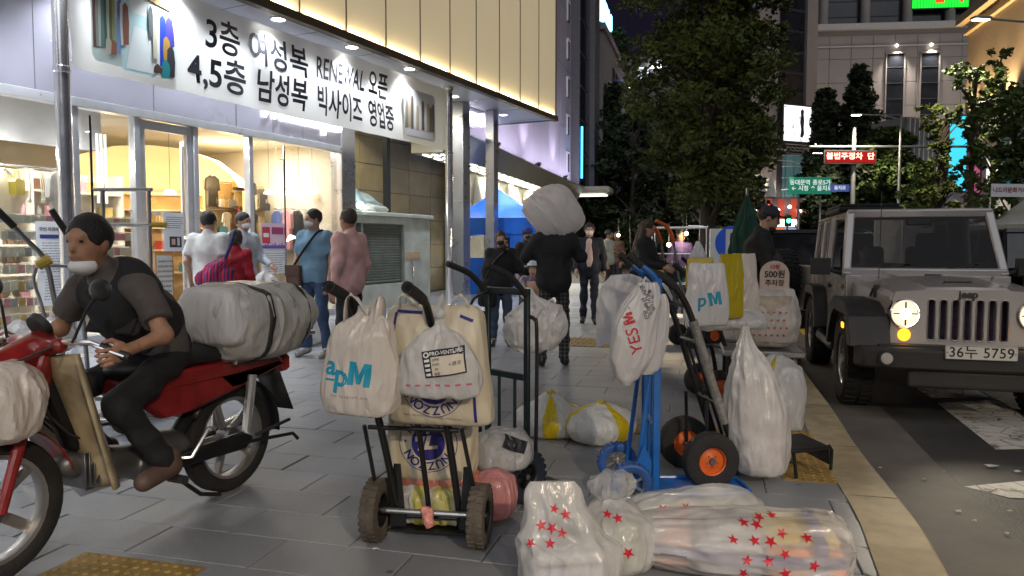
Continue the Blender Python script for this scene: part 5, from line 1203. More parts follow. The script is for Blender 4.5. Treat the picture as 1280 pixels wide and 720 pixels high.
# ================================================================== vehicles
M_tyre = mat('tyre_rubber', (.018,.017,.017), .85, var=.3, scale=10, bump=.3, bscale=60)
M_tyred = mat('dusty_tyre_rubber', (.085,.07,.055), .9, var=.3, scale=14, bump=.4, bscale=70)
M_alloy = mat('alloy_wheel', (.42,.41,.41), .35, metal=.8, var=.12)
M_silver = mat('silver_car_paint', (.50,.465,.45), .20, metal=.15, var=.05, scale=2, coat=.5)
M_plas = mat('black_plastic', (.030,.028,.028), .6, var=.2, scale=8, bump=.1)
M_cgl = mat('car_glass', (.008,.008,.010), .06, var=.1, spec=.6)
M_lens = glow('headlight_glow', (1,.84,.60), 1.0)
M_amber = glow('amber_glow', (1,.36,.02), 2.4)
M_red = mat('red_lens', (.35,.01,.01), .25, emit=(1,.04,.02), estr=.9, var=0)
M_seat = mat('dark_upholstery', (.03,.028,.028), .8, var=.2)
def wheel(name, parent, c, r, w, tyre=None, rim=None, spokes=5, rim_r=.62, axis='X', treads=0, hubm=None, side=1, disc=False):
    "wheel with tyre, rim and spokes; the axle runs along local X (or Y)"
    T = Matrix.Translation(c) @ (Matrix.Rotation(PI/2,4,'Y') if axis == 'X' else Matrix.Rotation(PI/2,4,'X'))
    rr = r*rim_r; b = MB()
    b.lathe([(rr,-w*.40),(rr+.012*r/.3,-w*.46),(r*.86,-w*.5),(r*.96,-w*.42),(r,-w*.28),(r,w*.28),(r*.96,w*.42),(r*.86,w*.5),(rr+.012*r/.3,w*.46),(rr,w*.40),(rr,-w*.40)], 40, T)
    if treads:
        for i in range(treads):
            a = 2*PI*i/treads
            for s in (-1,1):
                b.box((0,0,0),(r*.05,2*PI*r/treads*.55,w*.40),T=T @ Matrix.Rotation(a+(.5*PI/treads if s>0 else 0),4,'Z') @ Matrix.Translation((r*1.0,0,s*w*.25)))
    wh = part(name, b, tyre or M_tyre, parent, ang=30)
    b = MB(); b.lathe([(rr,-w*.38),(rr*.93,-w*.34),(rr*.90,-w*.1),(rr*.90,w*.1),(rr*.93,w*.34),(rr,w*.38)], 32, T)
    if disc: b.lathe([(rr*.9,w*.16),(rr*.55,w*.20),(rr*.3,w*.30),(0,w*.30)], 32, T); b.lathe([(rr*.9,-w*.16),(rr*.55,-w*.20),(rr*.3,-w*.30),(0,-w*.30)], 32, T)
    for i in range(spokes):
        a = 2*PI*i/spokes; b.box((0,0,0),(rr*.76,rr*.20,w*.14),T=T @ Matrix.Rotation(a,4,'Z') @ Matrix.Translation((rr*.54,0,w*.18*side)))
        b.box((0,0,0),(rr*.76,rr*.11,w*.2),T=T @ Matrix.Rotation(a,4,'Z') @ Matrix.Translation((rr*.54,0,w*.10*side)))
    part('rim', b, rim or M_alloy, wh, ang=30)
    b = MB(); b.lathe([(0,-w*.42),(rr*.22,-w*.42),(rr*.26,-w*.3),(rr*.26,w*.3),(rr*.22,w*.42),(0,w*.42)], 20, T)
    for i in range(5): a = 2*PI*i/5; b.lathe([(0,w*.34*side),(rr*.05,w*.34*side),(rr*.05,w*.1*side)],8,T @ Matrix.Translation((rr*.40*math.cos(a),rr*.40*math.sin(a),0)))
    part('hub', b, hubm or rim or M_alloy, wh, ang=30)
    return wh
# ---------------------------------------------------------------- silver off-road car
JL = Vector((3.86,6.45,ROADZ)); JR = math.atan2(-.27,.963)
JL = Vector((3.80,6.45,ROADZ))
jp = thing('off_road_car', 'silver boxy off-road car with lit round headlights parked at the kerb', 'car', JL, JR)
def loft(secs, closed=False):
    b = MB(); n = len(secs[0]); vs = [q for s_ in secs for q in s_]; fs = []
    for i in range(len(secs)-1):
        for j in range(n if closed else n-1): j2 = (j+1) % n; fs.append((i*n+j, i*n+j2, (i+1)*n+j2, (i+1)*n+j))
    b.add(vs, fs); return b
def hood_sec(y, hw, zt, zs): return [(-hw,y,zs),(-hw,y,zt-.075),(-hw*.95,y,zt-.035),(-hw*.55,y,zt-.008),(-hw*.50,y,zt+.012),(0,y,zt+.018),(hw*.50,y,zt+.012),(hw*.55,y,zt-.008),(hw*.95,y,zt-.035),(hw,y,zt-.075),(hw,y,zs)]
b = loft([hood_sec(-.565,.59,1.045,.95),hood_sec(-.54,.60,1.075,.92),hood_sec(-.35,.62,1.095,.85),hood_sec(.2,.66,1.125,.85),hood_sec(.80,.71,1.15,.85)]); part('bonnet', b, M_silver, jp, ang=28)
boxes('bonnet_vent', [((0,-.30,1.118),(.22,.03,.02)),((0,.45,1.155),(.14,.05,.012))], M_plas, jp)
for s in (-1,1):
    b = MB(); b.box((s*.63,-.16,1.03),(.05,.05,.11)); b.tube([(s*.655,-.16,1.06),(s*.67,-.10,.98)],.012,6); part('bonnet_latch', b, M_plas, jp, bevel=.008)
# grille with seven slots
GZ0, GZ1, gy = .62, 1.04, -.575; sw, pitch = .058, .092
def rnd(cx, half, up, z): return [(cx+half*math.cos(PI*i/6)*1, z+up*half*math.sin(PI*i/6)) for i in range(7)]
b = MB(); TG = frame((0,gy+.03,0),(1,0,0),(0,0,1)); z0, z1 = .69, .965
edges_ = [-.33]+[x for k in range(7) for x in (-3*pitch+pitch*k,)]+[.33]
cs7 = [-3*pitch+pitch*k for k in range(7)]
for k in range(8):
    lx = cs7[k-1] if k > 0 else None; rx = cs7[k] if k < 7 else None
    L_ = [(lx+sw/2*math.sin(PI/2*i/5), z1+sw/2*math.cos(PI/2*i/5)) for i in range(6)]+[(lx+sw/2*math.cos(PI/2*i/5), z0-sw/2*math.sin(PI/2*i/5)) for i in range(6)] if lx is not None else [(-.34,z1+sw/2),(-.34,z0-sw/2)]
    R_ = [(rx-sw/2*math.sin(PI/2*i/5), z0-sw/2*math.cos(PI/2*i/5)) for i in range(6)]+[(rx-sw/2*math.cos(PI/2*i/5), z1+sw/2*math.sin(PI/2*i/5)) for i in range(6)] if rx is not None else [(.34,z0-sw/2),(.34,z1+sw/2)]
    b.prism(L_+R_, 0, .04, TG)
b.prism([(-.60,GZ0),(.60,GZ0),(.60,z0-sw/2),(-.60,z0-sw/2)],0,.04,TG); b.prism([(-.58,z1+sw/2),(.58,z1+sw/2),(.56,GZ1+.012),(.30,GZ1+.03),(-.30,GZ1+.03),(-.56,GZ1+.012)],0,.04,TG)
for s in (-1,1): b.prism([(s*.34,z0-sw/2),(s*.60,z0-sw/2),(s*.58,z1+sw/2),(s*.34,z1+sw/2)] if s > 0 else [(-.60,z0-sw/2),(-.34,z0-sw/2),(-.34,z1+sw/2),(-.58,z1+sw/2)],0,.04,TG)
gr = part('grille', b, M_silver, jp, ang=30)
for cx in cs7:
    b = MB(); P = [(cx+sw/2*math.cos(2*PI*i/24), (z1 if i < 12 else z0)+sw/2*math.sin(2*PI*i/24)) for i in range(24)]
    b.tube([TG @ Vector((x,y,.040)) for x,y in P], .006, 6, closed=True); part('slot_rim', b, M_alloy, gr)
b = MB(); b.box((0,gy+.10,.83),(1.16,.02,.36)); part('radiator', b, mat('radiator_dark',(.11,.075,.12),.5,var=.4,scale=20), gr)
lettering('Jeep', .085, M_plas, gr, frame((0,gy-.013,1.035),(1,0,0),(0,.25,1)), bold=.03, depth=.004)
for s in (-1,1):
    c = Vector((s*.485,gy-.012,.875)); T = frame(c,(1,0,0),(0,0,1))
    b = MB(); b.lathe([(.098,.0),(.118,.0),(.122,.015),(.112,.03),(.100,.018)],36,T); hl = part('headlight', b, M_chrome, jp)
    b = MB(); b.lathe([(0,.032),(.045,.030),(.08,.020),(.099,.006)],32,T); part('headlight_lens', b, M_lens, hl); b = MB(); b.lathe([(0,.046),(.03,.044),(.046,.036)],20,T); part('bulb', b, glow('headlight_bulb_glow',(1,.95,.82),9), hl)
    b = MB(); b.box((0,0,.035),(.012,.19,.006),T=T); b.box((0,0,.035),(.19,.008,.006),T=T); part('headlight_cross', b, M_plas, hl)
    T = frame((s*.485,gy-.012,.70),(1,0,0),(0,0,1)); b = MB(); b.lathe([(.0,.028),(.03,.022),(.046,.004),(.052,.0)],24,T); part('turn_signal', b, M_amber, jp)
    spot((Matrix.Translation(JL) @ Matrix.Rotation(JR,4,'Z') @ (c+Vector((0,-.08,0)))), Matrix.Translation(JL) @ Matrix.Rotation(JR,4,'Z') @ Vector((s*.3+.9,-7,.0)), 110, (1,.88,.66), 62, .8, .05, 'headlight_beam')
# flares
fl = [(-.66,.60),(-.56,.84),(-.30,.945),(.30,.955),(.52,.88),(.70,.62),(.74,.47),(.66,.47),(.60,.60),(.46,.76),(.28,.835),(-.20,.835),(-.40,.78),(-.50,.60)]
rf = [(1.80,.50),(1.86,.66),(2.00,.86),(2.16,.955),(2.72,.955),(2.92,.86),(3.05,.60),(2.97,.60),(2.86,.76),(2.70,.845),(2.18,.845),(2.05,.76),(1.94,.60),(1.90,.50)]
for s in (-1,1):
    for P, nm in ((fl,'front_fender'),(rf,'rear_fender')):
        x0, x1 = (.60,.93) if nm == 'front_fender' else (.74,.92)
        b = MB(); T = frame((0,0,0),(0,1,0),(0,0,1)); b.prism(P, s*x0 if s > 0 else -x1, s*x1 if s > 0 else -x0, T); part(nm, b, M_plas, jp, bevel=.02, seg=2, ang=30)
    b = MB(); b.box((s*.935,-.30,.74),(.012,.09,.05)); part('side_marker', b, M_amber, jp, bevel=.004)
    b = MB(); b.tube([(s*.84,.72,.45),(s*.86,.8,.42),(s*.86,1.75,.42),(s*.84,1.82,.45)],.045,10); part('side_step', b, M_plas, jp)
    b = MB(); b.b2((s*.57,-.50,.60) if s > 0 else (-.62,-.50,.60),(s*.62,.78,.90) if s > 0 else (-.57,.78,.90)); part('inner_wing', b, M_silver, jp)
# bumper and plate
b = MB(); P = [(-.90,-.62),(-.84,-.74),(-.55,-.82),(.55,-.82),(.84,-.74),(.90,-.62),(.6,-.58),(-.6,-.58)]; b.prism(P,.44,.615); b.prism([(-.5,-.78),(.5,-.78),(.45,-.6),(-.45,-.6)],.30,.439); bp_ = part('bumper', b, M_plas, jp, bevel=.025, seg=2)
b = MB(); b.b2((-.70,-.70,.616),(.70,-.58,.628)); part('bumper_cap', b, M_plas, bp_)
for s in (-1,1):
    T = frame((s*.66,-.80,.53),(1,0,0),(0,0,1)) @ Matrix.Rotation(R(9*s),4,'Y'); b = MB(); b.lathe([(.0,.012),(.045,.010),(.050,.0)],24,T); part('fog_lamp', b, mat('fog_lens',(.55,.52,.50),.15,var=.1), bp_)
    b = MB(); b.lathe([(.050,.0),(.050,.012),(.062,.012),(.064,-.01)],24,T); part('fog_ring', b, M_plas, bp_)
b = MB(); b.box((.03,-.835,.60),(.525,.014,.112)); pt = part('number_plate', b, mat('plate_white',(.72,.70,.64),.5,var=.03), jp, bevel=.006)
lettering('36누 5759', .108, M_ink, pt, frame((.03,-.8425,.600),(1,0,0),(0,0,1)), bold=.008, depth=.001, sx=1.0, space=1.06)
for s in (-1,1): b = MB(); b.lathe([(0,.004),(.008,.003),(.009,0)],10,frame((.03+s*.245,-.8425,.60),(1,0,0),(0,0,1))); part('plate_bolt', b, M_alloy, pt)
b = MB(); P = [Vector((.03+sx*.258,-.8427,.60+sz*.051)) for sx,sz in ((-1,-1),(1,-1),(1,1),(-1,1))]; b.tube(P,.0018,6,closed=True); part('plate_border', b, M_ink, pt)
# tub, doors, pillars, roof
b = MB()
for s in (-1,1):
    x0, x1 = sorted((s*.60,s*.755)); b.b2((x0,.66,.52),(x1,.84,1.14)); b.b2((x0,1.86,.52),(x1,3.18,1.14))
b.b2((-.755,.66,.50),(.755,3.18,.519)); b.b2((-.599,.70,.52),(.599,.80,1.14)); part('body_tub', b, M_silver, jp, bevel=.02, seg=2)
for s in (-1,1):
    x0, x1 = sorted((s*.70,s*.765)); b = MB(); b.b2((x0,.85,.54),(x1,1.85,1.14)); d_ = part('door', b, M_silver, jp, bevel=.018, seg=2)
    b = MB(); b.box((s*.78,1.70,.99),(.03,.16,.04)); part('door_handle', b, M_plas, d_, bevel=.01)
    b = MB(); b.box((s*.775,.86,.70),(.03,.06,.05)); b.box((s*.775,.86,1.02),(.03,.06,.05)); part('door_hinge', b, M_silver, d_, bevel=.008)
    b = MB()
    for a, c in (((s*.745,.86,1.14),(s*.685,1.08,1.72)),((s*.685,1.08,1.72),(s*.685,1.82,1.74)),((s*.745,1.84,1.14),(s*.69,1.82,1.74))): b.tube([a,c],.028,8)
    part('window_frame', b, M_silver, d_)
    b = MB(); b.box((s*.98,.90,1.22),(.20,.09,.17)); b.tube([(s*.76,.90,1.14),(s*.90,.90,1.19)],.022,8); m_ = part('wing_mirror', b, M_plas, jp, bevel=.02, seg=2)
    b = MB(); b.box((s*.98,.948,1.22),(.16,.008,.13)); part('mirror_glass', b, M_cgl, m_)
    b = MB(); b.add([(s*.75,1.90,1.15),(s*.75,3.14,1.15),(s*.70,3.06,1.70),(s*.695,1.92,1.73)],[(0,1,2,3)]); q = part('quarter_window', b, M_cgl, jp)
    b = MB()
    for a, c in (((s*.75,1.90,1.14),(s*.695,1.92,1.74)),((s*.75,3.14,1.14),(s*.70,3.06,1.72)),((s*.695,1.92,1.73),(s*.70,3.06,1.71)),((s*.752,2.5,1.14),(s*.70,2.48,1.72))): b.tube([a,c],.034,8)
    part('roof_pillar', b, M_silver, jp)
# windscreen
WB, WT = .80, 1.06
b = MB()
for a, c in (((-.735,WB,1.16),(-.665,WT,1.75)),((.735,WB,1.16),(.665,WT,1.75)),((-.665,WT,1.755),(.665,WT,1.755)),((-.735,WB,1.165),(.735,WB,1.165))):
    v = (Vector(c)-Vector(a)); T = frame((Vector(a)+Vector(c))/2, v, (0,-.3,1) if abs(v.x) > .5 else (1,0,0)); b.box((0,0,0),(v.length+.06,.085,.06),T=T)
part('windscreen_frame', b, M_silver, jp, bevel=.015, seg=2)
b = MB(); b.add([(-.70,WB+.005,1.19),(.70,WB+.005,1.19),(.64,WT-.012,1.72),(-.64,WT-.012,1.72)],[(0,1,2,3)]); part('windscreen', b, glass('windscreen_glass',(.14,.14,.15),.016,.0,.0), jp)
jp.scale = (.94,1,1)
for x0, x1 in ((-.50,-.18),(.10,.48)): b = MB(); b.tube([(x0,WB-.02,1.18),(x1,WB+.02,1.235)],.011,6); b.box(((x0+x1)/2+.05,WB+.015,1.235),(.36,.012,.012),Matrix.Rotation(R(-8),4,'Y')); part('wiper', b, M_plas, jp)
b = MB(); b.add([(-.69,WT,1.775),(-.35,WT,1.80),(.35,WT,1.80),(.69,WT,1.775),(-.70,3.06,1.76),(-.35,3.06,1.80),(.35,3.06,1.80),(.70,3.06,1.76)],[(0,1,5,4),(1,2,6,5),(2,3,7,6)]); part('roof_panel', b, mat('roof_grey_vinyl',(.20,.17,.16),.6,var=.12,bump=.1), jp, solid=.05)
b = MB(); b.b2((-.68,1.75,1.805),(.02,2.9,1.86)); b.b2((-.66,1.85,1.861),(.0,2.85,1.90)); part('folded_soft_top', b, mat('black_canvas',(.015,.015,.016),.9,var=.2,bump=.4), jp, bevel=.02, seg=2)
# cabin
b = MB()
for s in (-1,1): b.box((s*.36,1.75,.80),(.48,.50,.16)); b.box((s*.36,2.02,1.12),(.48,.13,.60),Matrix.Rotation(R(-10),4,'X')); b.box((s*.36,2.07,1.48),(.26,.09,.18))
part('car_seat', b, M_seat, jp, bevel=.05, seg=2)
b = MB(); b.box((0,.98,1.10),(1.36,.28,.16)); part('dashboard', b, M_seat, jp, bevel=.04, seg=2)
b = MB(); b.tube([(.36+.18*math.cos(2*PI*i/20),1.22+.06*math.sin(2*PI*i/20),1.14+.17*math.sin(2*PI*i/20)) for i in range(20)],.016,8,closed=True); part('steering_wheel', b, M_seat, jp)
b = MB(); b.box((0,1.02,1.66),(.24,.03,.06)); part('rear_view_mirror', b, M_plas, jp, bevel=.01)
b = MB(); b.b2((-.55,-.45,.40),(.55,3.1,.48)); b.tube([(-.7,0,.40),(.7,0,.40)],.05,8); b.tube([(-.7,2.424,.40),(.7,2.424,.40)],.05,8); part('chassis', b, M_black, jp)
for y in (0,2.424):
    for s in (-1,1): wheel('wheel', jp, (s*.785,y,.40), .40, .255, M_tyre, M_alloy, 5, .56, treads=34, side=s)
# opened tailgate with spare wheel
Tt = Matrix.Translation((-.74,3.20,0)) @ Matrix.Rotation(R(112),4,'Z')
b = MB(); b.box((.62,0,.86),(1.2,.06,.62),T=Tt); tg = part('tailgate', b, M_silver, jp, bevel=.02)
wheel('spare_wheel', tg, Tt @ Vector((.62,.20,.98)), .40, .255, M_tyre, M_alloy, 5, .56, treads=34)
sp_ = tg.children[0]; ctr = Tt @ Vector((.62,.20,.98))
Rm = Matrix.Translation(ctr) @ Matrix.Rotation(R(112-90),4,'Z') @ Matrix.Translation(-ctr)
for o in [sp_]+list(sp_.children):
    o.data.transform(Rm)
b = MB(); b.box((-.70,3.22,.98),(.10,.06,.18)); part('tail_lamp', b, mat('red_tail_plastic',(.25,.01,.01),.3,var=0), jp, bevel=.01)
b = MB(); b.tube([(-.60,-.10,1.13),(-.60,-.14,1.9)],.004,6); part('aerial', b, M_black, jp)
# ---------------------------------------------------------------- other cars further along the road
def car(label, loc, rz, paint, kind='suv', L_=4.5, W=1.8, H=1.65, tail=True):
    t = thing('parked_car', label, 'car', loc, rz, 'cars along the road'); hw = W/2
    if kind == 'suv': low = [(-L_/2,.45),(-L_/2,.95),(-L_/2+.15,1.0),(-.9,1.08),(L_/2-.15,1.1),(L_/2,.95),(L_/2,.4)]; gh = [(-1.25,1.05),(-.75,H),(L_/2-.55,H),(L_/2-.1,1.08)]
    else: low = [(-L_/2,.4),(-L_/2,.75),(-L_/2+.2,.85),(-.9,.95),(L_/2-.3,1.0),(L_/2,.85),(L_/2,.4)]; gh = [(-1.05,.95),(-.35,H),(.95,H),(1.6,.98)]
    T = frame((0,0,0),(0,1,0),(0,0,1))
    b = MB(); b.prism([(y,z) for y,z in low]+[(L_/2-.4,.28),(-L_/2+.4,.28)], -hw, hw, T); part('body', b, paint, t, bevel=.07, seg=2)
    b = MB(); n = len(gh); vs = [(-hw*(.93 if z < 1.2 else .78),y,z) for y,z in gh]+[(hw*(.93 if z < 1.2 else .78),y,z) for y,z in gh]
    b.add(vs,[(0,1,5,4),(1,2,6,5),(2,3,7,6),(3,2,1,0),(4,5,6,7)]); part('cabin_glass', b, M_cgl, t)
    b = MB(); (y1,z1_),(y2,z2_) = gh[1],gh[2]; b.add([(-hw*.79,y1-.05,z1_-.03),(hw*.79,y1-.05,z1_-.03),(hw*.79,y2+.05,z2_-.03),(-hw*.79,y2+.05,z2_-.03),(-hw*.74,y1,z1_+.035),(hw*.74,y1,z1_+.035),(hw*.74,y2,z2_+.035),(-hw*.74,y2,z2_+.035)],[(0,1,5,4),(1,2,6,5),(2,3,7,6),(3,0,4,7),(4,5,6,7)]); part('roof', b, paint, t)
    b = MB()
    for s in (-1,1):
        for k in range(n): 
            a = Vector((s*hw*(.94 if gh[k][1] < 1.2 else .79),gh[k][0],gh[k][1])); c = gh[min(k+1,n-1)]
            if k < n-1 and k != 1: b.tube([a, Vector((s*hw*(.94 if c[1] < 1.2 else .79),c[0],c[1]))],.035,6)
        ym = (gh[1][0]+gh[2][0])/2; b.tube([(s*hw*.945,ym,1.04),(s*hw*.795,ym,H)],.035,6)
    part('pillar', b, paint, t)
    for y in (-L_/2+.85,L_/2-.85):
        for s in (-1,1): wheel('wheel', t, (s*(hw-.10),y,.33), .33, .21, M_tyre, M_alloy, 6, .64, side=s)
    for s in (-1,1):
        b = MB(); b.box((s*(hw-.22),-L_/2-.005,.78),(.34,.05,.16)); part('tail_lamp', b, M_red if tail else mat('dull_lens',(.4,.4,.4),.2), t, bevel=.015)
        b = MB(); b.box((s*(hw-.25),L_/2+.005,.72),(.36,.05,.14)); part('headlamp', b, mat('dull_lens',(.4,.4,.4),.2), t, bevel=.015)
        b = MB(); b.box((s*(hw+.09),-.75,1.08),(.17,.09,.13)); part('wing_mirror', b, M_plas, t, bevel=.02)
    b = MB(); b.box((0,-L_/2-.012,.62),(.5,.014,.11)); part('number_plate', b, MATS['plate_white'], t)
    return t
M_cblk = mat('black_car_paint',(.012,.012,.015),.25,var=.1,coat=.5); M_cgry = mat('grey_car_paint',(.10,.10,.11),.3,var=.1,coat=.4,metal=.3); M_cwht = mat('white_car_paint',(.5,.5,.5),.35,var=.06,coat=.4); M_cred = mat('dark_red_car_paint',(.12,.012,.012),.3,var=.1,coat=.4)
crz = JR
for k, (px, Y, paint, kind, lab) in enumerate([(968,14.5,M_cblk,'suv','black car parked behind the man in the cap'),(986,20.5,M_cgry,'suv','dark grey car second in the row behind the off-roader'),(1003,27,M_cred,'sedan','dark red car third in the row behind the off-roader'),(1016,34,M_cblk,'suv','black car farthest in the row along the kerb'),(1292,13.5,M_cblk,'suv','black car passing beyond the off-roader at the picture edge'),(1150,31,M_cgry,'sedan','grey car out on the far lane under the white tents')]):
    c = wp(px,300,Y); car(lab, (c.x+(.55 if k < 4 else 0),c.y,ROADZ), crz, paint, kind, H=1.70 if kind == 'suv' else 1.45)
# white box truck
c = wp(1158,300,29); tk = thing('box_truck', 'white box truck behind the silver off-roader', 'truck', (c.x,c.y,ROADZ), JR+PI/2+.9)
b = MB(); b.b2((-1.6,-.9,.75),(1.6,.9,2.85)); part('cargo_box', b, mat('truck_white',(.55,.55,.50),.5,var=.1), tk, bevel=.03)
b = MB()
for x in (-1.58,-.5,.5,1.58):
    for s in (-1,1): b.box((x,s*.905,1.8),(.06,.03,2.08))
part('box_rib', b, M_alu, tk)
b = MB(); b.prism([(1.68,.45),(2.9,.45),(2.95,1.15),(2.55,1.95),(1.68,2.0)],-.85,.85,frame((0,0,0),(1,0,0),(0,0,1))); part('cab', b, M_cwht, tk, bevel=.06, seg=2)
b = MB(); b.add([(2.96,-.7,1.2),(2.96,.7,1.2),(2.60,.7,1.88),(2.60,-.7,1.88)],[(0,1,2,3)]); b.b2((1.9,-.857,1.2),(2.5,-.853,1.85)); b.b2((1.9,.853,1.2),(2.5,.857,1.85)); part('cab_window', b, M_cgl, tk)
b = MB(); b.b2((-1.6,-.5,.55),(2.6,.5,.74)); part('chassis', b, M_black, tk)
for x in (-.9,2.2):
    for s in (-1,1): wheel('wheel', tk, (x,s*.75,.36), .36, .22, M_tyre, M_alloy, 6, .6, axis='Y', side=-s)
# ---------------------------------------------------------------- delivery motorcycle
MF = Vector((-.40,-.917,0)); MLOC = Vector((-1.52,3.90,0)); MRZ = math.atan2(-.917,-.40)
mo = thing('delivery_motorcycle', 'red and cream delivery motorcycle crossing the pavement', 'motorcycle', MLOC, MRZ)
M_mred = mat('motorcycle_red',(.24,.014,.014),.34,var=.35,scale=9,coat=.4,bump=.06,bscale=30); M_mcream = mat('legshield_cream',(.44,.36,.23),.45,var=.35,scale=7,coat=.1,bump=.08,bscale=25); M_dk = mat('engine_black',(.018,.018,.02),.45,var=.2,metal=.4)
M_dgrey = mat('engine_grey',(.16,.16,.17),.4,metal=.7,var=.2)
WBs = 1.22; wr = .285
wheel('rear_wheel', mo, (0,0,wr), wr, .10, M_tyre, M_alloy, 5, .76, axis='Y', side=1, hubm=M_dgrey)
wheel('front_wheel', mo, (WBs,0,wr), wr, .085, M_tyre, M_alloy, 5, .76, axis='Y', side=1, hubm=M_dgrey)
def xz(poly, y0, y1): b = MB(); b.prism(poly, y0, y1, Matrix.Rotation(PI/2,4,'X')); return b   # polygon in XZ; y0/y1 are -Y
b = MB(); 
for s in (-1,1): b.tube([(WBs,s*.075,wr),(WBs-.10,s*.075,.60),(WBs-.20,s*.06,.86)],[.020,.024,.024],10)
part('front_fork', b, M_mred, mo)
b = MB(); b.lathe([(wr+.035,-.065),(wr+.045,-.03),(wr+.048,0),(wr+.045,.03),(wr+.035,.065)],20,Matrix.Translation((WBs,0,wr)) @ Matrix.Rotation(PI/2,4,'X'),R(20),R(165)); part('front_mudguard', b, M_mred, mo, solid=.006)
b = MB(); b.lathe([(wr+.035,-.075),(wr+.048,0),(wr+.035,.075)],20,Matrix.Translation((0,0,wr)) @ Matrix.Rotation(PI/2,4,'X'),R(30),R(185)); part('rear_mudguard', b, M_dk, mo, solid=.006)
b = MB(); b.add([(-.30,-.09,.62),(-.30,.09,.62),(-.42,.09,.36),(-.42,-.09,.36)],[(0,1,2,3)]); part('mud_flap', b, M_plas, mo, solid=.006)
# leg shields: two curved cream blades joined at the steering head
for s in (-1,1):
    b = MB(); b.grid(lambda u_, v_: (WBs-.22-.20*v_-.06*math.sin(PI*u_)+.04*u_, s*(.02+.26*u_**.8*(1-.25*v_)), .86-.60*v_+.02*u_), 8, 12); part('leg_shield', b, M_mcream, mo, solid=.012)
s_ = SDF(.012,.05); s_.cap((WBs-.16,0,0.870),(WBs-.04,0,0.820),.062,.074); s_.cap((WBs-.24,.0,0.905),(WBs-.20,0,0.730),.052,.05); s_.cap((WBs-.21,-.13,0.905),(WBs-.21,.13,0.905),.034,.034)
part('handlebar_cowl', sd_mesh('handlebar_cowl', s_.mesh(), M_mred), None, mo)
b = MB(); T = frame((WBs+.030,0,0.812),(0,1,0),(.15,0,1)); b.lathe([(0,.03),(.05,.026),(.075,.01),(.08,-.01)],24,T); part('headlamp', b, mat('headlamp_glass',(.6,.6,.6),.1,emit=(1,.9,.7),estr=.5,var=0), mo)
b = MB(); b.tube([(WBs-.33,.36,0.860),(WBs-.25,.26,0.920),(WBs-.20,.10,0.920),(WBs-.20,-.10,0.920),(WBs-.25,-.26,0.920),(WBs-.33,-.36,0.860)],.012,8); part('handlebar', b, M_chrome, mo)
for s in (-1,1):
    b = MB(); b.tube([(WBs-.275,s*.285,0.905),(WBs-.335,s*.37,0.855)],.019,10); part('grip', b, M_plas, mo)
    b = MB(); b.tube([(WBs-.22,s*.20,0.920),(WBs-.24,s*.26,1.050),(WBs-.25,s*.30,1.100)],.006,6); b.sphere((WBs-.25,s*.33,1.130),(.018,.065,.045),12,8); part('rear_mirror', b, M_dk, mo)
    b = MB(); b.sphere((WBs-.05,s*.16,0.790),(.04,.04,.03),10,8); part('turn_signal', b, mat('amber_lens',(.6,.22,.02),.3,var=0), mo)
# frame, engine, exhaust, seat, carrier
b = MB(); b.tube([(WBs-.22,0,.80),(WBs-.34,0,.48),(WBs-.55,0,.34),(.35,0,.36),(.12,0,.60),(-.25,0,.66)],[.04,.045,.045,.04,.035,.025],10); part('frame_tube', b, M_dk, mo)
s_ = SDF(.014,.04); s_.cap((.50,0,.30),(.72,0,.34),.085,.07); s_.cap((.72,0,.34),(.90,0,.38),.062,.058); s_.ell((.42,0,.32),(.14,.115,.10)); s_.cap((.55,-.12,.28),(.55,.12,.28),.06); part('engine', sd_mesh('engine', s_.mesh(), M_dgrey), None, mo)
b = MB(); b.tube([(.85,-.05,.30),(.75,-.12,.20),(.35,-.15,.20)],.022,10); b.tube([(.35,-.15,.20),(.20,-.16,.22),(-.32,-.17,.30)],[.022,.045,.05],12); part('exhaust', b, M_chrome, mo)
b = MB(); b.tube([(.42,.10,.30),(0,.10,wr)],.022,8); b.tube([(.42,-.10,.30),(0,-.10,wr)],.022,8); part('swing_arm', b, M_dk, mo)
b = MB()
for s in (-1,1): b.tube([(-.02,s*.11,wr+.03),(-.06,s*.12,.62)],.026,10)
part('shock_absorber', b, M_chrome, mo)
b = xz([(.46,.315),(.02,.33),(-.06,.285),(0,.235),(.46,.25)], -.135,-.10); part('chain_guard', b, M_dk, mo, bevel=.01)
s_ = SDF(.014,.06); s_.ell((.50,0,.74),(.20,.13,.065)); s_.ell((.18,0,.76),(.26,.14,.06)); part('saddle', sd_mesh('saddle', s_.mesh(), mat('black_vinyl',(.015,.015,.015),.5,var=.2)), None, mo)
b = xz([(.66,.62),(.66,.70),(.1,.72),(-.28,.70),(-.34,.64),(-.1,.58),(.30,.50),(.52,.50)], -.115,.115); part('side_cover', b, M_mred, mo, bevel=.03, seg=2)
b = MB()
for s in (-1,1): b.tube([(.10,s*.16,.70),(.08,s*.18,.79),(-.50,s*.18,.80),(-.50,0,.80)],.011,8)
for k in range(5): b.tube([(.06-.13*k,-.18,.80),(.06-.13*k,.18,.80)],.009,6)
part('rear_carrier', b, M_chrome, mo)
b = MB(); b.box((-.36,0,.64),(.08,.20,.10)); part('tail_lamp', b, mat('red_tail_lens',(.4,.015,.015),.25,var=0), mo, bevel=.02)
b = MB(); b.tube([(.52,-.24,.235),(.52,.24,.235)],.012,8); 
for s in (-1,1): b.tube([(.52,s*.16,.235),(.52,s*.26,.235)],.02,10)
b.tube([(-.05,.15,.30),(-.30,.16,.33)],.010,8); part('foot_peg', b, M_plas, mo)
for s in (-1,1): tube_b = MB(); tube_b.tube([(WBs-.24,s*.24,.925),(WBs-.25,s*.30,.905),(WBs-.30,s*.385,.865)],.006,6); part('brake_lever', tube_b, M_chrome, mo)
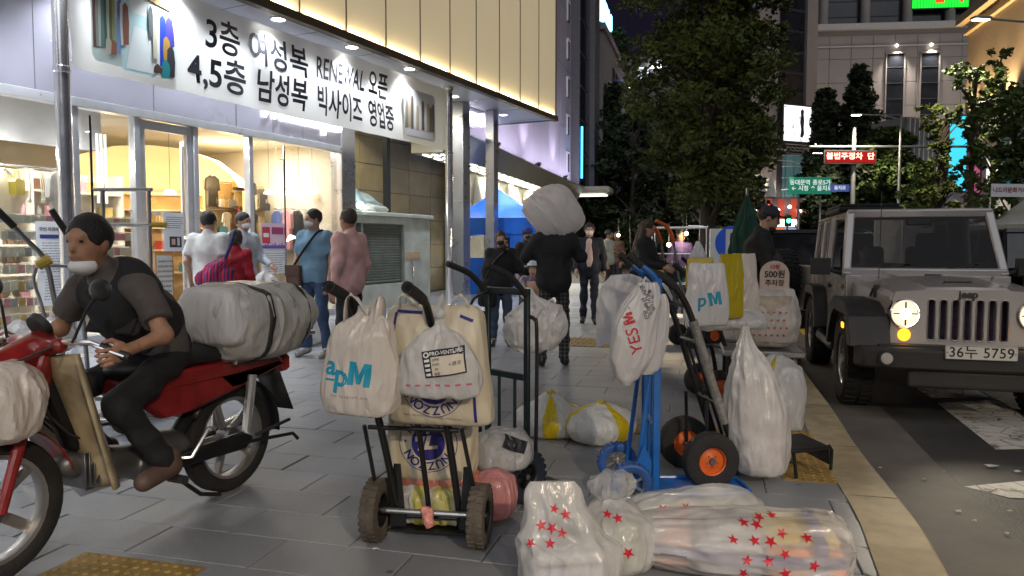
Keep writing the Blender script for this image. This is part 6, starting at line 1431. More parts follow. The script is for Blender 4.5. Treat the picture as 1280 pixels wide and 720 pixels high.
for k, y in enumerate((-.05,.0,.05)): tube_b = MB(); tube_b.tube([(WBs-.22,y*3,.92),(WBs-.06,y*2,.86),(WBs-.12,y,.72),(WBs-.30,y,.52),(WBs-.5,y,.40)],.006,6); part('control_cable', tube_b, M_plas, mo)
for k in range(6): fin = MB(); fin.box((.76+.022*k,0,.35),(.008,.15,.15)); part('cooling_fin', fin, M_dgrey, mo, bevel=.002)
tube_b = MB(); tube_b.tube([(.44,.13,.30),(.40,.17,.30),(.30,.18,.42),(.30,.22,.42)],.010,8); part('kick_lever', tube_b, M_chrome, mo)
tube_b = MB(); tube_b.lathe([(0,.028),(.05,.028),(.055,.0)],20,frame((WBs-.235,0,.985),(0,1,0),(.5,0,.86))); part('speedometer', tube_b, M_plas, mo)
b = MB(); b.tube([(.45,.10,.22),(.34,.16,.10),(.24,.18,.07)],.011,8); b.tube([(.10,.13,.28),(-.34,.15,.24),(-.38,.15,.20)],.010,8); part('side_stand', b, M_dk, mo)
# ================================================================== bags, bundles and hand trucks
P_white = plastic('white_polythene', (.80,.79,.80)); P_milk = plastic('milky_polythene', (.80,.79,.79), opacity=.86, bump=.5); P_star = plastic('star_bag_film', (.82,.81,.80), opacity=.54, bump=.5, bs=10, rough=.16)
P_clear = plastic('clear_film', (.62,.63,.65), opacity=.45, bump=.8, rough=.15); P_pink = plastic('pink_film', (.66,.30,.30)); P_cream = plastic('cream_bag_plastic', (.74,.66,.50), bump=.35, bs=8, rough=.42, transl=.2)
P_apm = plastic('pale_bag_plastic', (.80,.74,.69), bump=.55, bs=11); P_yel = plastic('yellow_bag_plastic', (.62,.50,.03), bump=.4)
P_yw = plastic('white_yellow_film', (.78,.80,.83), stripes=((.75,.58,.02),[(-1.5,.26),(-.1,.16),(2.6,.3),(1.2,.2)]), bump=.7, bs=12)
P_yw2 = plastic('white_yellow_tape_film', (.66,.67,.68), stripes=((.60,.46,.02),[(-1.75,.14),(1.4,.2)]), bump=.6, bs=12)
P_load = plastic('load_wrap_film', (.64,.63,.60), bump=.6, bs=9)
M_teal = mat('teal_ink', (.005,.27,.42), .5, var=.05); M_navy = mat('navy_ink', (.025,.018,.18), .5, var=.05); M_rstar = mat('red_ink', (.50,.015,.03), .45, var=.08); M_tan = mat('tan_ink', (.22,.18,.13), .6, var=0); M_pinkink = mat('pink_ink', (.6,.12,.30), .5, var=0)
def smooth_prof(prof, n):
    P = np.array([list(p)+[0]*(5-len(p)) for p in prof], float); t = np.linspace(0, len(P)-1, n); out = []
    for q in t:
        i = min(int(q), len(P)-2); f = q-i; p0, p1, p2, p3 = P[max(0,i-1)], P[i], P[i+1], P[min(len(P)-1,i+2)]
        c = .5*((2*p1)+(p2-p0)*f+(2*p0-5*p1+4*p2-p3)*f*f+(3*p1-p0-3*p2+p3)*f**3); c[1] = max(c[1],.004); c[2] = max(c[2],.004); out.append(c)
    return out
def bag_mesh(prof, seed=0, e=2.6, wr=.02, fold=.0, nfold=17, nu=116, nv=60, wf=7.0, foldtop=True, M=None):
    "prof: (z, half width, half depth, centre x, centre y) from bottom to top"
    secs = smooth_prof(prof, nv); vs = []; fs = []; off = Vector((seed*3.1, seed*1.7, seed*5.3)); r_ = random.Random(seed); ph = r_.random()*6
    hh = secs[-1][0]-secs[0][0]
    for i, (z, a, b_, cx, cy) in enumerate(secs):
        v = i/(nv-1); g_ = (v**2.2 if foldtop else 1)*fold
        for j in range(nu):
            q = 2*PI*j/nu; c, s = math.cos(q), math.sin(q)
            rr = (abs(c)**e+abs(s)**e)**(-1/e); x, y = a*c*rr, b_*s*rr
            zz_ = z-secs[0][0]; p = Vector((x*wf, y*wf, zz_*wf*.7))+off; ps_ = Vector((x*wf*1.5, y*wf*1.5, zz_*wf*.32))+off*2
            n1 = noise.noise(p); n2 = 1-2.6*abs(noise.noise(ps_)); n3 = 1-2.4*abs(noise.noise(Vector((ps_.x*2.3,ps_.y*2.3,ps_.z*2.9+n1))))
            d = wr*(n1*.9+n2*.65+n3*.60)*min(1, min(a,b_)/.05)
            fo = g_*(math.sin(nfold*q+ph+2.5*n1)+.5*math.sin((nfold*2+1)*q+ph*2))
            L_ = math.hypot(x,y)+1e-6; x += x/L_*(d+fo*min(a,b_)); y += y/L_*(d+fo*min(a,b_))
            vs.append((cx+x, cy+y, z+wr*.5*n2*(1 if 0 < i else 0)))
    for i in range(nv-1):
        for j in range(nu): fs.append((i*nu+j, i*nu+(j+1)%nu, (i+1)*nu+(j+1)%nu, (i+1)*nu+j))
    z, a, b_, cx, cy = secs[0]; k = len(vs); vs.append((cx,cy,z)); fs += [(k,(j+1)%nu,j) for j in range(nu)]
    z, a, b_, cx, cy = secs[-1]; k = len(vs); vs.append((cx,cy,z+.003)); o = (nv-1)*nu; fs += [(k,o+j,o+(j+1)%nu) for j in range(nu)]
    b = MB(M); b.add(vs, fs); return b
def ear(b, a, c, up, w, r_=.5):
    "a soft strap or knot ear: ribbon loop from a over up to c"
    a, c, up = Vector(a), Vector(c), Vector(up); n = 14; side = (c-a).cross(up-a); side = side.normalized() if side.length > 1e-5 else Vector((0,1,0))
    pts = [a*(1-t)**2+up*2*t*(1-t)+c*t*t for t in [i/n for i in range(n+1)]]
    vs = []; fs = []
    for i, p in enumerate(pts):
        ww = w*(.55+.45*abs(math.cos(PI*i/n))); vs += [p-side*ww+Vector((0,0,.004*math.sin(i*2.1))), p+Vector((0,0,.006*math.cos(i*1.7)))+(up-(a+c)/2).normalized()*.006, p+side*ww]
    for i in range(n):
        for j in range(2): fs.append((i*3+j,i*3+j+1,(i+1)*3+j+1,(i+1)*3+j))
    b.add(vs, fs); return b
def bag(name, label, cat, loc, rz, prof, m, group=None, rot=None, **kw):
    t = thing(name, label, cat, loc, rz, group)
    if rot is not None: t.rotation_euler = rot
    me = bag_mesh(prof, **kw).mesh(name); body = part('bag_body', me, m, t); return t, body
def tube_part(name, pts, r, m, parent, n=10): b = MB(); b.tube(pts, r, n); return part(name, b, m, parent)
def curve_pts(P, n=6):
    P = [Vector(p) for p in P]; out = []
    for i in range(len(P)-1):
        p0, p1, p2, p3 = P[max(0,i-1)], P[i], P[i+1], P[min(len(P)-1,i+2)]
        for k in range(n):
            f = k/n; out.append(.5*((2*p1)+(p2-p0)*f+(2*p0-5*p1+4*p2-p3)*f*f+(3*p1-p0-3*p2+p3)*f**3))
    return out+[P[-1]]
M_cblack = mat('black_steel_tube', (.015,.015,.016), .4, var=.2, metal=.3); M_cgreen = mat('dark_green_steel', (.010,.022,.024), .4, var=.2, metal=.2); M_cblue = mat('blue_steel', (.012,.12,.42), .35, var=.12, coat=.3); M_grip = mat('rubber_grip', (.02,.02,.02), .75, var=.2, bump=.5, bscale=120)
M_blutyre = mat('blue_tyre_rubber', (.02,.085,.30), .6, var=.2, scale=12); M_orim = mat('orange_rim', (.62,.12,.02), .4, var=.12); M_cgrey = mat('grey_tube', (.33,.33,.33), .35, metal=.8, var=.15)
# ---------------------------------------------------------------- cart A: black hand truck full of cream bags
A0 = Vector((-.37,3.18,0)); ARZ = R(-9)
ca = thing('black_hand_truck', 'black hand truck with dusty wheels loaded with cream bags', 'hand truck', A0, ARZ)
wheel('wheel', ca, (-.235,0,.135), .135, .075, M_tyred, M_cblack, 4, .55, treads=26, side=-1); wheel('wheel', ca, (.235,0,.135), .135, .075, M_tyred, M_cblack, 4, .55, treads=26, side=1)
b = MB(); b.tube([(-.26,0,.135),(.26,0,.135)],.013,10); part('axle', b, M_cgrey, ca)
def rail(x): return curve_pts([(x*.9,.05,.06),(x*.94-.03,-.03,.40),(x-.07,-.13,.80),(x-.09,-.19,1.02),(x-.10,-.25,1.09),(x-.115,-.40,1.145)],5)
for s, x in ((-1,-.155),(1,.155)):
    tube_part('rail', rail(x), .016, M_cblack, ca); g_ = rail(x); b = MB(); b.tube(g_[-6:],.022,12); b.lathe([(.012,0),(.024,0),(.024,.006)],12,frame(g_[-1],(1,0,0),(0,.3,1))); part('grip', b, M_grip, ca)
    b = MB(); b.prism([(-.02,.06),(.055,.06),(.03,.34),(.0,.34)],-.004,.004,Matrix.Translation((x*1.02,.02,0)) @ Matrix.Rotation(PI/2,4,'X')); part('side_plate', b, M_cblack, ca)
tube_part('centre_bar', [(.0,.05,.07),(-.02,-.05,.50),(-.03,-.10,.68)], .012, M_cblack, ca)
for s in (-1,1): tube_part('outer_stay', [(s*.225+.0,.02,.14),(s*.215-.045,-.07,.53)], .009, M_cblack, ca)
for z, y in ((.52,-.06),(.86,-.14),(.10,.045)): tube_part('cross_bar', [(-.20-.045*(z>.2),y,z),(.20-.045*(z>.2),y,z)], .010, M_cblack, ca)
b = MB(); b.box((0,.19,.03),(.38,.30,.008)); part('nose_plate', b, M_cblack, ca)
b = MB(); s_ = SDF(.006,.012); s_.ell((-.0,-.012,.135),(.03,.02,.035)); s_.ell((.012,-.02,.10),(.02,.014,.03)); part('tied_rag', sd_mesh('tied_rag', s_.mesh(.004,(90,90,90),3), mat('rag_red_white',(.55,.22,.18),.8,var=.6,scale=60)), None, ca)
# the round emblem: ring of letters about a blue disc
def ring_text(word, r_, a0, a1, size, T, target, m, parent, flip=False):
    for i, ch in enumerate(word):
        a = R(a0+(a1-a0)*i/(len(word)-1)); me = text_mesh(ch, size, .02); ys = [v.co.y for v in me.vertices]; xs = [v.co.x for v in me.vertices]
        for v in me.vertices: v.co.x -= (max(xs)+min(xs))/2; v.co.y -= (max(ys)+min(ys))/2
        Tl = T @ Matrix.Translation((r_*math.cos(a), r_*math.sin(a), 0)) @ Matrix.Rotation(a-PI/2+(PI if flip else 0),4,'Z'); wrap(me, Tl, target, m, parent, .0025, 'lettering', .03)
def disc_mesh(r0, r1, n=40):
    b = MB(); b.lathe([(r0,0),(r1,0)], n) if r0 > 0 else b.add([(0,0,0)]+[(r1*math.cos(2*PI*i/n),r1*math.sin(2*PI*i/n),0) for i in range(n)],[(0,i+1,(i+1)%n+1) for i in range(n)]); return b.mesh('disc',False)
def emblem(T, target, parent, s=1.0, partial=None):
    wrap(disc_mesh(.098*s,.1005*s), T, target, M_navy, parent, .002, 'emblem_ring', .02)
    wrap(disc_mesh(0,.058*s), T, target, M_navy, parent, .002, 'emblem_disc', .02)
    ring_text('NUZZON', .078*s, 145, 35, .040*s, T, target, M_navy, parent); ring_text('NUZZON', .078*s, 325, 215, .040*s, T, target, M_navy, parent)
    for pts in ([(-.044,.018),(-.010,.024),(-.020,-.026),(-.034,-.028),(-.028,.004),(-.044,.002)],[(-.004,.026),(.010,.028),(.004,-.008),(.034,-.004),(.032,-.016),(-.012,-.022)],[(-.030,.034),(-.018,.036),(-.020,.028),(-.031,.027)],[(-.008,.040),(.004,.041),(.003,.033),(-.008,.032)]):
        b = MB(); b.add([(x*s,y*s,0) for x,y in pts],[tuple(t) for t in tessellate_polygon([[Vector((x,y,0)) for x,y in pts]])]); wrap(b.mesh('mark',False), T, target, P_cream, parent, .005, 'emblem_mark', .02)
    for x in (-.078,.078): wrap(disc_mesh(0,.004*s,10), T @ Matrix.Translation((x*s,0,0)), target, M_navy, parent, .0025, 'emblem_dot', .02)
# lower cream bag standing on the plate behind the bars
t, bd = bag('cream_shopping_bag', 'lower cream bag with a blue round emblem behind the hand truck bars', 'bag', A0+Vector((-.0,.22,0)), ARZ, [(.23,.17,.07),(.26,.20,.10),(.40,.205,.11),(.55,.20,.10),(.66,.19,.08),(.70,.17,.05)], P_cream, seed=2, e=4, wr=.010, wf=6)
emblem(frame((.01,-.3,.415),(1,0,-.06),(.06,0,1)), bd.data, t, 1.35)
for tx, x, z, a in (('서울 중구',-.155,.52,60),('신당동',-.10,.585,30),('특별',.13,.585,-35),('도매',.165,.50,-70)):
    wrap(text_mesh(tx,.030,.005), frame((x,-.3,z),(1,0,0),(0,0,1)) @ Matrix.Rotation(R(a),4,'Z'), bd.data, M_tan, t, .002, 'lettering', .03)
# striped bundle and round pink bundle below
P_str = plastic('pastel_stripe_film', (.66,.62,.62), bump=.5, bs=16)
def stripe_cols(m, cols):
    n = m.node_tree.nodes; L = m.node_tree.links; tc = n.new('ShaderNodeTexCoord'); sp = n.new('ShaderNodeSeparateXYZ'); L.new(tc.outputs['Object'], sp.inputs[0])
    mr = n.new('ShaderNodeMapRange'); mr.inputs['From Min'].default_value = -.17; mr.inputs['From Max'].default_value = .19; L.new(sp.outputs['X'], mr.inputs['Value'])
    cr = n.new('ShaderNodeValToRGB'); cr.color_ramp.interpolation = 'CONSTANT'; L.new(mr.outputs['Result'], cr.inputs['Fac']); e0 = cr.color_ramp.elements; e0[0].color = (*cols[0][1],1); e0[1].position = cols[1][0]; e0[1].color = (*cols[1][1],1)
    for p_, c in cols[2:]: e_ = e0.new(p_); e_.color = (*c,1)
    for nd in n:
        if nd.type == 'BSDF_PRINCIPLED': L.new(cr.outputs['Color'], nd.inputs['Base Color'])
        if nd.type == 'BSDF_TRANSLUCENT': L.new(cr.outputs['Color'], nd.inputs['Color'])
stripe_cols(P_str, [(0,(.66,.66,.66)),(.28,(.66,.60,.16)),(.42,(.70,.66,.60)),(.55,(.66,.62,.24)),(.80,(.68,.66,.60))])
t, bd = bag('striped_bundle', 'squashed white and yellow film bundle low on the black hand truck', 'bundle', A0+Vector((.01,.22,0)), ARZ, [(.036,.15,.10),(.05,.19,.13),(.13,.20,.14),(.19,.18,.12),(.215,.14,.08)], P_str, seed=5, e=3, wr=.012, wf=12, fold=.05, foldtop=False, nfold=22)
t, bd = bag('coral_bundle', 'coral pink folded bundle under the lower cream bag', 'bundle', A0+Vector((.02,.24,0)), ARZ, [(.19,.15,.09),(.20,.19,.11),(.235,.19,.11),(.26,.16,.09)], plastic('coral_film',(.68,.26,.20)), seed=6, e=3, wr=.008, wf=14)
t, bd = bag('pink_bundle', 'round pink plastic bundle beside the right wheel of the black hand truck', 'bundle', A0+Vector((.285,.24,0)), ARZ, [(.03,.04,.04),(.045,.08,.08),(.13,.110,.105),(.21,.09,.09),(.245,.04,.04),(.255,.02,.02)], P_pink, seed=7, e=2.1, wr=.010)
t, bd = bag('clear_goods_bag', 'clear plastic bag with a black label behind the pink bundle', 'bag', A0+Vector((.32,.42,0)), R(10), [(.19,.04,.04),(.22,.12,.10),(.29,.14,.10),(.36,.12,.09),(.40,.07,.05)], P_clear, seed=8, e=2.4, wr=.016)
b = MB(); b.add([(-.06,-.03,0),(.06,-.03,0),(.06,.03,0),(-.06,.03,0)],[(0,1,2,3)]); wrap(b.mesh('label',False), frame((.05,-.3,.345),(1,0,-.4),(.4,0,1)), bd.data, M_ink, t, .003, 'label')
t, bd = bag('folded_grey_clothes', 'pale grey clothes packed inside the clear bag', 'clothes', A0+Vector((.32,.42,0)), R(10), [(.20,.05,.05),(.22,.12,.08),(.30,.135,.09),(.36,.10,.07)], mat('grey_clothes',(.42,.42,.42),.8,var=.3,scale=30), seed=9, wr=.01, nu=32, nv=16)
# upper cream bag hung on the user's side of the handles
t, bd = bag('cream_shopping_bag', 'upper cream bag with purple edging hung across both hand truck handles', 'bag', A0+Vector((.06,-.13,0)), ARZ, [(.56,.17,.02,.02,.0),(.575,.205,.05,.02),(.64,.21,.075,.01),(.80,.205,.09,0),(.95,.20,.08,-.005),(1.03,.195,.045,-.01),(1.055,.17,.02,-.01)], P_cream, seed=12, e=4.5, wr=.011, wf=6)
emblem(frame((.005,-.4,.735),(1,0,-.10),(.10,0,1)), bd.data, t, 1.3)
for x0, z0, x1, z1 in ((.175,.585,.168,.86),(-.165,.90,-.160,1.03),(.11,1.02,.165,1.0),(-.16,1.035,-.05,1.03)):
    d = Vector((x1-x0,0,z1-z0)); b = MB(); L_ = d.length; n = 12
    b.add([(L_*i/n,w,0) for i in range(n+1) for w in (-.006,.006)],[(2*i,2*i+2,2*i+3,2*i+1) for i in range(n)]); wrap(b.mesh('edging',False), frame((x0,-.4,z0),d,(-d.z,0,d.x)), bd.data, M_navy, t, .002, 'edging_strip', .03)
wrap(text_mesh('SINCE 1994 NUZZON WHOLESALE FASHION MALL',.011,.0), frame((.0,-.4,.605),(1,0,-.08),(.08,0,1)), bd.data, M_tan, t, .002, 'lettering', .05)
for s in (-1,1):
    b = MB(); ear(b,(s*.10-.05,-.02,1.03),(s*.10+.05,-.02,1.03),(s*.14-.03,-.05,1.17),.012); part('bag_strap', b, P_cream, t, solid=.002)
# white bag with teal letters on the left handle
def M_shape(s):
    P = [(-.36,-.36),(-.36,.36),(-.14,.36),(0,-.02),(.14,.36),(.36,.36),(.36,-.36),(.18,-.36),(.18,.08),(.06,-.30),(-.06,-.30),(-.18,.08),(-.18,-.36)]
    b = MB(); b.add([(x*s,y*s,0) for x,y in P],[tuple(t) for t in tessellate_polygon([[Vector((x,y,0)) for x,y in P]])]); return b.mesh('M',False)
t, bd = bag('lettered_shopping_bag', 'pale bag with large teal letters hanging on the left hand truck handle', 'bag', A0+Vector((-.235,-.26,0)), ARZ-R(4), [(.635,.10,.045,.0),(.648,.136,.07,.0),(.72,.146,.085,.0),(.82,.143,.08,.008),(.93,.125,.07,.016),(.99,.095,.05,.03),(1.03,.05,.026,.045),(1.06,.045,.02,.05)], P_apm, seed=15, e=2.8, wr=.014, fold=.10, nfold=13)
for ch, x, z, sz in (('a',-.086,.835,.108),('p',-.040,.797,.124),('M',.036,.806,.126)):
    me = M_shape(sz) if ch == 'M' else text_mesh(ch, sz, .022); wrap(me, frame((x,-.4,z),(1,0,-.12),(.12,0,1)), bd.data, M_teal, t, .003, 'lettering', .02)
b = MB(); b.add([(-.02,-.004,0),(.02,-.004,0),(.02,.004,0),(-.02,.004,0)],[(0,1,2,3)]); wrap(b.mesh('bar',False), frame((-.090,-.4,.782),(1,0,-.1),(.1,0,1)), bd.data, M_teal, t, .003, 'underline', .02)
wrap(text_mesh('THE PREMIUM APM',.013,0,space=1.5), frame((-.01,-.4,.715),(1,0,-.06),(.06,0,1)), bd.data, M_tan, t, .003, 'lettering', .05)
b = MB(); ear(b,(-.05,-.02,1.0),(.04,.0,1.03),(-.06,-.01,1.20),.035); ear(b,(.09,-.02,.98),(.06,.0,1.03),(.12,-.01,1.19),.03); part('bag_strap', b, P_apm, t, solid=.002)
# small translucent bag with printed label on the right handle
t, bd = bag('knotted_white_bag', 'small white bag with a black printed label knotted on the right hand truck handle', 'bag', A0+Vector((.085,-.285,0)), ARZ, [(.705,.11,.03),(.72,.155,.06),(.80,.165,.075),(.88,.135,.07),(.95,.075,.045),(.985,.028,.022),(1.02,.018,.015),(1.06,.02,.012)], P_milk, seed=18, e=2.5, wr=.012, fold=.14, nfold=15)
t2, b2_ = bag('white_shirt_pack', 'white packed garment inside the knotted white bag', 'clothes', A0+Vector((.085,-.275,0)), ARZ, [(.72,.10,.025),(.74,.13,.04),(.82,.14,.05),(.86,.11,.04)], mat('packed_white',(.62,.58,.52),.8,var=.1), seed=19, wr=.006, nu=28, nv=12)
TL = frame((.035,-.4,.855),(1,0,.16),(-.16,0,1))
def flat(x0,y0,x1,y1): b = MB(); n = 6; b.grid(lambda u_,v_: (x0+(x1-x0)*u_, y0+(y1-y0)*v_, 0), n, n); return b.mesh('flat',False)
wrap(flat(-.082,-.052,.082,.052), TL, bd.data, M_ink, t, .003, 'label_print', .03); wrap(flat(-.050,-.046,.077,.026), TL, bd.data, mat('label_cream',(.62,.56,.46),.7,var=.05), t, .006, 'label_field', .03)
M_lw = mat('label_white_ink',(.7,.7,.7),.6,var=0)
wrap(text_mesh('PRO-VENTURE',.020,.02), TL @ Matrix.Translation((.012,.038,0)), bd.data, M_lw, t, .006, 'lettering', .05); wrap(disc_mesh(.006,.011,16), TL @ Matrix.Translation((-.066,.037,0)), bd.data, M_lw, t, .006, 'logo_ring', .03)
for k, tx in enumerate(('선주영','사이즈','3/4','월/일')):
    wrap(text_mesh(tx,.011,.01), TL @ Matrix.Translation((-.030,.015-.018*k,0)), bd.data, M_ink, t, .0085, 'lettering', .05); wrap(flat(-.076,.010-.018*k,-.056,.020-.018*k), TL, bd.data, M_lw, t, .006, 'label_tick', .03)
wrap(text_mesh('ㅅ권코',.018,.005,shear=.2), TL @ Matrix.Translation((.042,-.008,0)), bd.data, M_ink, t, .0085, 'lettering', .05)
for k in range(7): wrap(flat(-.12+.040*k,-.004,-.100+.040*k,.004), frame((.0,-.4,.765),(1,0,.04),(-.04,0,1)), bd.data, M_pinkink, t, .003, 'pink_dash', .03)
b = MB(); ear(b,(-.01,-.02,1.04),(.01,-.0,1.05),(.035,-.02,1.17),.016); b.sphere((0,-.005,1.035),(.026,.022,.022),12,8); part('bag_knot', b, P_milk, t)
# ---------------------------------------------------------------- cart B: dark green hand truck
Bp = gp(652,622); B0 = Vector((Bp.x-.12,Bp.y+.10,0)); BRZ = R(-46)
cb = thing('green_hand_truck', 'empty dark green hand truck with tall square frame and big dark wheels', 'hand truck', B0, BRZ)
boxes('rail', [((x,.06,.55),(.035,.022,1.06)) for x in (-.15,.15)], M_cgreen, cb, .004)
boxes('cross_bar', [((0,.06,z),(w,.024,.035)) for z, w in ((1.065,.335),(.62,.264),(.16,.264))], M_cgreen, cb, .004)
for x in (-.06,.06): tube_part('slat_bar', [(x,.06,.16),(x,.06,.62)], .009, M_cgreen, cb)
for s in (-1,1):
    tube_part('side_hoop', curve_pts([(s*.21,.06,.10),(s*.22,.06,.5),(s*.22,.06,.88),(s*.20,.06,.93),(s*.16,.06,.94)],5), .010, M_cblack, cb)
    tube_part('handle', curve_pts([(s*.15,.05,1.05),(s*.15,.0,1.10),(s*.15,-.08,1.16),(s*.15,-.22,1.21)],5), .016, M_grip, cb)
    wheel('wheel', cb, (s*.20,-.02,.135), .135, .085, mat('navy_tyre_rubber',(.012,.018,.035),.7,var=.2), M_cblack, 6, .5, treads=22, side=s)
tube_part('axle', [(-.24,-.02,.135),(.24,-.02,.135)], .013, M_cgrey, cb)
b = MB(); b.box((0,.19,.02),(.36,.26,.008)); b.box((0,.065,.09),(.32,.012,.14)); part('nose_plate', b, M_cgreen, cb)
cord = curve_pts([(-.13,.04,1.06),(-.19,-.02,1.0),(-.20,-.02,.85),(-.17,.03,.75)],6); tube_part('bungee_cord', cord, .007, M_cblack, cb, 8)
q = gp(655,430,0); c = wp(668,300,4.15)
t, bd = bag('crumpled_white_bag', 'crumpled white bag hung behind the green hand truck frame', 'bag', (c.x,c.y,0), R(10), [(.70,.03,.03),(.72,.10,.06),(.78,.15,.085),(.86,.165,.09),(.93,.12,.07,.02),(.98,.07,.045,.03),(1.02,.045,.03,-.03),(1.06,.03,.02,-.05)], P_milk, seed=23, e=2.2, wr=.024, wf=9)
b = MB(); ear(b,(.10,0,.93),(.05,0,.95),(.13,-.01,1.06),.04); ear(b,(-.04,0,1.0),(-.06,0,1.05),(-.09,-.01,1.16),.03); part('bag_strap', b, P_milk, t, solid=.002)
# ---------------------------------------------------------------- cart C: blue hand truck seen from the side
C0 = Vector((.68,3.85,0)); CRZ = R(84)          # local -Y is the user's side (left in the picture)
cc = thing('blue_hand_truck', 'bright blue hand truck with blue tyres and flat load plate', 'hand truck', C0, R(-88))
# local X points towards the viewer, local Y to the right of the picture after this rotation
for s in (-1,1): wheel('wheel', cc, (s*.19,-.09,.108), .108, .06, M_blutyre, M_alloy, 6, .62, treads=24, side=1 if s > 0 else -1)
tube_part('axle', [(-.22,-.09,.108),(.22,-.09,.108)], .012, M_cgrey, cc)
boxes('rail', [((x,.05,.58),(.03,.04,1.12)) for x in (-.13,.13)], M_cblue, cc, .005)
for x in (-.13,.13): tube_part('rear_stay', [(x,-.05,.10),(x,.02,.70)], .012, M_cblue, cc)
boxes('cross_bar', [((0,.05,z),(.228,.03,.03)) for z in (.10,.40,.70,1.0)], M_cblue, cc, .004)
for x in (-.04,.04): tube_part('slat_bar', [(x,.05,.10),(x,.05,1.0)], .010, M_cblue, cc)
b = MB(); b.prism([(-.14,.07),(.14,.07),(.14,.50),(.10,.55),(-.10,.55),(-.14,.50)],.012,.030); pl_ = part('nose_plate', b, M_cblue, cc, bevel=.006)
b = MB(); P = [(-.14,.08,.035),(-.14,.50,.035),(-.10,.55,.035),(.10,.55,.035),(.14,.50,.035),(.14,.08,.035)]; b.tube(P,.012,8); part('plate_rim', b, M_cblue, pl_)
for s in (-1,1):
    tube_part('handle_tube', curve_pts([(s*.13,.05,1.12),(s*.13,.02,1.16),(s*.13,-.03,1.20)],4), .016, M_cblue, cc); tube_part('grip', [(s*.13,-.03,1.20),(s*.13,-.10,1.26)], .020, M_grip, cc)
b = MB(); b.prism([(-.02,.06),(.10,.06),(.10,.22),(.06,.30)],-.005,.005,Matrix.Translation((.16,-.08,0)) @ Matrix.Rotation(PI/2,4,'X') @ Matrix.Rotation(PI/2,4,'Y')); part('wheel_bracket', b, M_cblue, cc)
# its bags
c = wp(797,300,3.62)
t, bd = bag('red_lettered_bag', 'slim white bag with red and black lettering hung on the blue hand truck', 'bag', (c.x,c.y,0), R(14), [(.62,.02,.02,-.055),(.66,.06,.035,-.045),(.76,.105,.06,-.03),(.90,.11,.065,-.01),(1.0,.095,.055,.02),(1.08,.065,.035,.05),(1.12,.045,.02,.055)], P_white, seed=31, e=2.4, wr=.012, fold=.08)
TY = frame((-.055,-.4,.90),(.30,0,-1),(1,0,.30)) @ Matrix.Rotation(PI,4,'Z')
for me, dx in ((text_mesh('YES',.085,.004,shear=.1),-.06),(M_shape(.075),.055),(text_mesh('I',.085,.004,shear=.1),.10)): wrap(me, TY @ Matrix.Translation((dx,0,0)), bd.data, M_rstar, t, .003, 'lettering', .03)
for k in range(7): wrap(text_mesh(('신당','도매','상가','패션','여성','의류','직영')[k],.026,.01), frame((.02+.018*(k%3),-.4,.97+.02*k),(.35,0,-1),(1,0,.35)) @ Matrix.Rotation(PI,4,'Z'), bd.data, M_ink, t, .003, 'lettering', .05)
b = MB(); ear(b,(.02,0,1.08),(.08,0,1.09),(.03,-.01,1.20),.02); part('bag_strap', b, P_white, t, solid=.002)
c = wp(822,300,3.70)
t, bd = bag('folded_white_bag', 'narrow folded white bag behind the red lettered bag on the blue hand truck', 'bag', (c.x,c.y,0), R(20), [(.66,.03,.015,-.05),(.70,.05,.025,-.03),(.85,.055,.03,0),(1.0,.05,.03,.01),(1.06,.035,.02,.01)], P_white, seed=32, e=2.6, wr=.008, fold=.1)
c = wp(776,300,4.35)
t, bd = bag('red_printed_bag', 'pale bag with small red print hanging behind the blue hand truck', 'bag', (c.x,c.y,0), R(8), [(.78,.09,.03,-.03),(.82,.11,.05,-.02),(.95,.125,.06,.0),(1.06,.115,.05,.02),(1.13,.08,.03,.03)], P_white, seed=33, e=3.2, wr=.015, fold=.05)
for k in range(6): wrap(star_mesh(.016), frame((-.04+.03*k,-.4,.88+.03*k),(1,0,0),(0,0,1)), bd.data, M_rstar, t, .003, 'red_mark', .03)
b = MB(); b.prism([(-.06,0),(.06,.02),(.04,.10),(-.05,.09)],-.003,.003,frame((-.10,-.05,.72),(1,0,.1),(0,0,1))); part('loose_flap', b, P_white, t)
# ---------------------------------------------------------------- cart D: black truck with orange-rimmed wheels
D0 = Vector((1.13,4.12,0)); cd = thing('orange_wheel_hand_truck', 'leaning black hand truck with big orange rimmed wheels and open load shelf', 'hand truck', D0, R(-82))
for s in (-1,1): wheel('wheel', cd, (s*.19,-.09,.152), .152, .088, M_tyre, M_orim, 0, .50, side=1 if s > 0 else -1, disc=True, hubm=M_dgrey)
tube_part('axle', [(-.22,-.09,.152),(.22,-.09,.152)], .014, M_cgrey, cd)
def drail(x): return curve_pts([(x,.10,.05),(x,.03,.28),(x,-.08,.60),(x,-.18,.90),(x,-.25,1.04),(x,-.34,1.13),(x,-.44,1.17)],5)
for x in (-.14,.14): tube_part('rail', drail(x), .018, M_cblack, cd); g_ = drail(x); tube_part('grip', g_[-9:], .024, M_grip, cd, 12)
bars('cross_bar', [[(-.14,y,z),(.14,y,z)] for z, y in ((.12,.08),(.45,-.03),(.78,-.14),(.98,-.21))], .012, M_cblack, cd)
for x in (-.05,.05): tube_part('slat_bar', [(x,.08,.12),(x,-.03,.45),(x,-.14,.78)], .009, M_cblack, cd)
tube_part('wheel_stay', [(.15,-.09,.152),(.15,-.10,.46)], .010, M_cblack, cd); tube_part('wheel_stay', [(-.15,-.09,.152),(-.15,-.10,.46)], .010, M_cblack, cd)
b = MB(); b.box((0,.40,.165),(.30,.46,.022),Matrix.Rotation(R(3),4,'X')); b.box((0,.625,.135),(.30,.014,.10)); sf = part('load_shelf', b, M_cblack, cd, bevel=.006)
for x in (-.13,.13): tube_part('shelf_leg', [(x,.42,.16),(x,.44,.01)], .010, M_cblack, cd); tube_part('shelf_brace', [(x,.42,.10),(x,.14,.14)], .007, M_cblack, cd)
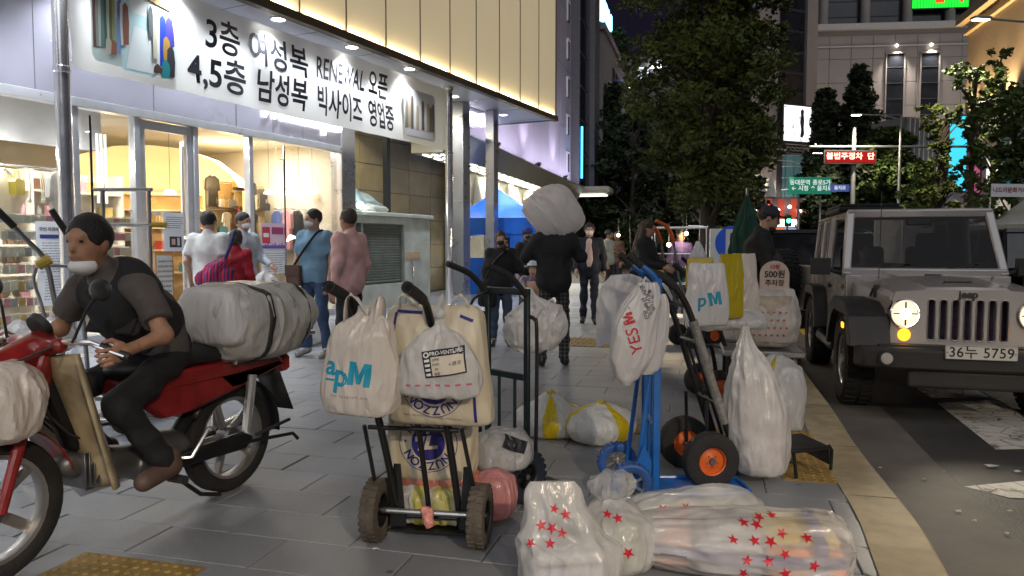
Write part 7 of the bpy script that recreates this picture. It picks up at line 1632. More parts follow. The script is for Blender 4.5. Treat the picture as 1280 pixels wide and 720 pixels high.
tube_part('shelf_hook', [(.13,.63,.19),(.13,.65,.16),(.13,.645,.05)], .009, M_cblack, cd)
b = MB(); b.tube(drail(.14)[6:16],.026,10); part('tape_wrap', b, mat('worn_grey_tape',(.20,.19,.18),.6,var=.4,scale=30), cd)
c = wp(950,300,4.02)
t, bd = bag('tall_white_sack', 'tall white plastic sack with a gathered peak standing on the orange wheeled truck', 'bag', (c.x,c.y,0), R(6), [(.045,.06,.05,.02),(.07,.125,.10,.02),(.20,.165,.13,.01),(.40,.165,.13,-.005),(.55,.135,.105,-.025),(.68,.085,.065,-.05),(.78,.035,.03,-.065),(.86,.012,.012,-.07)], P_milk, seed=41, e=2.3, wr=.014, fold=.12, nfold=12, wf=6)
t2, b2_ = bag('packed_pink_clothes', 'pale pink packed clothes filling the tall white sack', 'clothes', (c.x,c.y,0), R(6), [(.08,.08,.07,.02),(.12,.11,.09,.02),(.30,.14,.105,.0),(.50,.11,.085,-.02),(.58,.07,.06,-.03)], mat('packed_pale_pink',(.60,.50,.48),.8,var=.25,scale=14), seed=42, wr=.012, nu=32, nv=18)
c = gp(982,541)
t, bd = bag('yellow_taped_bundle', 'boxy white bundle with one yellow tape stripe standing near the kerb', 'bundle', (c.x,c.y+.18,0), R(-20), [(.0,.15,.14),(.03,.18,.165),(.20,.185,.17),(.36,.175,.16),(.44,.14,.12),(.49,.07,.06),(.52,.03,.03)], P_yw2, seed=44, e=3.6, wr=.014, fold=.05)
# yellow and white gathered bundles
for k, (px, py, w, h, lab) in enumerate([(690,553,.225,.29,'white bundle with yellow gores right behind the green hand truck'),(755,561,.225,.25,'white bundle with yellow gores, the one nearer the blue hand truck')]):
    c = gp(px, py-2); t, bd = bag('gathered_bundle', lab, 'bundle', (c.x,c.y+w*.75,0), R(40*k), [(.0,w*.6,w*.55),(.025,w*.9,w*.8),(.10,w*1.08,w*.95),(.17,w*.95,w*.85),(.22,w*.55,w*.5),(h,w*.18,w*.16)], P_yw, 'gathered white and yellow bundles', seed=50+k, e=2.2, wr=.010, fold=.05, nfold=19, nu=96)
    b = MB(); ear(b,(-.05,0,h-.03),(.05,0,h-.03),(0,-.02,h+.07),.03); part('bag_knot', b, P_yel, t, solid=.003)
# ---------------------------------------------------------------- star-printed bags in the foreground
def star_bag(name, label, loc, rot, prof, stars, seed, contents, m=None, **kw):
    t = thing(name, label, 'bag', loc, 0, 'star printed bags'); t.rotation_euler = rot
    me = bag_mesh(prof, seed=seed, **kw).mesh('bag_body'); bd = part('bag_body', me, m or P_star, t)
    Rm = t.rotation_euler.to_matrix().to_4x4(); ri = Rm.inverted()
    for i_, (spx, spy) in enumerate(stars):
        # each star sits on the side towards the road corner, where the photograph shows it
        r_ = .021+.005*((i_*7)%5)/5; a = ((i_*37)%11)/11*1.2-.3; w_ = wp(spx, spy, loc.y-.06)-loc
        o = ri @ w_; T = frame(o, ri @ Vector((math.cos(a),0,math.sin(a))), ri @ Vector((-math.sin(a),.45,math.cos(a))))
        wrap(star_mesh(r_), T, me, M_rstar, t, .003, 'star', .02)
    for k, (c, s, m_) in enumerate(contents):
        q = MB(); q.box(c, s); part('folded_clothes', q, m_, t, bevel=.022, seg=3, ang=60)
    return t, bd
M_or = mat('orange_clothes',(.75,.22,.06),.8,var=.25,scale=20); M_pu = mat('purple_strap',(.10,.07,.20),.7,var=.1); M_gn = mat('green_clothes',(.06,.14,.08),.8,var=.25,scale=20); M_bei = mat('beige_clothes',(.42,.36,.28),.8,var=.2,scale=18); M_lav = mat('lavender_clothes',(.42,.38,.46),.8,var=.15,scale=16); M_ylc = mat('yellow_clothes',(.62,.45,.10),.8,var=.2,scale=16)
F1 = Vector((.20,2.78,0)); t, bd = star_bag('star_printed_bag', 'upright star printed bag with a tall empty flap at the bottom edge', F1, (0,0,R(8)), [(.0,.15,.12,.02),(.03,.19,.15,.02),(.14,.195,.15,.02),(.21,.16,.10,-.01),(.30,.125,.05,-.03),(.37,.11,.022,-.04),(.405,.085,.010,-.045)],
    [(693,636),(707,643),(692,660),(700,667),(677,657),(667,678),(686,680)], 61, [((.0,0,.06),(.28,.20,.08),M_lav),((.01,0,.135),(.26,.19,.05),mat('pale_grey_clothes',(.45,.45,.46),.8,var=.15))], e=2.3, wr=.016, wf=6)
t, bd = star_bag('star_printed_bag', 'round star printed bag with grey green clothes beside the upright flap', Vector((.425,2.93,0)), (0,0,R(-10)), [(.0,.09,.09),(.03,.135,.13),(.13,.16,.15),(.22,.13,.12),(.27,.06,.06,-.02),(.30,.03,.03,-.03)], [(757,643),(771,649),(788,690)], 62, [((0,0,.075),(.20,.18,.11),mat('grey_green_clothes',(.34,.35,.27),.8,var=.25,scale=16)),((0,0,.165),(.17,.15,.05),MATS['grey_green_clothes'] if 'grey_green_clothes' in MATS else M_bei)], e=2.2, wr=.012)
b = MB(); b.v = []; kn = bag_mesh([(.27,.04,.035,-.02),(.31,.075,.055,-.03),(.36,.07,.05,-.02),(.39,.03,.025,-.01)], seed=63, wr=.02, wf=14, nu=40, nv=20).mesh('bag_knot'); part('bag_knot', kn, P_clear, t)
t, bd = star_bag('star_printed_bag', 'knotted star printed bag lying behind the long one, with green and yellow clothes', Vector((.80,3.20,.105)), (R(90),0,R(97)), [(-.30,.05,.05,0,.0),(-.26,.09,.10),(-.05,.110,.12),(.15,.100,.12),(.27,.08,.10),(.33,.04,.05)], [(786,638),(817,654),(829,637),(840,654),(851,643),(858,634),(874,648),(897,642)], 64, [((0,-.02,-.17),(.14,.12,.14),M_gn),((-.03,.02,-.06),(.12,.12,.06),M_ylc),((0,-.02,.10),(.15,.13,.26),M_bei)], e=2.3, wr=.014)
b = MB(); ear(b,(.09,.0,-.10),(.10,.0,-.02),(.24,-.0,-.14),.045); ear(b,(.10,.0,-.06),(.10,0,.04),(.23,.02,.02),.04); part('bag_knot', b, P_star, t, solid=.002)
t, bd = star_bag('star_printed_bag', 'long star printed bag with orange clothes and a purple strap lying in front', Vector((.93,2.90,.118)), (R(90),0,R(82)), [(-.42,.06,.05),(-.38,.12,.085),(-.15,.17,.105),(.1,.19,.113),(.28,.19,.118),(.36,.16,.10),(.39,.09,.06)],
    [(904,675),(934,677),(959,676),(918,701),(950,702),(928,713),(968,643),(943,656),(976,664),(994,674),(973,692),(989,707),(966,717),(949,646),(926,653)], 65,
    [((0,-.055,.21),(.32,.07,.28),M_or),((0,.012,.20),(.32,.05,.28),M_or),((0,.062,.19),(.29,.04,.28),M_ylc),((0,-.02,-.07),(.28,.13,.24),M_lav),((0,.055,-.05),(.24,.04,.20),mat('pale_grey_clothes',(.45,.45,.46),.8,var=.15)),((0,-.03,-.28),(.20,.09,.14),M_or)], e=2.6, wr=.014)
loop_strap('purple_strap', bd.data, (0,0,.25), (0,0,1), (1,0,0), .05, M_pu, t, 60, -.014); loop_strap('purple_strap', bd.data, (0,.0,.16), (0,1,-.22), (0,0,1), .05, M_pu, t, 60, -.014)
# ---------------------------------------------------------------- carts E and F further back, with bags
def simple_cart(label, loc, rz, m, tyre, rimm, lean=.28, H=1.15, orange=False, spk=0, name='hand_truck'):
    t = thing(name, label, 'hand truck', loc, rz, 'hand trucks parked further back')
    for s in (-1,1): wheel('wheel', t, (s*.19,-.09,.14), .14, .08, tyre, rimm, spk, .5, side=s, disc=True)
    tube_part('axle', [(-.22,-.09,.14),(.22,-.09,.14)], .013, M_cgrey, t)
    for x in (-.15,.15):
        P = curve_pts([(x,.06,.05),(x,.0,.4),(x,-lean*.55,.8),(x,-lean*.85,H*.9),(x,-lean*1.3,H)],5); tube_part('rail', P, .017, m, t)
        tube_part('grip', P[-7:], .024, M_orim if orange else M_grip, t, 12)
    bars('cross_bar', [[(-.15,y,z),(.15,y,z)] for z, y in ((.10,.05),(.45,-.02),(.8,-lean*.56))], .012, m, t); b = MB(); b.box((0,.20,.03),(.38,.30,.01)); part('nose_plate', b, m, t); return t
e0 = gp(905,503); simple_cart('black hand truck with orange rims under the yellow and white bags', (e0.x,e0.y+.15,0), R(-80), M_cblack, M_tyre, M_orim)
f0 = gp(893,432); simple_cart('black hand truck with orange rims half hidden behind the other carts', (f0.x,f0.y+.2,0), R(-70), M_cblack, M_tyre, M_orim)
g0 = Vector((2.35,9.6,0)); simple_cart('tall hand truck with orange padded handles beside the parking sign', g0, R(-70), M_cgrey, M_tyre, M_cblack, .5, 1.62, True)
c = wp(872,300,9.3); t, bd = bag('goods_bag', 'pale printed bag hung below the orange padded handles', 'bag', (c.x,c.y,0), R(10), [(1.02,.06,.04),(1.05,.10,.06),(1.16,.11,.06),(1.28,.06,.04),(1.36,.02,.015)], P_white, seed=70, wr=.015)
c = wp(850,300,10.0); chp = thing('chrome_push_cart', 'chrome tube push cart with shelves behind the woman with long hair', 'push cart', (c.x,c.y,0), R(-15))
b = MB()
for x in (-.35,.35):
    for y in (-.25,.25): b.tube([(x,y,.08),(x,y,1.55)],.013,8)
for z in (.35,.8,1.2,1.55): b.tube([(-.35,-.25,z),(.35,-.25,z),(.35,.25,z),(-.35,.25,z)],.011,8,closed=True)
part('tube_frame', b, M_chrome, chp); b = MB(); b.box((0,0,.36),(.68,.48,.012)); b.box((0,0,.81),(.68,.48,.012)); part('shelf', b, M_alu, chp)
for x in (-.35,.35):
    for y in (-.25,.25): wheel('caster', chp, (x,y,.05), .05, .03, M_tyre, M_cgrey, 0, .5, disc=True)
for k in range(4): good('bag', [6,4,5,2][k], chp, (-.22+.15*k,-.05,.82), name='handbag')
# bags stacked on cart E
def px_bag(name, label, px, py0, py1, wpx, Y, prof_kind, m, seed, rz=0, depth=.07, cat='bag', e=3.2, fold=.04, group=None):
    c = wp(px,300,Y); zt = 1.3-(py0-308)*Y/FPX; zb = max(0.004, 1.3-(py1-308)*Y/FPX); w = wpx*Y/FPX/2; H = zt-zb
    if prof_kind == 'flat': pr = [(zb,w*.92,depth*.35),(zb+H*.04,w,depth*.8),(zb+H*.4,w*1.02,depth),(zb+H*.75,w*.97,depth*.6),(zb+H*.95,w*.93,depth*.22),(zt,w*.90,.006)]
    else: pr = [(zb,w*.6,depth*.6),(zb+H*.1,w*.95,depth*.95),(zb+H*.45,w,depth),(zb+H*.75,w*.75,depth*.75),(zb+H*.92,w*.3,depth*.3),(zt,w*.12,depth*.12)]
    return bag(name, label, cat, (c.x,c.y,0), rz, pr, m, group, seed=seed, e=e, wr=.017, fold=fold)
t, bd = px_bag('lettered_shopping_bag', 'white bag with slanted blue letters on the cart behind the blue hand truck', 884, 330, 408, 50, 4.9, 'flat', P_white, 80, R(8), .045, e=5)
Tq = frame((.0,-.5,1.3-(374-308)*4.9/FPX),(1,0,.15),(-.15,0,1))
for me, dx in ((text_mesh('p',.12,.018,shear=.2),-.055),(M_shape(.12),.04)): wrap(me, Tq @ Matrix.Translation((dx,0,0)), bd.data, M_teal, t, .003, 'lettering', .03)
px_bag('yellow_shopping_bag', 'folded yellow bag tucked between the white bags on the cart', 914, 318, 398, 34, 5.15, 'flat', P_yel, 81, R(20), .03, e=5)
px_bag('yellow_shopping_bag', 'yellow bag corner behind the white bag with slanted blue letters', 876, 323, 360, 34, 5.3, 'flat', P_yel, 82, R(0), .03, e=5)
px_bag('cream_shopping_bag', 'cream bag next to the man in the cap on the loaded cart', 930, 318, 398, 34, 5.4, 'flat', P_apm, 83, R(15), .05, e=5)
px_bag('white_goods_bag', 'low white bag sagging under the yellow bag on the cart', 912, 388, 412, 90, 5.3, 'flat', P_milk, 84, R(10), .13)
t, bd = px_bag('red_dotted_bundle', 'large clear bundle of red dotted cloth in front of the parking price sign', 960, 362, 428, 70, 6.0, 'flat', P_star, 85, R(-8), .17, 'bundle')
zc = 1.3-(395-308)*6.0/FPX
for i in range(7):
    for j in range(5): wrap(star_mesh(.014), frame((-.17+.045*i+.02*(j%2),-.6,zc-.14+.06*j),(1,0,0),(0,0,1)), bd.data, M_rstar, t, .003, 'red_dot', .04)
c = wp(962,300,6.0); t2, b2_ = bag('folded_beige_clothes', 'beige clothes inside the red dotted bundle', 'clothes', (c.x,c.y,0), R(-8), [(.50,.17,.12),(.55,.20,.14),(.75,.20,.14),(.90,.17,.12)], M_bei, seed=86, wr=.012, nu=32, nv=16)
pf = thing('platform_cart', 'flat grey platform cart carrying the red dotted bundle', 'cart', (c.x-.05,c.y+.02,0), R(-12))
b = MB(); b.box((0,0,.45),(.62,.5,.05)); part('deck', b, M_cgrey, pf, bevel=.01)
bars('deck_leg', [[(x,y,.10),(x,y,.43)] for x in (-.27,.27) for y in (-.2,.2)], .016, M_cblack, pf)
for x in (-.27,.27):
    for y in (-.2,.2): wheel('caster', pf, (x,y,.055), .055, .03, M_tyre, M_cgrey, 0, .5, disc=True)
# ---------------------------------------------------------------- carts and bags near the shop window (left)
L0 = wp(60,300,4.9); lc = thing('grey_hand_cart', 'grey tubular hand cart with black grips and yellow tape in front of the shop window', 'hand truck', (L0.x,L0.y,0), R(35))
H1 = wp(55,322,4.9)-Vector((L0.x,L0.y,0)); Rz = Matrix.Rotation(-R(35),3,'Z')
def lpt(px, py, Y): return Rz @ (wp(px,py,Y)-Vector((L0.x,L0.y,0)))
tube_part('handle_tube', curve_pts([lpt(-8,258,4.7), lpt(30,297,4.8), lpt(56,325,4.9), lpt(66,365,4.95), lpt(76,420,5.0), lpt(84,500,5.05)],5), .017, M_cgrey, lc)
tube_part('handle_tube', curve_pts([lpt(64,262,5.3), lpt(88,300,5.35), lpt(96,340,5.4), lpt(104,400,5.45), lpt(112,492,5.5)],5), .017, M_cgrey, lc)
tube_part('grip', [lpt(-8,258,4.7), lpt(18,284,4.76)], .023, M_grip, lc); tube_part('grip', [lpt(64,262,5.3), lpt(84,292,5.34)], .023, M_grip, lc)
tube_part('cross_bar', [lpt(52,332,4.9), lpt(97,333,5.4)], .013, M_cgrey, lc); tube_part('cross_bar', [lpt(68,385,4.96), lpt(102,385,5.45)], .013, M_cgrey, lc)
tube_part('brace', curve_pts([lpt(46,334,4.88), lpt(42,350,4.88), lpt(50,375,4.9), lpt(60,410,4.95)],5), .011, M_cgrey, lc)
tube_part('yellow_tape', [lpt(47,332,4.87), lpt(63,323,4.9)], .036, mat('yellow_tape',(.55,.38,.04),.5,var=.1), lc)
b = MB(); q = lpt(100,500,5.25); b.box((q.x,q.y+.12,.02),(.4,.3,.01)); part('nose_plate', b, M_cgrey, lc)
for s in (-1,1): wheel('wheel', lc, (q.x+s*.2,q.y-.02,.11), .11, .05, M_tyre, M_cgrey, 5, .6, side=s)
L2 = wp(160,300,5.6); l2 = thing('chrome_push_bar_cart', 'push cart with a chrome bar and a yellow taped bar behind the rider', 'push cart', (L2.x,L2.y,0), 0)
def l2p(px,py,Y): return wp(px,py,Y)-Vector((L2.x,L2.y,0))
tube_part('push_bar', [l2p(117,237,5.6), l2p(190,237,5.6)], .015, M_chrome, l2); tube_part('lower_bar', [l2p(128,281,5.6), l2p(196,281,5.6)], .016, M_chrome, l2); tube_part('yellow_taped_end', [l2p(190,281,5.6), l2p(208,281,5.6)], .022, MATS['yellow_tape'], l2)
for px in (128,186): tube_part('upright', [l2p(px,237,5.6), Vector((l2p(px,237,5.6).x,0,.12))], .014, M_cgrey, l2)
b = MB(); b.box((0,.2,.15),(.5,.55,.03)); part('deck', b, M_cgrey, l2)
for x in (-.2,.2):
    for y in (0,.4): wheel('caster', l2, (x,y,.06), .06, .035, M_tyre, M_cgrey, 0, .5, disc=True)
px_bag('lettered_carrier_bag', 'white carrier bag with blue print and a red band under the front window', 18, 402, 478, 74, 4.5, 'tall', P_white, 90, R(-10), .15, e=2.3)
px_bag('white_carrier_bag', 'small knotted white carrier bag between the left cart and the rider', 62, 396, 440, 44, 4.75, 'tall', P_white, 91, R(0), .10, e=2.3)
sm = thing('folded_trolley', 'small folded chrome trolley lying behind the motorcycle', 'trolley', (-2.78,5.1,0), R(20))
wheel('wheel', sm, (.08,-.05,.09), .09, .04, M_tyre, M_alloy, 0, .6, axis='Y', disc=True); wheel('wheel', sm, (.08,.25,.09), .09, .04, M_tyre, M_alloy, 0, .6, axis='Y', disc=True)
for y in (-.02,.22): tube_part('tube', [(.08,y,.09),(-.45,y,.14)], .011, M_chrome, sm)
for x in (-.1,-.3,-.43): tube_part('cross_tube', [(x,-.02,.115-.0*x),(x,.22,.115)], .009, M_chrome, sm)
tube_part('axle', [(.08,-.08,.09),(.08,.28,.09)], .008, M_cgrey, sm)
for k, (px, py, w, h, lab) in enumerate([(366,433,.30,.44,'white sack on the ground behind the man in blue'),(398,428,.24,.36,'round white sack between the man in blue and the man in pink'),(350,425,.20,.30,'small white sack behind the motorcycle load')]):
    c = gp(px,py); bag('white_sack', lab, 'sack', (c.x,c.y+.2,0), R(30*k), [(.0,w*.7,w*.6),(.04,w,w*.85),(h*.5,w*1.02,w*.9),(h*.85,w*.55,w*.5),(h,w*.15,w*.15)], P_milk, 'white sacks on the ground', seed=95+k, e=2.2, wr=.02, fold=.05)
# big wrapped load on the motorcycle and a bag at its front
ld = Matrix.Translation(MLOC) @ Matrix.Rotation(MRZ,4,'Z')
c = ld @ Vector((-.14,.04,0)); t, bd = bag('wrapped_load', 'bulky film wrapped load strapped on the motorcycle carrier', 'bundle', c, MRZ, [(.70,.14,.10,.05),(.73,.26,.20,.03),(.84,.33,.25,.0),(.95,.35,.26,.0),(1.05,.30,.22,.02),(1.10,.18,.13,.04)], P_load, seed=101, e=2.9, wr=.022, wf=5)
for x in (-.20,.13): loop_strap('strap', bd.data, (x,0,.93), (1,0,0), (0,0,1), .035, M_plas, t)
c = ld @ Vector((.12,.06,0)); t, bd = bag('wrapped_parcel', 'small white wrapped parcel with dark bands between the rider and the load', 'parcel', c, MRZ, [(.80,.07,.14),(.83,.10,.19),(.95,.11,.20),(1.06,.09,.17),(1.09,.05,.12)], P_white, seed=102, e=3.4, wr=.01)
c = ld @ Vector((WBs-.02,.02,0)); t, bd = bag('front_load_bag', 'beige white bag strapped to the motorcycle front', 'bag', c, MRZ, [(.56,.07,.10),(.60,.12,.17),(.72,.14,.20),(.82,.11,.16),(.86,.05,.08)], P_apm, seed=103, e=2.6, wr=.018)
# ---------------------------------------------------------------- parking sign, parasol
c = wp(969,300,6.35); ps = thing('parking_price_sign', 'round topped pale sign reading 500 won parking beside the man in the cap', 'sign', (c.x,c.y,0), R(-8))
Yp = 6.35; zt = 1.3-(326-308)*Yp/FPX; zb = 1.3-(360-308)*Yp/FPX; hw = 17.5*Yp/FPX
P = [(-hw,zb-.02),(hw,zb-.02)]+[(hw*math.cos(PI*i/16), zt-hw+hw*math.sin(PI*i/16)) for i in range(17)]
b = MB(); b.prism(P,-.012,.012,frame((0,0,0),(1,0,0),(0,0,1))); part('sign_board', b, mat('sign_board_pink',(.62,.48,.40),.6,var=.06), ps)
T = frame((0,-.015,0),(1,0,0),(0,0,1)); h_ = zt-zb
lettering('10분', h_*.20, M_rstar, ps, T @ Matrix.Translation((0,zt-h_*.22,0)), bold=.01); lettering('500원', h_*.31, M_ink, ps, T @ Matrix.Translation((0,zt-h_*.50,0)), bold=.015); lettering('주차장', h_*.25, M_ink, ps, T @ Matrix.Translation((0,zt-h_*.82,0)), bold=.01)
b = MB(); b.tube([(0,.03,zb),(0,.03,.03)],.02,8); b.lathe([(.0,0),(.18,0),(.18,.03),(.03,.05)],20,Matrix.Translation((0,.03,0))); part('stand', b, M_cgrey, ps)
c = wp(907,300,11.0); pk = thing('parking_board', 'white board with a big blue P behind the carts', 'sign', (c.x,c.y,0), R(-6))
zt = 1.3-(286-308)*11/FPX; zb = .35; b = MB(); b.box((.08,0,(zt+zb)/2),(.62,.03,zt-zb)); part('board', b, M_pap, pk, bevel=.005)
zc = 1.3-(308-308)*11/FPX+.05; b = MB(); b.lathe([(0,0),(.255,0)],36,frame((.10,-.018,zc),(1,0,0),(0,0,1))); part('blue_disc', b, mat('parking_blue',(.01,.05,.36),.5,emit=(.02,.08,.5),estr=.15,var=.03), pk)
lettering('P', .52, M_lw, pk, frame((.10,-.022,zc),(1,0,0),(0,0,1)), bold=.012)
b = MB(); b.tube(curve_pts([(-.27,-.06,.02),(-.27,-.06,zt-.1),(-.29,-.06,zt+.02),(-.55,-.06,zt+.04)],4),.013,8); b.tube([(-.2,.02,.02),(-.2,.02,zb+.1)],.015,8); b.tube([(.36,.02,.02),(.36,.02,zb+.1)],.015,8); part('tube_stand', b, M_hand, pk)
c = wp(933,300,9.2); pa = thing('folded_parasol', 'folded dark green parasol standing behind the man in the cap', 'parasol', (c.x,c.y,0), 0)
b = bag_mesh([(.95,.16,.15),(1.0,.20,.18),(1.35,.17,.15),(1.62,.11,.10),(1.80,.05,.05),(1.93,.015,.015)], seed=110, e=2, wr=.01, fold=.16, nfold=8, foldtop=False); part('folded_canopy', b, mat('green_canvas',(.010,.055,.035),.8,var=.2,bump=.3), pa)
b = MB(); b.tube([(0,0,.02),(0,0,2.02)],.018,8); part('pole', b, M_cgrey, pa); b = MB(); b.lathe([(0,0),(.25,0),(.25,.06),(.05,.10)],24); part('base', b, M_conc, pa)
# ================================================================== people
SKIN = mat('skin_tan', (.46,.27,.18), .5, var=.14, scale=26, bump=.12, bscale=160); SKIN2 = mat('skin_brown', (.38,.20,.125), .48, var=.16, scale=26, bump=.14, bscale=160)
HAIR = mat('black_hair', (.012,.010,.010), .5, var=.3, scale=40, bump=.6, bscale=140); HAIRB = mat('dark_brown_hair', (.045,.026,.017), .5, var=.3, scale=40, bump=.6, bscale=140)
M_mask = mat('white_mask', (.74,.75,.76), .8, var=.04); M_bmask = mat('black_mask', (.015,.015,.017), .8, var=.1); M_eye = mat('eye_dark', (.01,.008,.008), .2, var=0)
def vec(a): return np.array(a, float)
def hand_sdf(curl=.5, h=.0055):
    "right hand, wrist at origin, fingers along -Z, palm facing +X (towards the body), thumb forward (-Y)"
    s = SDF(h, .010); s.ell((0,-.002,-.045),(.016,.040,.048)); s.cap((0,0,.03),(0,0,-.02),.025,.026)
    for i, (y, L_) in enumerate(((-.030,.072),(-.010,.080),(.010,.075),(.029,.060))):
        p = vec((0,y,-.085)); a = .25*curl+.1; q = p
        for k, f in enumerate((.45,.32,.23)):
            n = q+vec((math.sin(a)*L_*f, y*.04, -math.cos(a)*L_*f)); s.cap(q, n, .0088-.0009*k, .0082-.0012*k, .004); q = n; a += .85*curl+.05
    s.cap((.004,-.030,-.025),(.014,-.056,-.055),.0125,.0105,.008); s.cap((.014,-.056,-.055),(.020,-.060,-.083),.0102,.0082,.004)
    return s.mesh()
HANDS = {'relaxed': hand_sdf(.45), 'grip': hand_sdf(1.35)}
def person(label, loc, rz, h=1.72, J=None, top=None, bottom=None, skin=None, sleeve='long', hair='short', hairm=None, mask=None, shoes=None, head_yaw=0, head_pitch=0, res=.014, build=1.0, hem=.84, loose=.0, lean=0, hands=('relaxed','relaxed'), turn=0, coat=None, mask_down=False, hidehead=False, collar=None, seed=0, skirt=False, bare_leg=False):
    S = h/1.72; t = thing('person', label, 'person', loc, rz)
    K = dict(pel=(0,0,.93), wai=(0,0,1.08), che=(0,.0,1.27), nek=(0,.015,1.45), hed=(0,-.012,1.595),
             lsh=(.172,.012,1.395), lel=(.225,.035,1.12), lwr=(.235,-.045,.885), rsh=(-.172,.012,1.395), rel=(-.225,.035,1.12), rwr=(-.235,-.045,.885),
             lhi=(.085,0,.90), lkn=(.098,-.02,.49), lan=(.108,.025,.085), lto=(.130,-.13,.035), rhi=(-.085,0,.90), rkn=(-.098,-.02,.49), ran=(-.108,.025,.085), rto=(-.130,-.13,.035))
    if J: K.update(J)
    K = {k: vec(v) for k, v in K.items()}
    up = ('wai','che','nek','hed','lsh','rsh') + tuple(k for k in ('lel','lwr','rel','rwr') if not (J and k in J))
    if lean or turn:
        c, s_ = math.cos(lean), math.sin(lean); c2, s2 = math.cos(turn), math.sin(turn); o = K['pel']
        for k in up:
            p = K[k]-o; p = vec((p[0], c*p[1]-s_*p[2], s_*p[1]+c*p[2])); p = vec((c2*p[0]-s2*p[1], s2*p[0]+c2*p[1], p[2])); K[k] = o+p
    K = {k: v*S for k, v in K.items()}; bw = S*build; sk = skin or SKIN
    HM = Matrix.Translation(K['hed']) @ Matrix.Rotation(head_yaw,4,'Z') @ Matrix.Rotation(head_pitch,4,'X')
    def hp(x,y,z): return tuple(HM @ Vector((x*S,y*S,z*S)))
    HR = np.array(HM.to_3x3())
    # bare body: one continuous surface
    s = SDF(res, .035*S)
    if not hidehead:
        s.ell(hp(0,.008,.022),(.076*S,.094*S,.098*S),HR); s.ell(hp(0,-.022,-.045),(.058*S,.068*S,.072*S),HR,.03*S); s.cap(hp(0,-.088,.004),hp(0,-.104,-.026),.010*S,.014*S,.012*S)
        s.cap(hp(-.03,-.082,.022),hp(.03,-.082,.022),.012*S,None,.02*S); s.cap(hp(-.018,-.083,-.058),hp(.018,-.083,-.058),.009*S,None,.012*S)
        for e in (-1,1): s.ell(hp(e*.078,.008,-.006),(.010*S,.018*S,.030*S),HR,.008*S)
    s.cap(K['nek'], hp(0,.012,-.06), .056*bw, .052*bw)
    s.cap(K['lsh']*.85+K['che']*.15, K['rsh']*.85+K['che']*.15, .055*bw); s.ell(K['che'],(.145*bw,.095*bw,.17*S)); s.ell(K['wai'],(.125*bw,.09*bw,.15*S)); s.ell(K['pel'],(.14*bw,.10*bw,.12*S))
    for q in 'lr':
        s.cap(K[q+'sh'],K[q+'el'],.046*bw,.037*bw); s.cap(K[q+'el'],K[q+'wr'],.037*bw,.025*bw)
        s.cap(K[q+'hi'],K[q+'kn'],.072*bw,.050*bw); s.cap(K[q+'kn'],K[q+'an'],.047*bw,.033*bw); s.cap(K[q+'an'],K[q+'to'],.034*S,.028*S)
    v, f = s.mesh(); v = np.asarray(v); f = np.asarray(f)
    for q, kind in zip('lr', hands):
        if kind is None: continue
        hv, hf = HANDS[kind]; hv = np.asarray(hv)*S*1.0; hf = np.asarray(hf)
        if q == 'l': hv = hv*vec((-1,1,1)); hf = hf[:, ::-1]
        d = K[q+'wr']-K[q+'el']; d /= np.linalg.norm(d); z = -d; fwd = vec((0,-1,0)) if abs(d[1]) < .85 else vec((0,0,1)); y = -(fwd-z*(fwd@z)); y /= np.linalg.norm(y); x = np.cross(y, z)
        hv = hv @ np.stack([x,y,z]) + K[q+'wr']+d*.012; f = np.concatenate([f, hf+len(v)]); v = np.concatenate([v, hv])
    part('body', sd_mesh('body', (v,f), sk), None, t)
    if not hidehead:
        for e in (-1,1):
            b = MB(); b.sphere(hp(e*.031,-.083,.006),(.011*S,.008*S,.006*S),8,6); part('eye', b, M_eye, t)
        # hair
        hm = hairm or HAIR; a = SDF(min(res,.012),.02*S); fr = np.array(HM.to_3x3() @ Vector((0,-1,.0))); 
        if hair != 'bald':
            a.ell(hp(0,.016,.034),(.085*S,.101*S,.098*S),HR)
            if hair == 'long':
                a.cap(hp(-.06,.04,-.02),hp(-.085,.055,-.30),.045*S,.05*S); a.cap(hp(.06,.04,-.02),hp(.085,.055,-.30),.045*S,.05*S); a.cap(hp(0,.07,0),hp(0,.09,-.34),.06*S,.065*S)
            if hair == 'bob': a.ell(hp(0,.03,-.005),(.090*S,.088*S,.105*S),HR)
            a.ell(hp(0,-.110,-.050),(.070*S,.085*S,.098*S),HR,sub=True)
            a.cap(hp(0,-.02,-.13),hp(0,.03,-.16),.055*S,sub=True) if hair not in ('long',) else None
            part('hair', sd_mesh('hair', a.mesh(.004,(60,60,40),seed), hm), None, t)
        if mask is not None:
            a = SDF(.008,.012); dz = -.045 if not mask_down else -.100; mh = .055 if not mask_down else .040
            a.ell(hp(0,-.020,dz),(.066*S,(.082 if not mask_down else .074)*S,mh*S),HR,clip=((hp(0,-.025,0),tuple(HM.to_3x3() @ Vector((0,1,0)))),)); (a.cap(hp(0,-.095,dz+.015),hp(0,-.09,dz-.02),.018*S) if not mask_down else None)
            part('face_mask', sd_mesh('face_mask', a.mesh(), mask), None, t)
    # shirt or jacket
    bt = bw*(1+loose); a = SDF(res,.045*S); zc = hem*S; cl = ((tuple((0,0,zc)),(0,0,-1)),) if not lean else ((tuple(K['pel']+vec((0,0,(hem-.93)*S))),(0,0,-1)),)
    g = .016*S
    a.cap(K['lsh']*.9+K['che']*.1, K['rsh']*.9+K['che']*.1, .066*bt); a.ell(K['che'],(.168*bt+g,.112*bt+g,.19*S),None,None,cl); a.ell(K['wai'],(.150*bt+g,.105*bt+g,.20*S),None,None,cl); a.ell((K['pel']+K['wai'])/2-vec((0,0,.05*S)),(.158*bt+g,.112*bt+g,.20*S),None,None,cl)
    a.cap(K['nek']-vec((0,-.004,.01))*S, K['nek']+vec((0,.002,.016))*S, .064*bw)
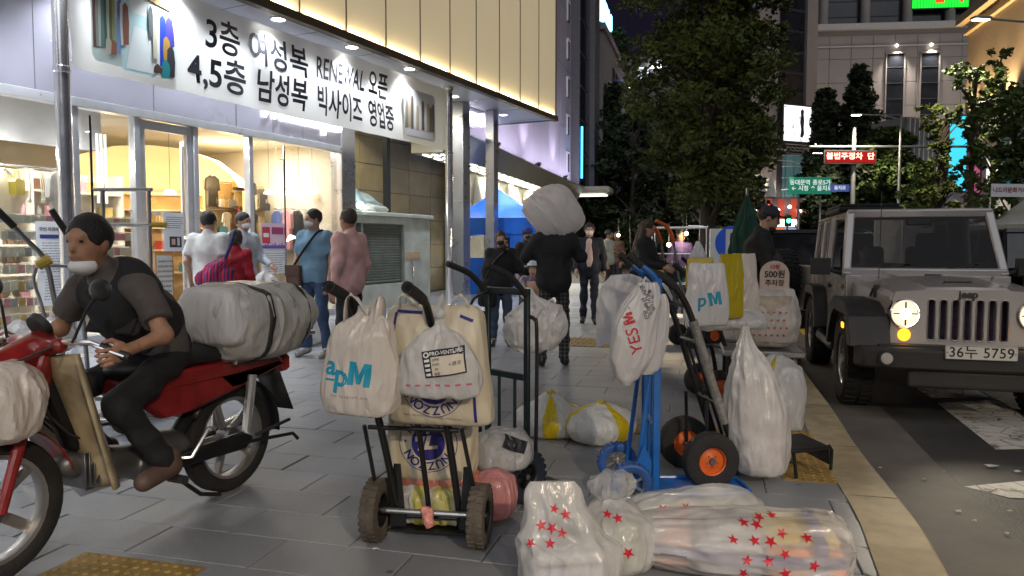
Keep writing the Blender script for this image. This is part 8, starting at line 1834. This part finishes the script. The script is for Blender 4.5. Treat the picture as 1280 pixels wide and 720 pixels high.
    for q in 'lr':
        if sleeve == 'long':
            w_ = K[q+'wr']; d = (w_-K[q+'el'])/np.linalg.norm(w_-K[q+'el']); a.cap(K[q+'sh'],K[q+'el'],.058*bt+g*.4,.046*bt+g*.4); a.cap(K[q+'el'],w_,.046*bt+g*.4,.034*bt+g*.3,None,((tuple(w_-d*.004),tuple(d)),))
        elif sleeve == 'short':
            e = K[q+'sh']*.30+K[q+'el']*.70; d = (e-K[q+'sh'])/np.linalg.norm(e-K[q+'sh']); a.cap(K[q+'sh'],e,.060*bt+g*.5,.056*bt+g*.6,None,((tuple(e),tuple(d)),))
    part('shirt' if coat is None else 'jacket', sd_mesh('top', a.mesh(.0075,(24,24,18),seed+3), top), None, t)
    # trousers
    a = SDF(res,.035*S); wl = ((tuple(K['pel']+vec((0,0,.12*S))),(0,0,1)),)
    a.ell(K['pel']+vec((0,0,.01))*S,(.146*bw+g*.5,.106*bw+g*.5,.145*S),None,None,wl)
    for q in 'lr':
        an = K[q+'an']+vec((0,0,.0)); kn = K[q+'kn']; d = (an-kn)/np.linalg.norm(an-kn)
        a.cap(K[q+'hi'],kn,.080*bw+g*.3,.060*bw+g*.3); a.cap(kn,an,.060*bw+g*.3,.052*bw+g*.3,None,((tuple(an-d*.01),tuple(d)),))
    part('trousers', sd_mesh('trousers', a.mesh(.0075,(20,20,34),seed+9), bottom), None, t)
    for q in 'lr':
        a = SDF(.010,.02); an, to = K[q+'an'], K[q+'to']; d = (to-an)/np.linalg.norm(to-an); gz = min(an[2],to[2])-.036*S
        fl = ((tuple(vec((0,0,max(.003,gz)))),(0,0,-1)),) if not J or (q+'an') not in (J or {}) else ()
        a.cap(an+vec((0,.02*S,-.015*S)), to-vec((0,0,0.0)), .046*S,.042*S,None,fl); a.cap(an+vec((0,0,-.01*S)), an+vec((0,.01,.035*S)), .046*S,.045*S)
        part('shoe', sd_mesh('shoe', a.mesh(), shoes), None, t)
    return t, K, HM, S
C = cloth
SHB = mat('black_shoe_leather',(.015,.014,.014),.4,var=.2); SHG = mat('grey_trainer',(.34,.34,.33),.7,var=.4,scale=30); SHW = mat('white_trainer',(.55,.55,.53),.7,var=.2,scale=30)
JEAN = C('blue_denim',(.045,.085,.17)); BLK = C('black_cloth',(.012,.012,.014)); NAVY = C('navy_suit_cloth',(.014,.016,.028)); DKT = C('dark_trousers_cloth',(.020,.019,.022)); WHT = C('white_cotton',(.66,.65,.63)); BLU = C('blue_polo_cotton',(.16,.29,.40)); PNK = C('pink_linen',(.68,.40,.36)); GRYS = C('pale_grey_shirt_cotton',(.42,.46,.50)); REDC = C('red_cotton',(.34,.012,.025)); CHAR = C('charcoal_shirt_cotton',(.10,.085,.08)); PLAID = C('plaid_trouser_cloth',(.012,.012,.013),plaid=(.10,.095,.09)); PURP = C('purple_cloth',(.06,.035,.11)); KHA = C('pale_khaki_cloth',(.42,.42,.34))
def stand(px, Y): c = wp(px,300,Y); return (c.x, c.y, 0)
# man in white tee, back view, with a striped tote
t, K, HM, S = person('man in a white T-shirt seen from behind with a red and blue striped tote', stand(261,8.4), R(172), 1.70, dict(rel=(-.21,.03,1.13),rwr=(-.20,-.02,.93),lel=(.24,.06,1.14),lwr=(.27,-.06,.92)), WHT, DKT, SKIN, 'short', 'short', shoes=SHB, seed=1, loose=.10, hem=.80)
def tote_mat():
    m = cloth('striped_tote_cloth',(.50,.02,.04)); n = m.node_tree.nodes; L = m.node_tree.links; tc = n.new('ShaderNodeTexCoord'); w_ = n.new('ShaderNodeTexWave'); w_.inputs['Scale'].default_value = 9; w_.inputs['Distortion'].default_value = 1
    cr = n.new('ShaderNodeValToRGB'); cr.color_ramp.elements[0].color = (.50,.02,.04,1); cr.color_ramp.elements[1].color = (.02,.03,.15,1); cr.color_ramp.elements[0].position = .55; cr.color_ramp.elements[1].position = .60
    L.new(tc.outputs['Object'], w_.inputs['Vector']); L.new(w_.outputs['Fac'], cr.inputs['Fac']); L.new(cr.outputs['Color'], n['Principled BSDF'].inputs['Base Color']); return m
TM = tote_mat(); c = stand(268,8.12)
tt, bd = bag('striped_tote_bag', 'red and navy striped tote slung behind the man in the white T-shirt', 'bag', c, R(5), [(.86,.15,.05,.02),(.89,.19,.08,.01),(1.0,.18,.09,.01),(1.09,.11,.06,.04),(1.16,.04,.03,.09)], TM, seed=120, wr=.02, e=2.5)
b = MB(); b.tube(curve_pts([(.10,.0,1.14),(.16,.02,1.3),(.17,.14,1.46),(.14,.28,1.44)],5),.018,8); part('shoulder_strap', b, C('navy_strap',(.02,.03,.12)), tt)
person('short person in a red top with short dark hair, seen from behind', stand(295,8.7), R(165), 1.50, None, REDC, DKT, SKIN, 'long', 'bob', HAIRB, shoes=SHB, seed=2, hem=.74)
t, K, HM, S = person('man in a pale grey shirt and white mask holding out a white bag', stand(304,9.5), R(60), 1.74, dict(lel=(.22,-.06,1.15),lwr=(.18,-.30,1.04)), GRYS, DKT, SKIN, 'long', 'short', mask=M_mask, shoes=SHB, seed=3, head_yaw=R(10), loose=.06)
c = stand(331,9.35); bag('small_white_bag', 'small white bag held out by the man in the pale grey shirt', 'bag', c, R(10), [(.66,.08,.05),(.69,.14,.08),(.82,.15,.09),(.92,.10,.06),(.98,.04,.03),(1.02,.02,.02)], P_milk, seed=121, e=2.3, wr=.018, fold=.1)
# man in blue polo with shoulder bag
t, K, HM, S = person('man in a blue polo, jeans and white mask with a brown shoulder bag', (gp(393,446).x,gp(393,446).y+.05,0), R(-22), 1.74, dict(rel=(-.24,.02,1.12),rwr=(-.22,-.08,.90),lto=(.17,-.12,.035),lan=(.155,.02,.085),lkn=(.125,-.02,.49),ran=(-.14,.03,.085),rto=(-.17,-.10,.035)), BLU, JEAN, SKIN, 'short', 'short', mask=M_mask, shoes=SHG, head_yaw=R(-28), seed=4, hem=.86, loose=.06)
sb = thing('shoulder_bag', 'brown leather shoulder bag at the hip of the man in blue', 'bag', t.location, R(-22)); M_brl = mat('brown_leather',(.10,.055,.04),.5,var=.2,bump=.2)
b = MB(); b.box((-.185,-.13,.96),(.20,.08,.24)); part('bag_body', b, M_brl, sb, bevel=.02, seg=2); b = MB(); b.box((-.185,-.174,1.02),(.205,.012,.13)); part('flap', b, M_brl, sb, bevel=.005)
b = MB(); b.tube(curve_pts([(-.20,-.12,1.07),(-.06,-.155,1.22),(.06,-.15,1.36),(.115,-.06,1.475),(.10,.06,1.45),(-.05,.13,1.2),(-.24,.0,1.06)],5),.014,8); part('strap', b, BLK, sb)
# man in pink
person('older man in a loose pink shirt and dark trousers standing with his back half turned', stand(436,7.9), R(-118), 1.70, dict(lel=(.235,.04,1.11),lwr=(.23,-.02,.86)), PNK, DKT, SKIN2, 'long', 'short', HAIRB, shoes=SHB, seed=5, hem=.74, loose=.18, head_yaw=R(-6))
# woman in black on the phone
t, K, HM, S = person('woman in a black jacket and black mask holding a phone to her face', (gp(626,432).x,gp(626,432).y,0), R(4), 1.50, dict(lel=(.27,-.05,1.16),lwr=(.10,-.16,1.46)), BLK, C('blue_grey_jean_cloth',(.05,.07,.11)), SKIN, 'long', 'bob', HAIRB, mask=M_bmask, shoes=SHB, seed=6, hem=.72, loose=.16, hands=('grip','relaxed'), coat=True)
b = MB(); b.box((K['lwr'][0]-.012,K['lwr'][1]-.045,K['lwr'][2]+.075),(.065,.010,.135)); o = part('mobile_phone', b, SHB, None, bevel=.006); o.matrix_world = Matrix.Translation(t.location) @ Matrix.Rotation(R(4),4,'Z'); tag(o, 'dark mobile phone in the raised hand of the woman in black', 'phone')
tb_, bd = bag('black_handbag', 'soft black bag hanging at the hip of the woman in black', 'bag', (t.location.x-.17,t.location.y-.06,0), 0, [(.52,.08,.05),(.55,.11,.08),(.70,.12,.09),(.82,.09,.06),(.87,.04,.03)], BLK, seed=130, wr=.012)
b = MB(); b.tube(curve_pts([(-.03,.0,.85),(.05,-.07,1.05),(.18,-.10,1.20),(.27,.02,1.27)],5),.012,8); part('shoulder_strap', b, SHB, tb_)
# seated person with pale hat
SIT = dict(pel=(0,.10,.34), wai=(0,.07,.49), che=(0,.03,.67), nek=(0,.0,.86), hed=(0,-.03,1.00), lsh=(.17,.02,.80), rsh=(-.17,.02,.80), lel=(.22,-.10,.58), lwr=(.10,-.30,.50), rel=(-.22,-.10,.58), rwr=(-.08,-.30,.50), lhi=(.085,.08,.33), rhi=(-.085,.08,.33), lkn=(.13,-.32,.44), rkn=(-.13,-.32,.44), lan=(.13,-.30,.085), ran=(-.13,-.30,.085), lto=(.14,-.45,.035), rto=(-.14,-.45,.035))
SC = person('person in a patterned top and pale hat sitting low beside the tent', stand(666,12.5), R(-5), 1.60, SIT, C('patterned_blouse_cloth',(.14,.11,.16),var=.9), DKT, SKIN, 'short', 'bob', HAIR, shoes=SHB, seed=7, head_pitch=R(-12), hem=.80, res=.016)
t, K, HM, S = SC
b = MB(T=HM); b.lathe([(0,.128),(.06,.122),(.092,.09),(.098,.045),(.15,.030),(.152,.024),(.09,.035)],24); part('hat', b, C('pale_blue_hat_cloth',(.36,.42,.48)), t)
stl = thing('stool', 'low plastic stool under the person in the pale hat', 'stool', (t.location.x,t.location.y+.10,0), R(-5)); b = MB(); b.lathe([(0,.235),(.15,.235),(.16,.22)],20); part('seat', b, M_blue, stl)
for x in (-.1,.1):
    for y in (-.1,.1): b = MB(); b.tube([(x*1.2,y*1.2,.0),(x,y,.23)],.02,8); part('leg', b, M_blue, stl)
# porter with a bundle on his shoulders, back view
pc = gp(694,459); t, K, HM, S = person('porter in black seen from behind with a big bundle on his shoulders', (pc.x-.02,pc.y,0), R(176), 1.70, dict(hed=(.02,-.12,1.50),nek=(0,-.03,1.43),lel=(.30,-.02,1.20),lwr=(.20,-.12,1.42),rel=(-.30,-.02,1.20),rwr=(-.20,-.12,1.42),lan=(.13,.02,.085),ran=(-.12,-.06,.085),rto=(-.14,-.22,.035),rkn=(-.11,-.08,.49)), C('black_jacket_cloth',(.012,.012,.013)), PLAID, SKIN, 'long', 'short', shoes=SHB, seed=8, hem=.80, loose=.12, coat=True)
c = wp(693,300,8.0); tb_, bd = bag('shoulder_bundle', 'huge pinkish white bundle carried on the porter\'s shoulders', 'bundle', (c.x,c.y,1.655), 0, [(-.29,.11,.10,.03),(-.25,.20,.17,.02),(-.10,.25,.22),(.10,.25,.22),(.22,.22,.17,-.02),(.30,.12,.10,-.05)], plastic('bundle_film',(.90,.86,.85),bump=.5,bs=8,transl=.5), rot=(R(6),R(-38),R(5)), seed=131, e=2.9, wr=.018, fold=.05, nu=96, nv=60)
# person in blue cap behind him
t, K, HM, S = person('person in a dark jacket and blue cap half hidden behind the porter', stand(659,12.8), R(25), 1.62, None, BLK, DKT, SKIN2, 'long', 'short', mask=M_bmask, shoes=SHB, seed=9, res=.017, coat=True)
b = MB(T=HM); b.lathe([(0,.135),(.05,.128),(.088,.095),(.10,.04)],24,Matrix.Translation((0,.01,0))); b.prism([(-.075,-.07),(.075,-.07),(.06,-.15),(0,-.17),(-.06,-.15)],.040,.050); part('cap', b, C('blue_cap_cloth',(.03,.05,.25)), t)
# suit man
sc = gp(737,405); t, K, HM, S = person('man in a dark suit, pale pink shirt and white mask walking forward', (sc.x,sc.y+.1,0), R(-6), 1.70, dict(lkn=(.085,-.06,.49),lan=(.095,-.06,.085),lto=(.115,-.22,.035),rkn=(-.09,.02,.49),ran=(-.10,.10,.10),rto=(-.115,-.05,.035),rel=(-.235,.05,1.12),rwr=(-.225,-.10,.92),lel=(.235,.05,1.12),lwr=(.25,.02,.88)), NAVY, NAVY, SKIN, 'long', 'short', mask=M_mask, shoes=SHB, seed=10, hem=.76, coat=True, loose=.06)
a = SDF(.012,.02); a.ell(K['che']+vec((0,-.066,-.02)),(.080,.085,.21)); a.ell(K['wai']+vec((0,-.062,-.03)),(.080,.085,.17)); part('shirt_front', sd_mesh('shirt_front', a.mesh(.002,(20,20,20),1), C('pale_pink_shirt_cotton',(.60,.44,.40))), None, t)
b = MB(); b.box((0,-.148,.955*S),(.13,.02,.035)); part('belt', b, SHB, t)
# distant man in pale shirt
person('distant man in a pale shirt standing by the market stalls', stand(761,18.5), R(60), 1.72, dict(lel=(.22,-.06,1.15),lwr=(.14,-.28,1.12)), KHA, DKT, SKIN2, 'short', 'short', shoes=SHB, seed=11, res=.02, loose=.1)
person('man in brown behind the distant man in a pale shirt', stand(772,20), R(-60), 1.70, None, C('brown_cloth',(.12,.06,.03)), DKT, SKIN2, 'long', 'short', shoes=SHB, seed=18, res=.022)
# long haired woman
t, K, HM, S = person('woman with long brown hair in a black jacket looking down to the side', stand(808,9.5), R(62), 1.64, dict(lel=(.22,-.06,1.15),lwr=(.12,-.25,1.10),rel=(-.22,-.04,1.15),rwr=(-.12,-.27,1.08)), BLK, BLK, SKIN, 'long', 'long', HAIRB, shoes=SHB, seed=12, head_yaw=R(10), head_pitch=R(10), hem=.70, loose=.12, coat=True)
person('person in purple standing behind the chrome push cart', stand(851,13.2), R(20), 1.62, dict(lel=(.22,-.02,1.15),lwr=(.18,-.2,1.0)), PURP, DKT, SKIN2, 'long', 'short', shoes=SHB, seed=13, res=.018)
# man in black with cap bending at the carts
t, K, HM, S = person('man in black with a dark cap and lowered mask looking down at the parking sign', stand(938,7.3), R(74), 1.72, dict(lel=(.22,-.16,1.10),lwr=(.18,-.30,.90),rel=(-.22,-.16,1.10),rwr=(-.16,-.30,.90)), C('black_sweat_cloth',(.013,.013,.014)), DKT, SKIN, 'long', 'short', mask=M_bmask, mask_down=True, shoes=SHB, seed=14, lean=R(14), head_pitch=R(14), hem=.80, loose=.16)
b = MB(T=HM); b.lathe([(0,.132),(.05,.125),(.088,.092),(.099,.035)],24,Matrix.Translation((0,.01,0))); b.prism([(-.075,-.07),(.075,-.07),(.065,-.16),(0,-.18),(-.065,-.16)],.036,.046); part('cap', b, C('dark_cap_cloth',(.03,.03,.045)), t)
# rider
RM = Matrix.Translation(MLOC) @ Matrix.Rotation(MRZ,4,'Z')
ro = RM @ Vector((.42,0,0)); RRZ = MRZ+PI/2           # person looks along local -Y, i.e. the motorcycle's +X
def mloc(x, y, z): return (y, -(x-.42), z)             # motorcycle coordinates to rider coordinates
RJ = dict(pel=mloc(.40,0,.80), wai=mloc(.47,0,.92), che=mloc(.60,0,1.06), nek=mloc(.71,0,1.19), hed=mloc(.77,.0,1.315), lsh=mloc(.66,.185,1.12), rsh=mloc(.66,-.185,1.12), lel=mloc(.68,.33,.92), lwr=mloc(.845,.335,.885), rel=mloc(.68,-.33,.92), rwr=mloc(.845,-.335,.885), lhi=mloc(.44,.10,.77), rhi=mloc(.44,-.10,.77), lkn=mloc(.80,.19,.62), rkn=mloc(.80,-.17,.62), lan=mloc(.56,.20,.315), ran=mloc(.56,-.20,.315), lto=mloc(.70,.21,.272), rto=mloc(.70,-.21,.272))
t, K, HM, S = person('motorcycle rider in a dark short sleeved shirt with a white mask under his chin', (ro.x,ro.y,0), RRZ, 1.72, RJ, CHAR, BLK, SKIN2, 'short', 'short', mask=M_mask, mask_down=True, shoes=mat('brown_sandal',(.10,.06,.045),.6,var=.2), seed=15, hem=.80, loose=.03, hands=('grip','grip'), head_yaw=R(16), build=.93, res=.012)
VST = C('black_vest_cloth',(.016,.015,.017))
a = SDF(.012,.045); bt = .93*1.04
a.cap(K['lsh']*.72+K['che']*.28, K['rsh']*.72+K['che']*.28, .082*bt); a.ell(K['che'],(.168*bt+.026,.112*bt+.028,.195)); a.ell(K['wai'],(.150*bt+.028,.105*bt+.028,.19),None,None,((tuple(K['pel']+vec((0,0,.0))),(0,0,-1)),))
part('vest', sd_mesh('vest', a.mesh(.007,(24,24,18),31), VST), None, t)
ax = (K['che']-K['wai'])/np.linalg.norm(K['che']-K['wai'])
for sx in (-1,1):
    q = K['wai']*.55+K['che']*.45; b = MB(); b.box((q[0]+sx*.095,q[1]-.135,q[2]-.02),(.10,.022,.11),Matrix.Rotation(R(-30),4,'X')); part('vest_pocket', b, VST, t, bevel=.008)
# driver in the parked car
dr_o = Matrix.Translation(JL) @ Matrix.Rotation(JR,4,'Z') @ Vector((-.36,1.72,.42))
person('person in a pale top sitting in the front of the silver off-roader', dr_o, JR, 1.62, SIT, C('pale_top_cloth',(.40,.38,.36)), DKT, SKIN, 'long', 'short', shoes=SHB, seed=16, res=.02)
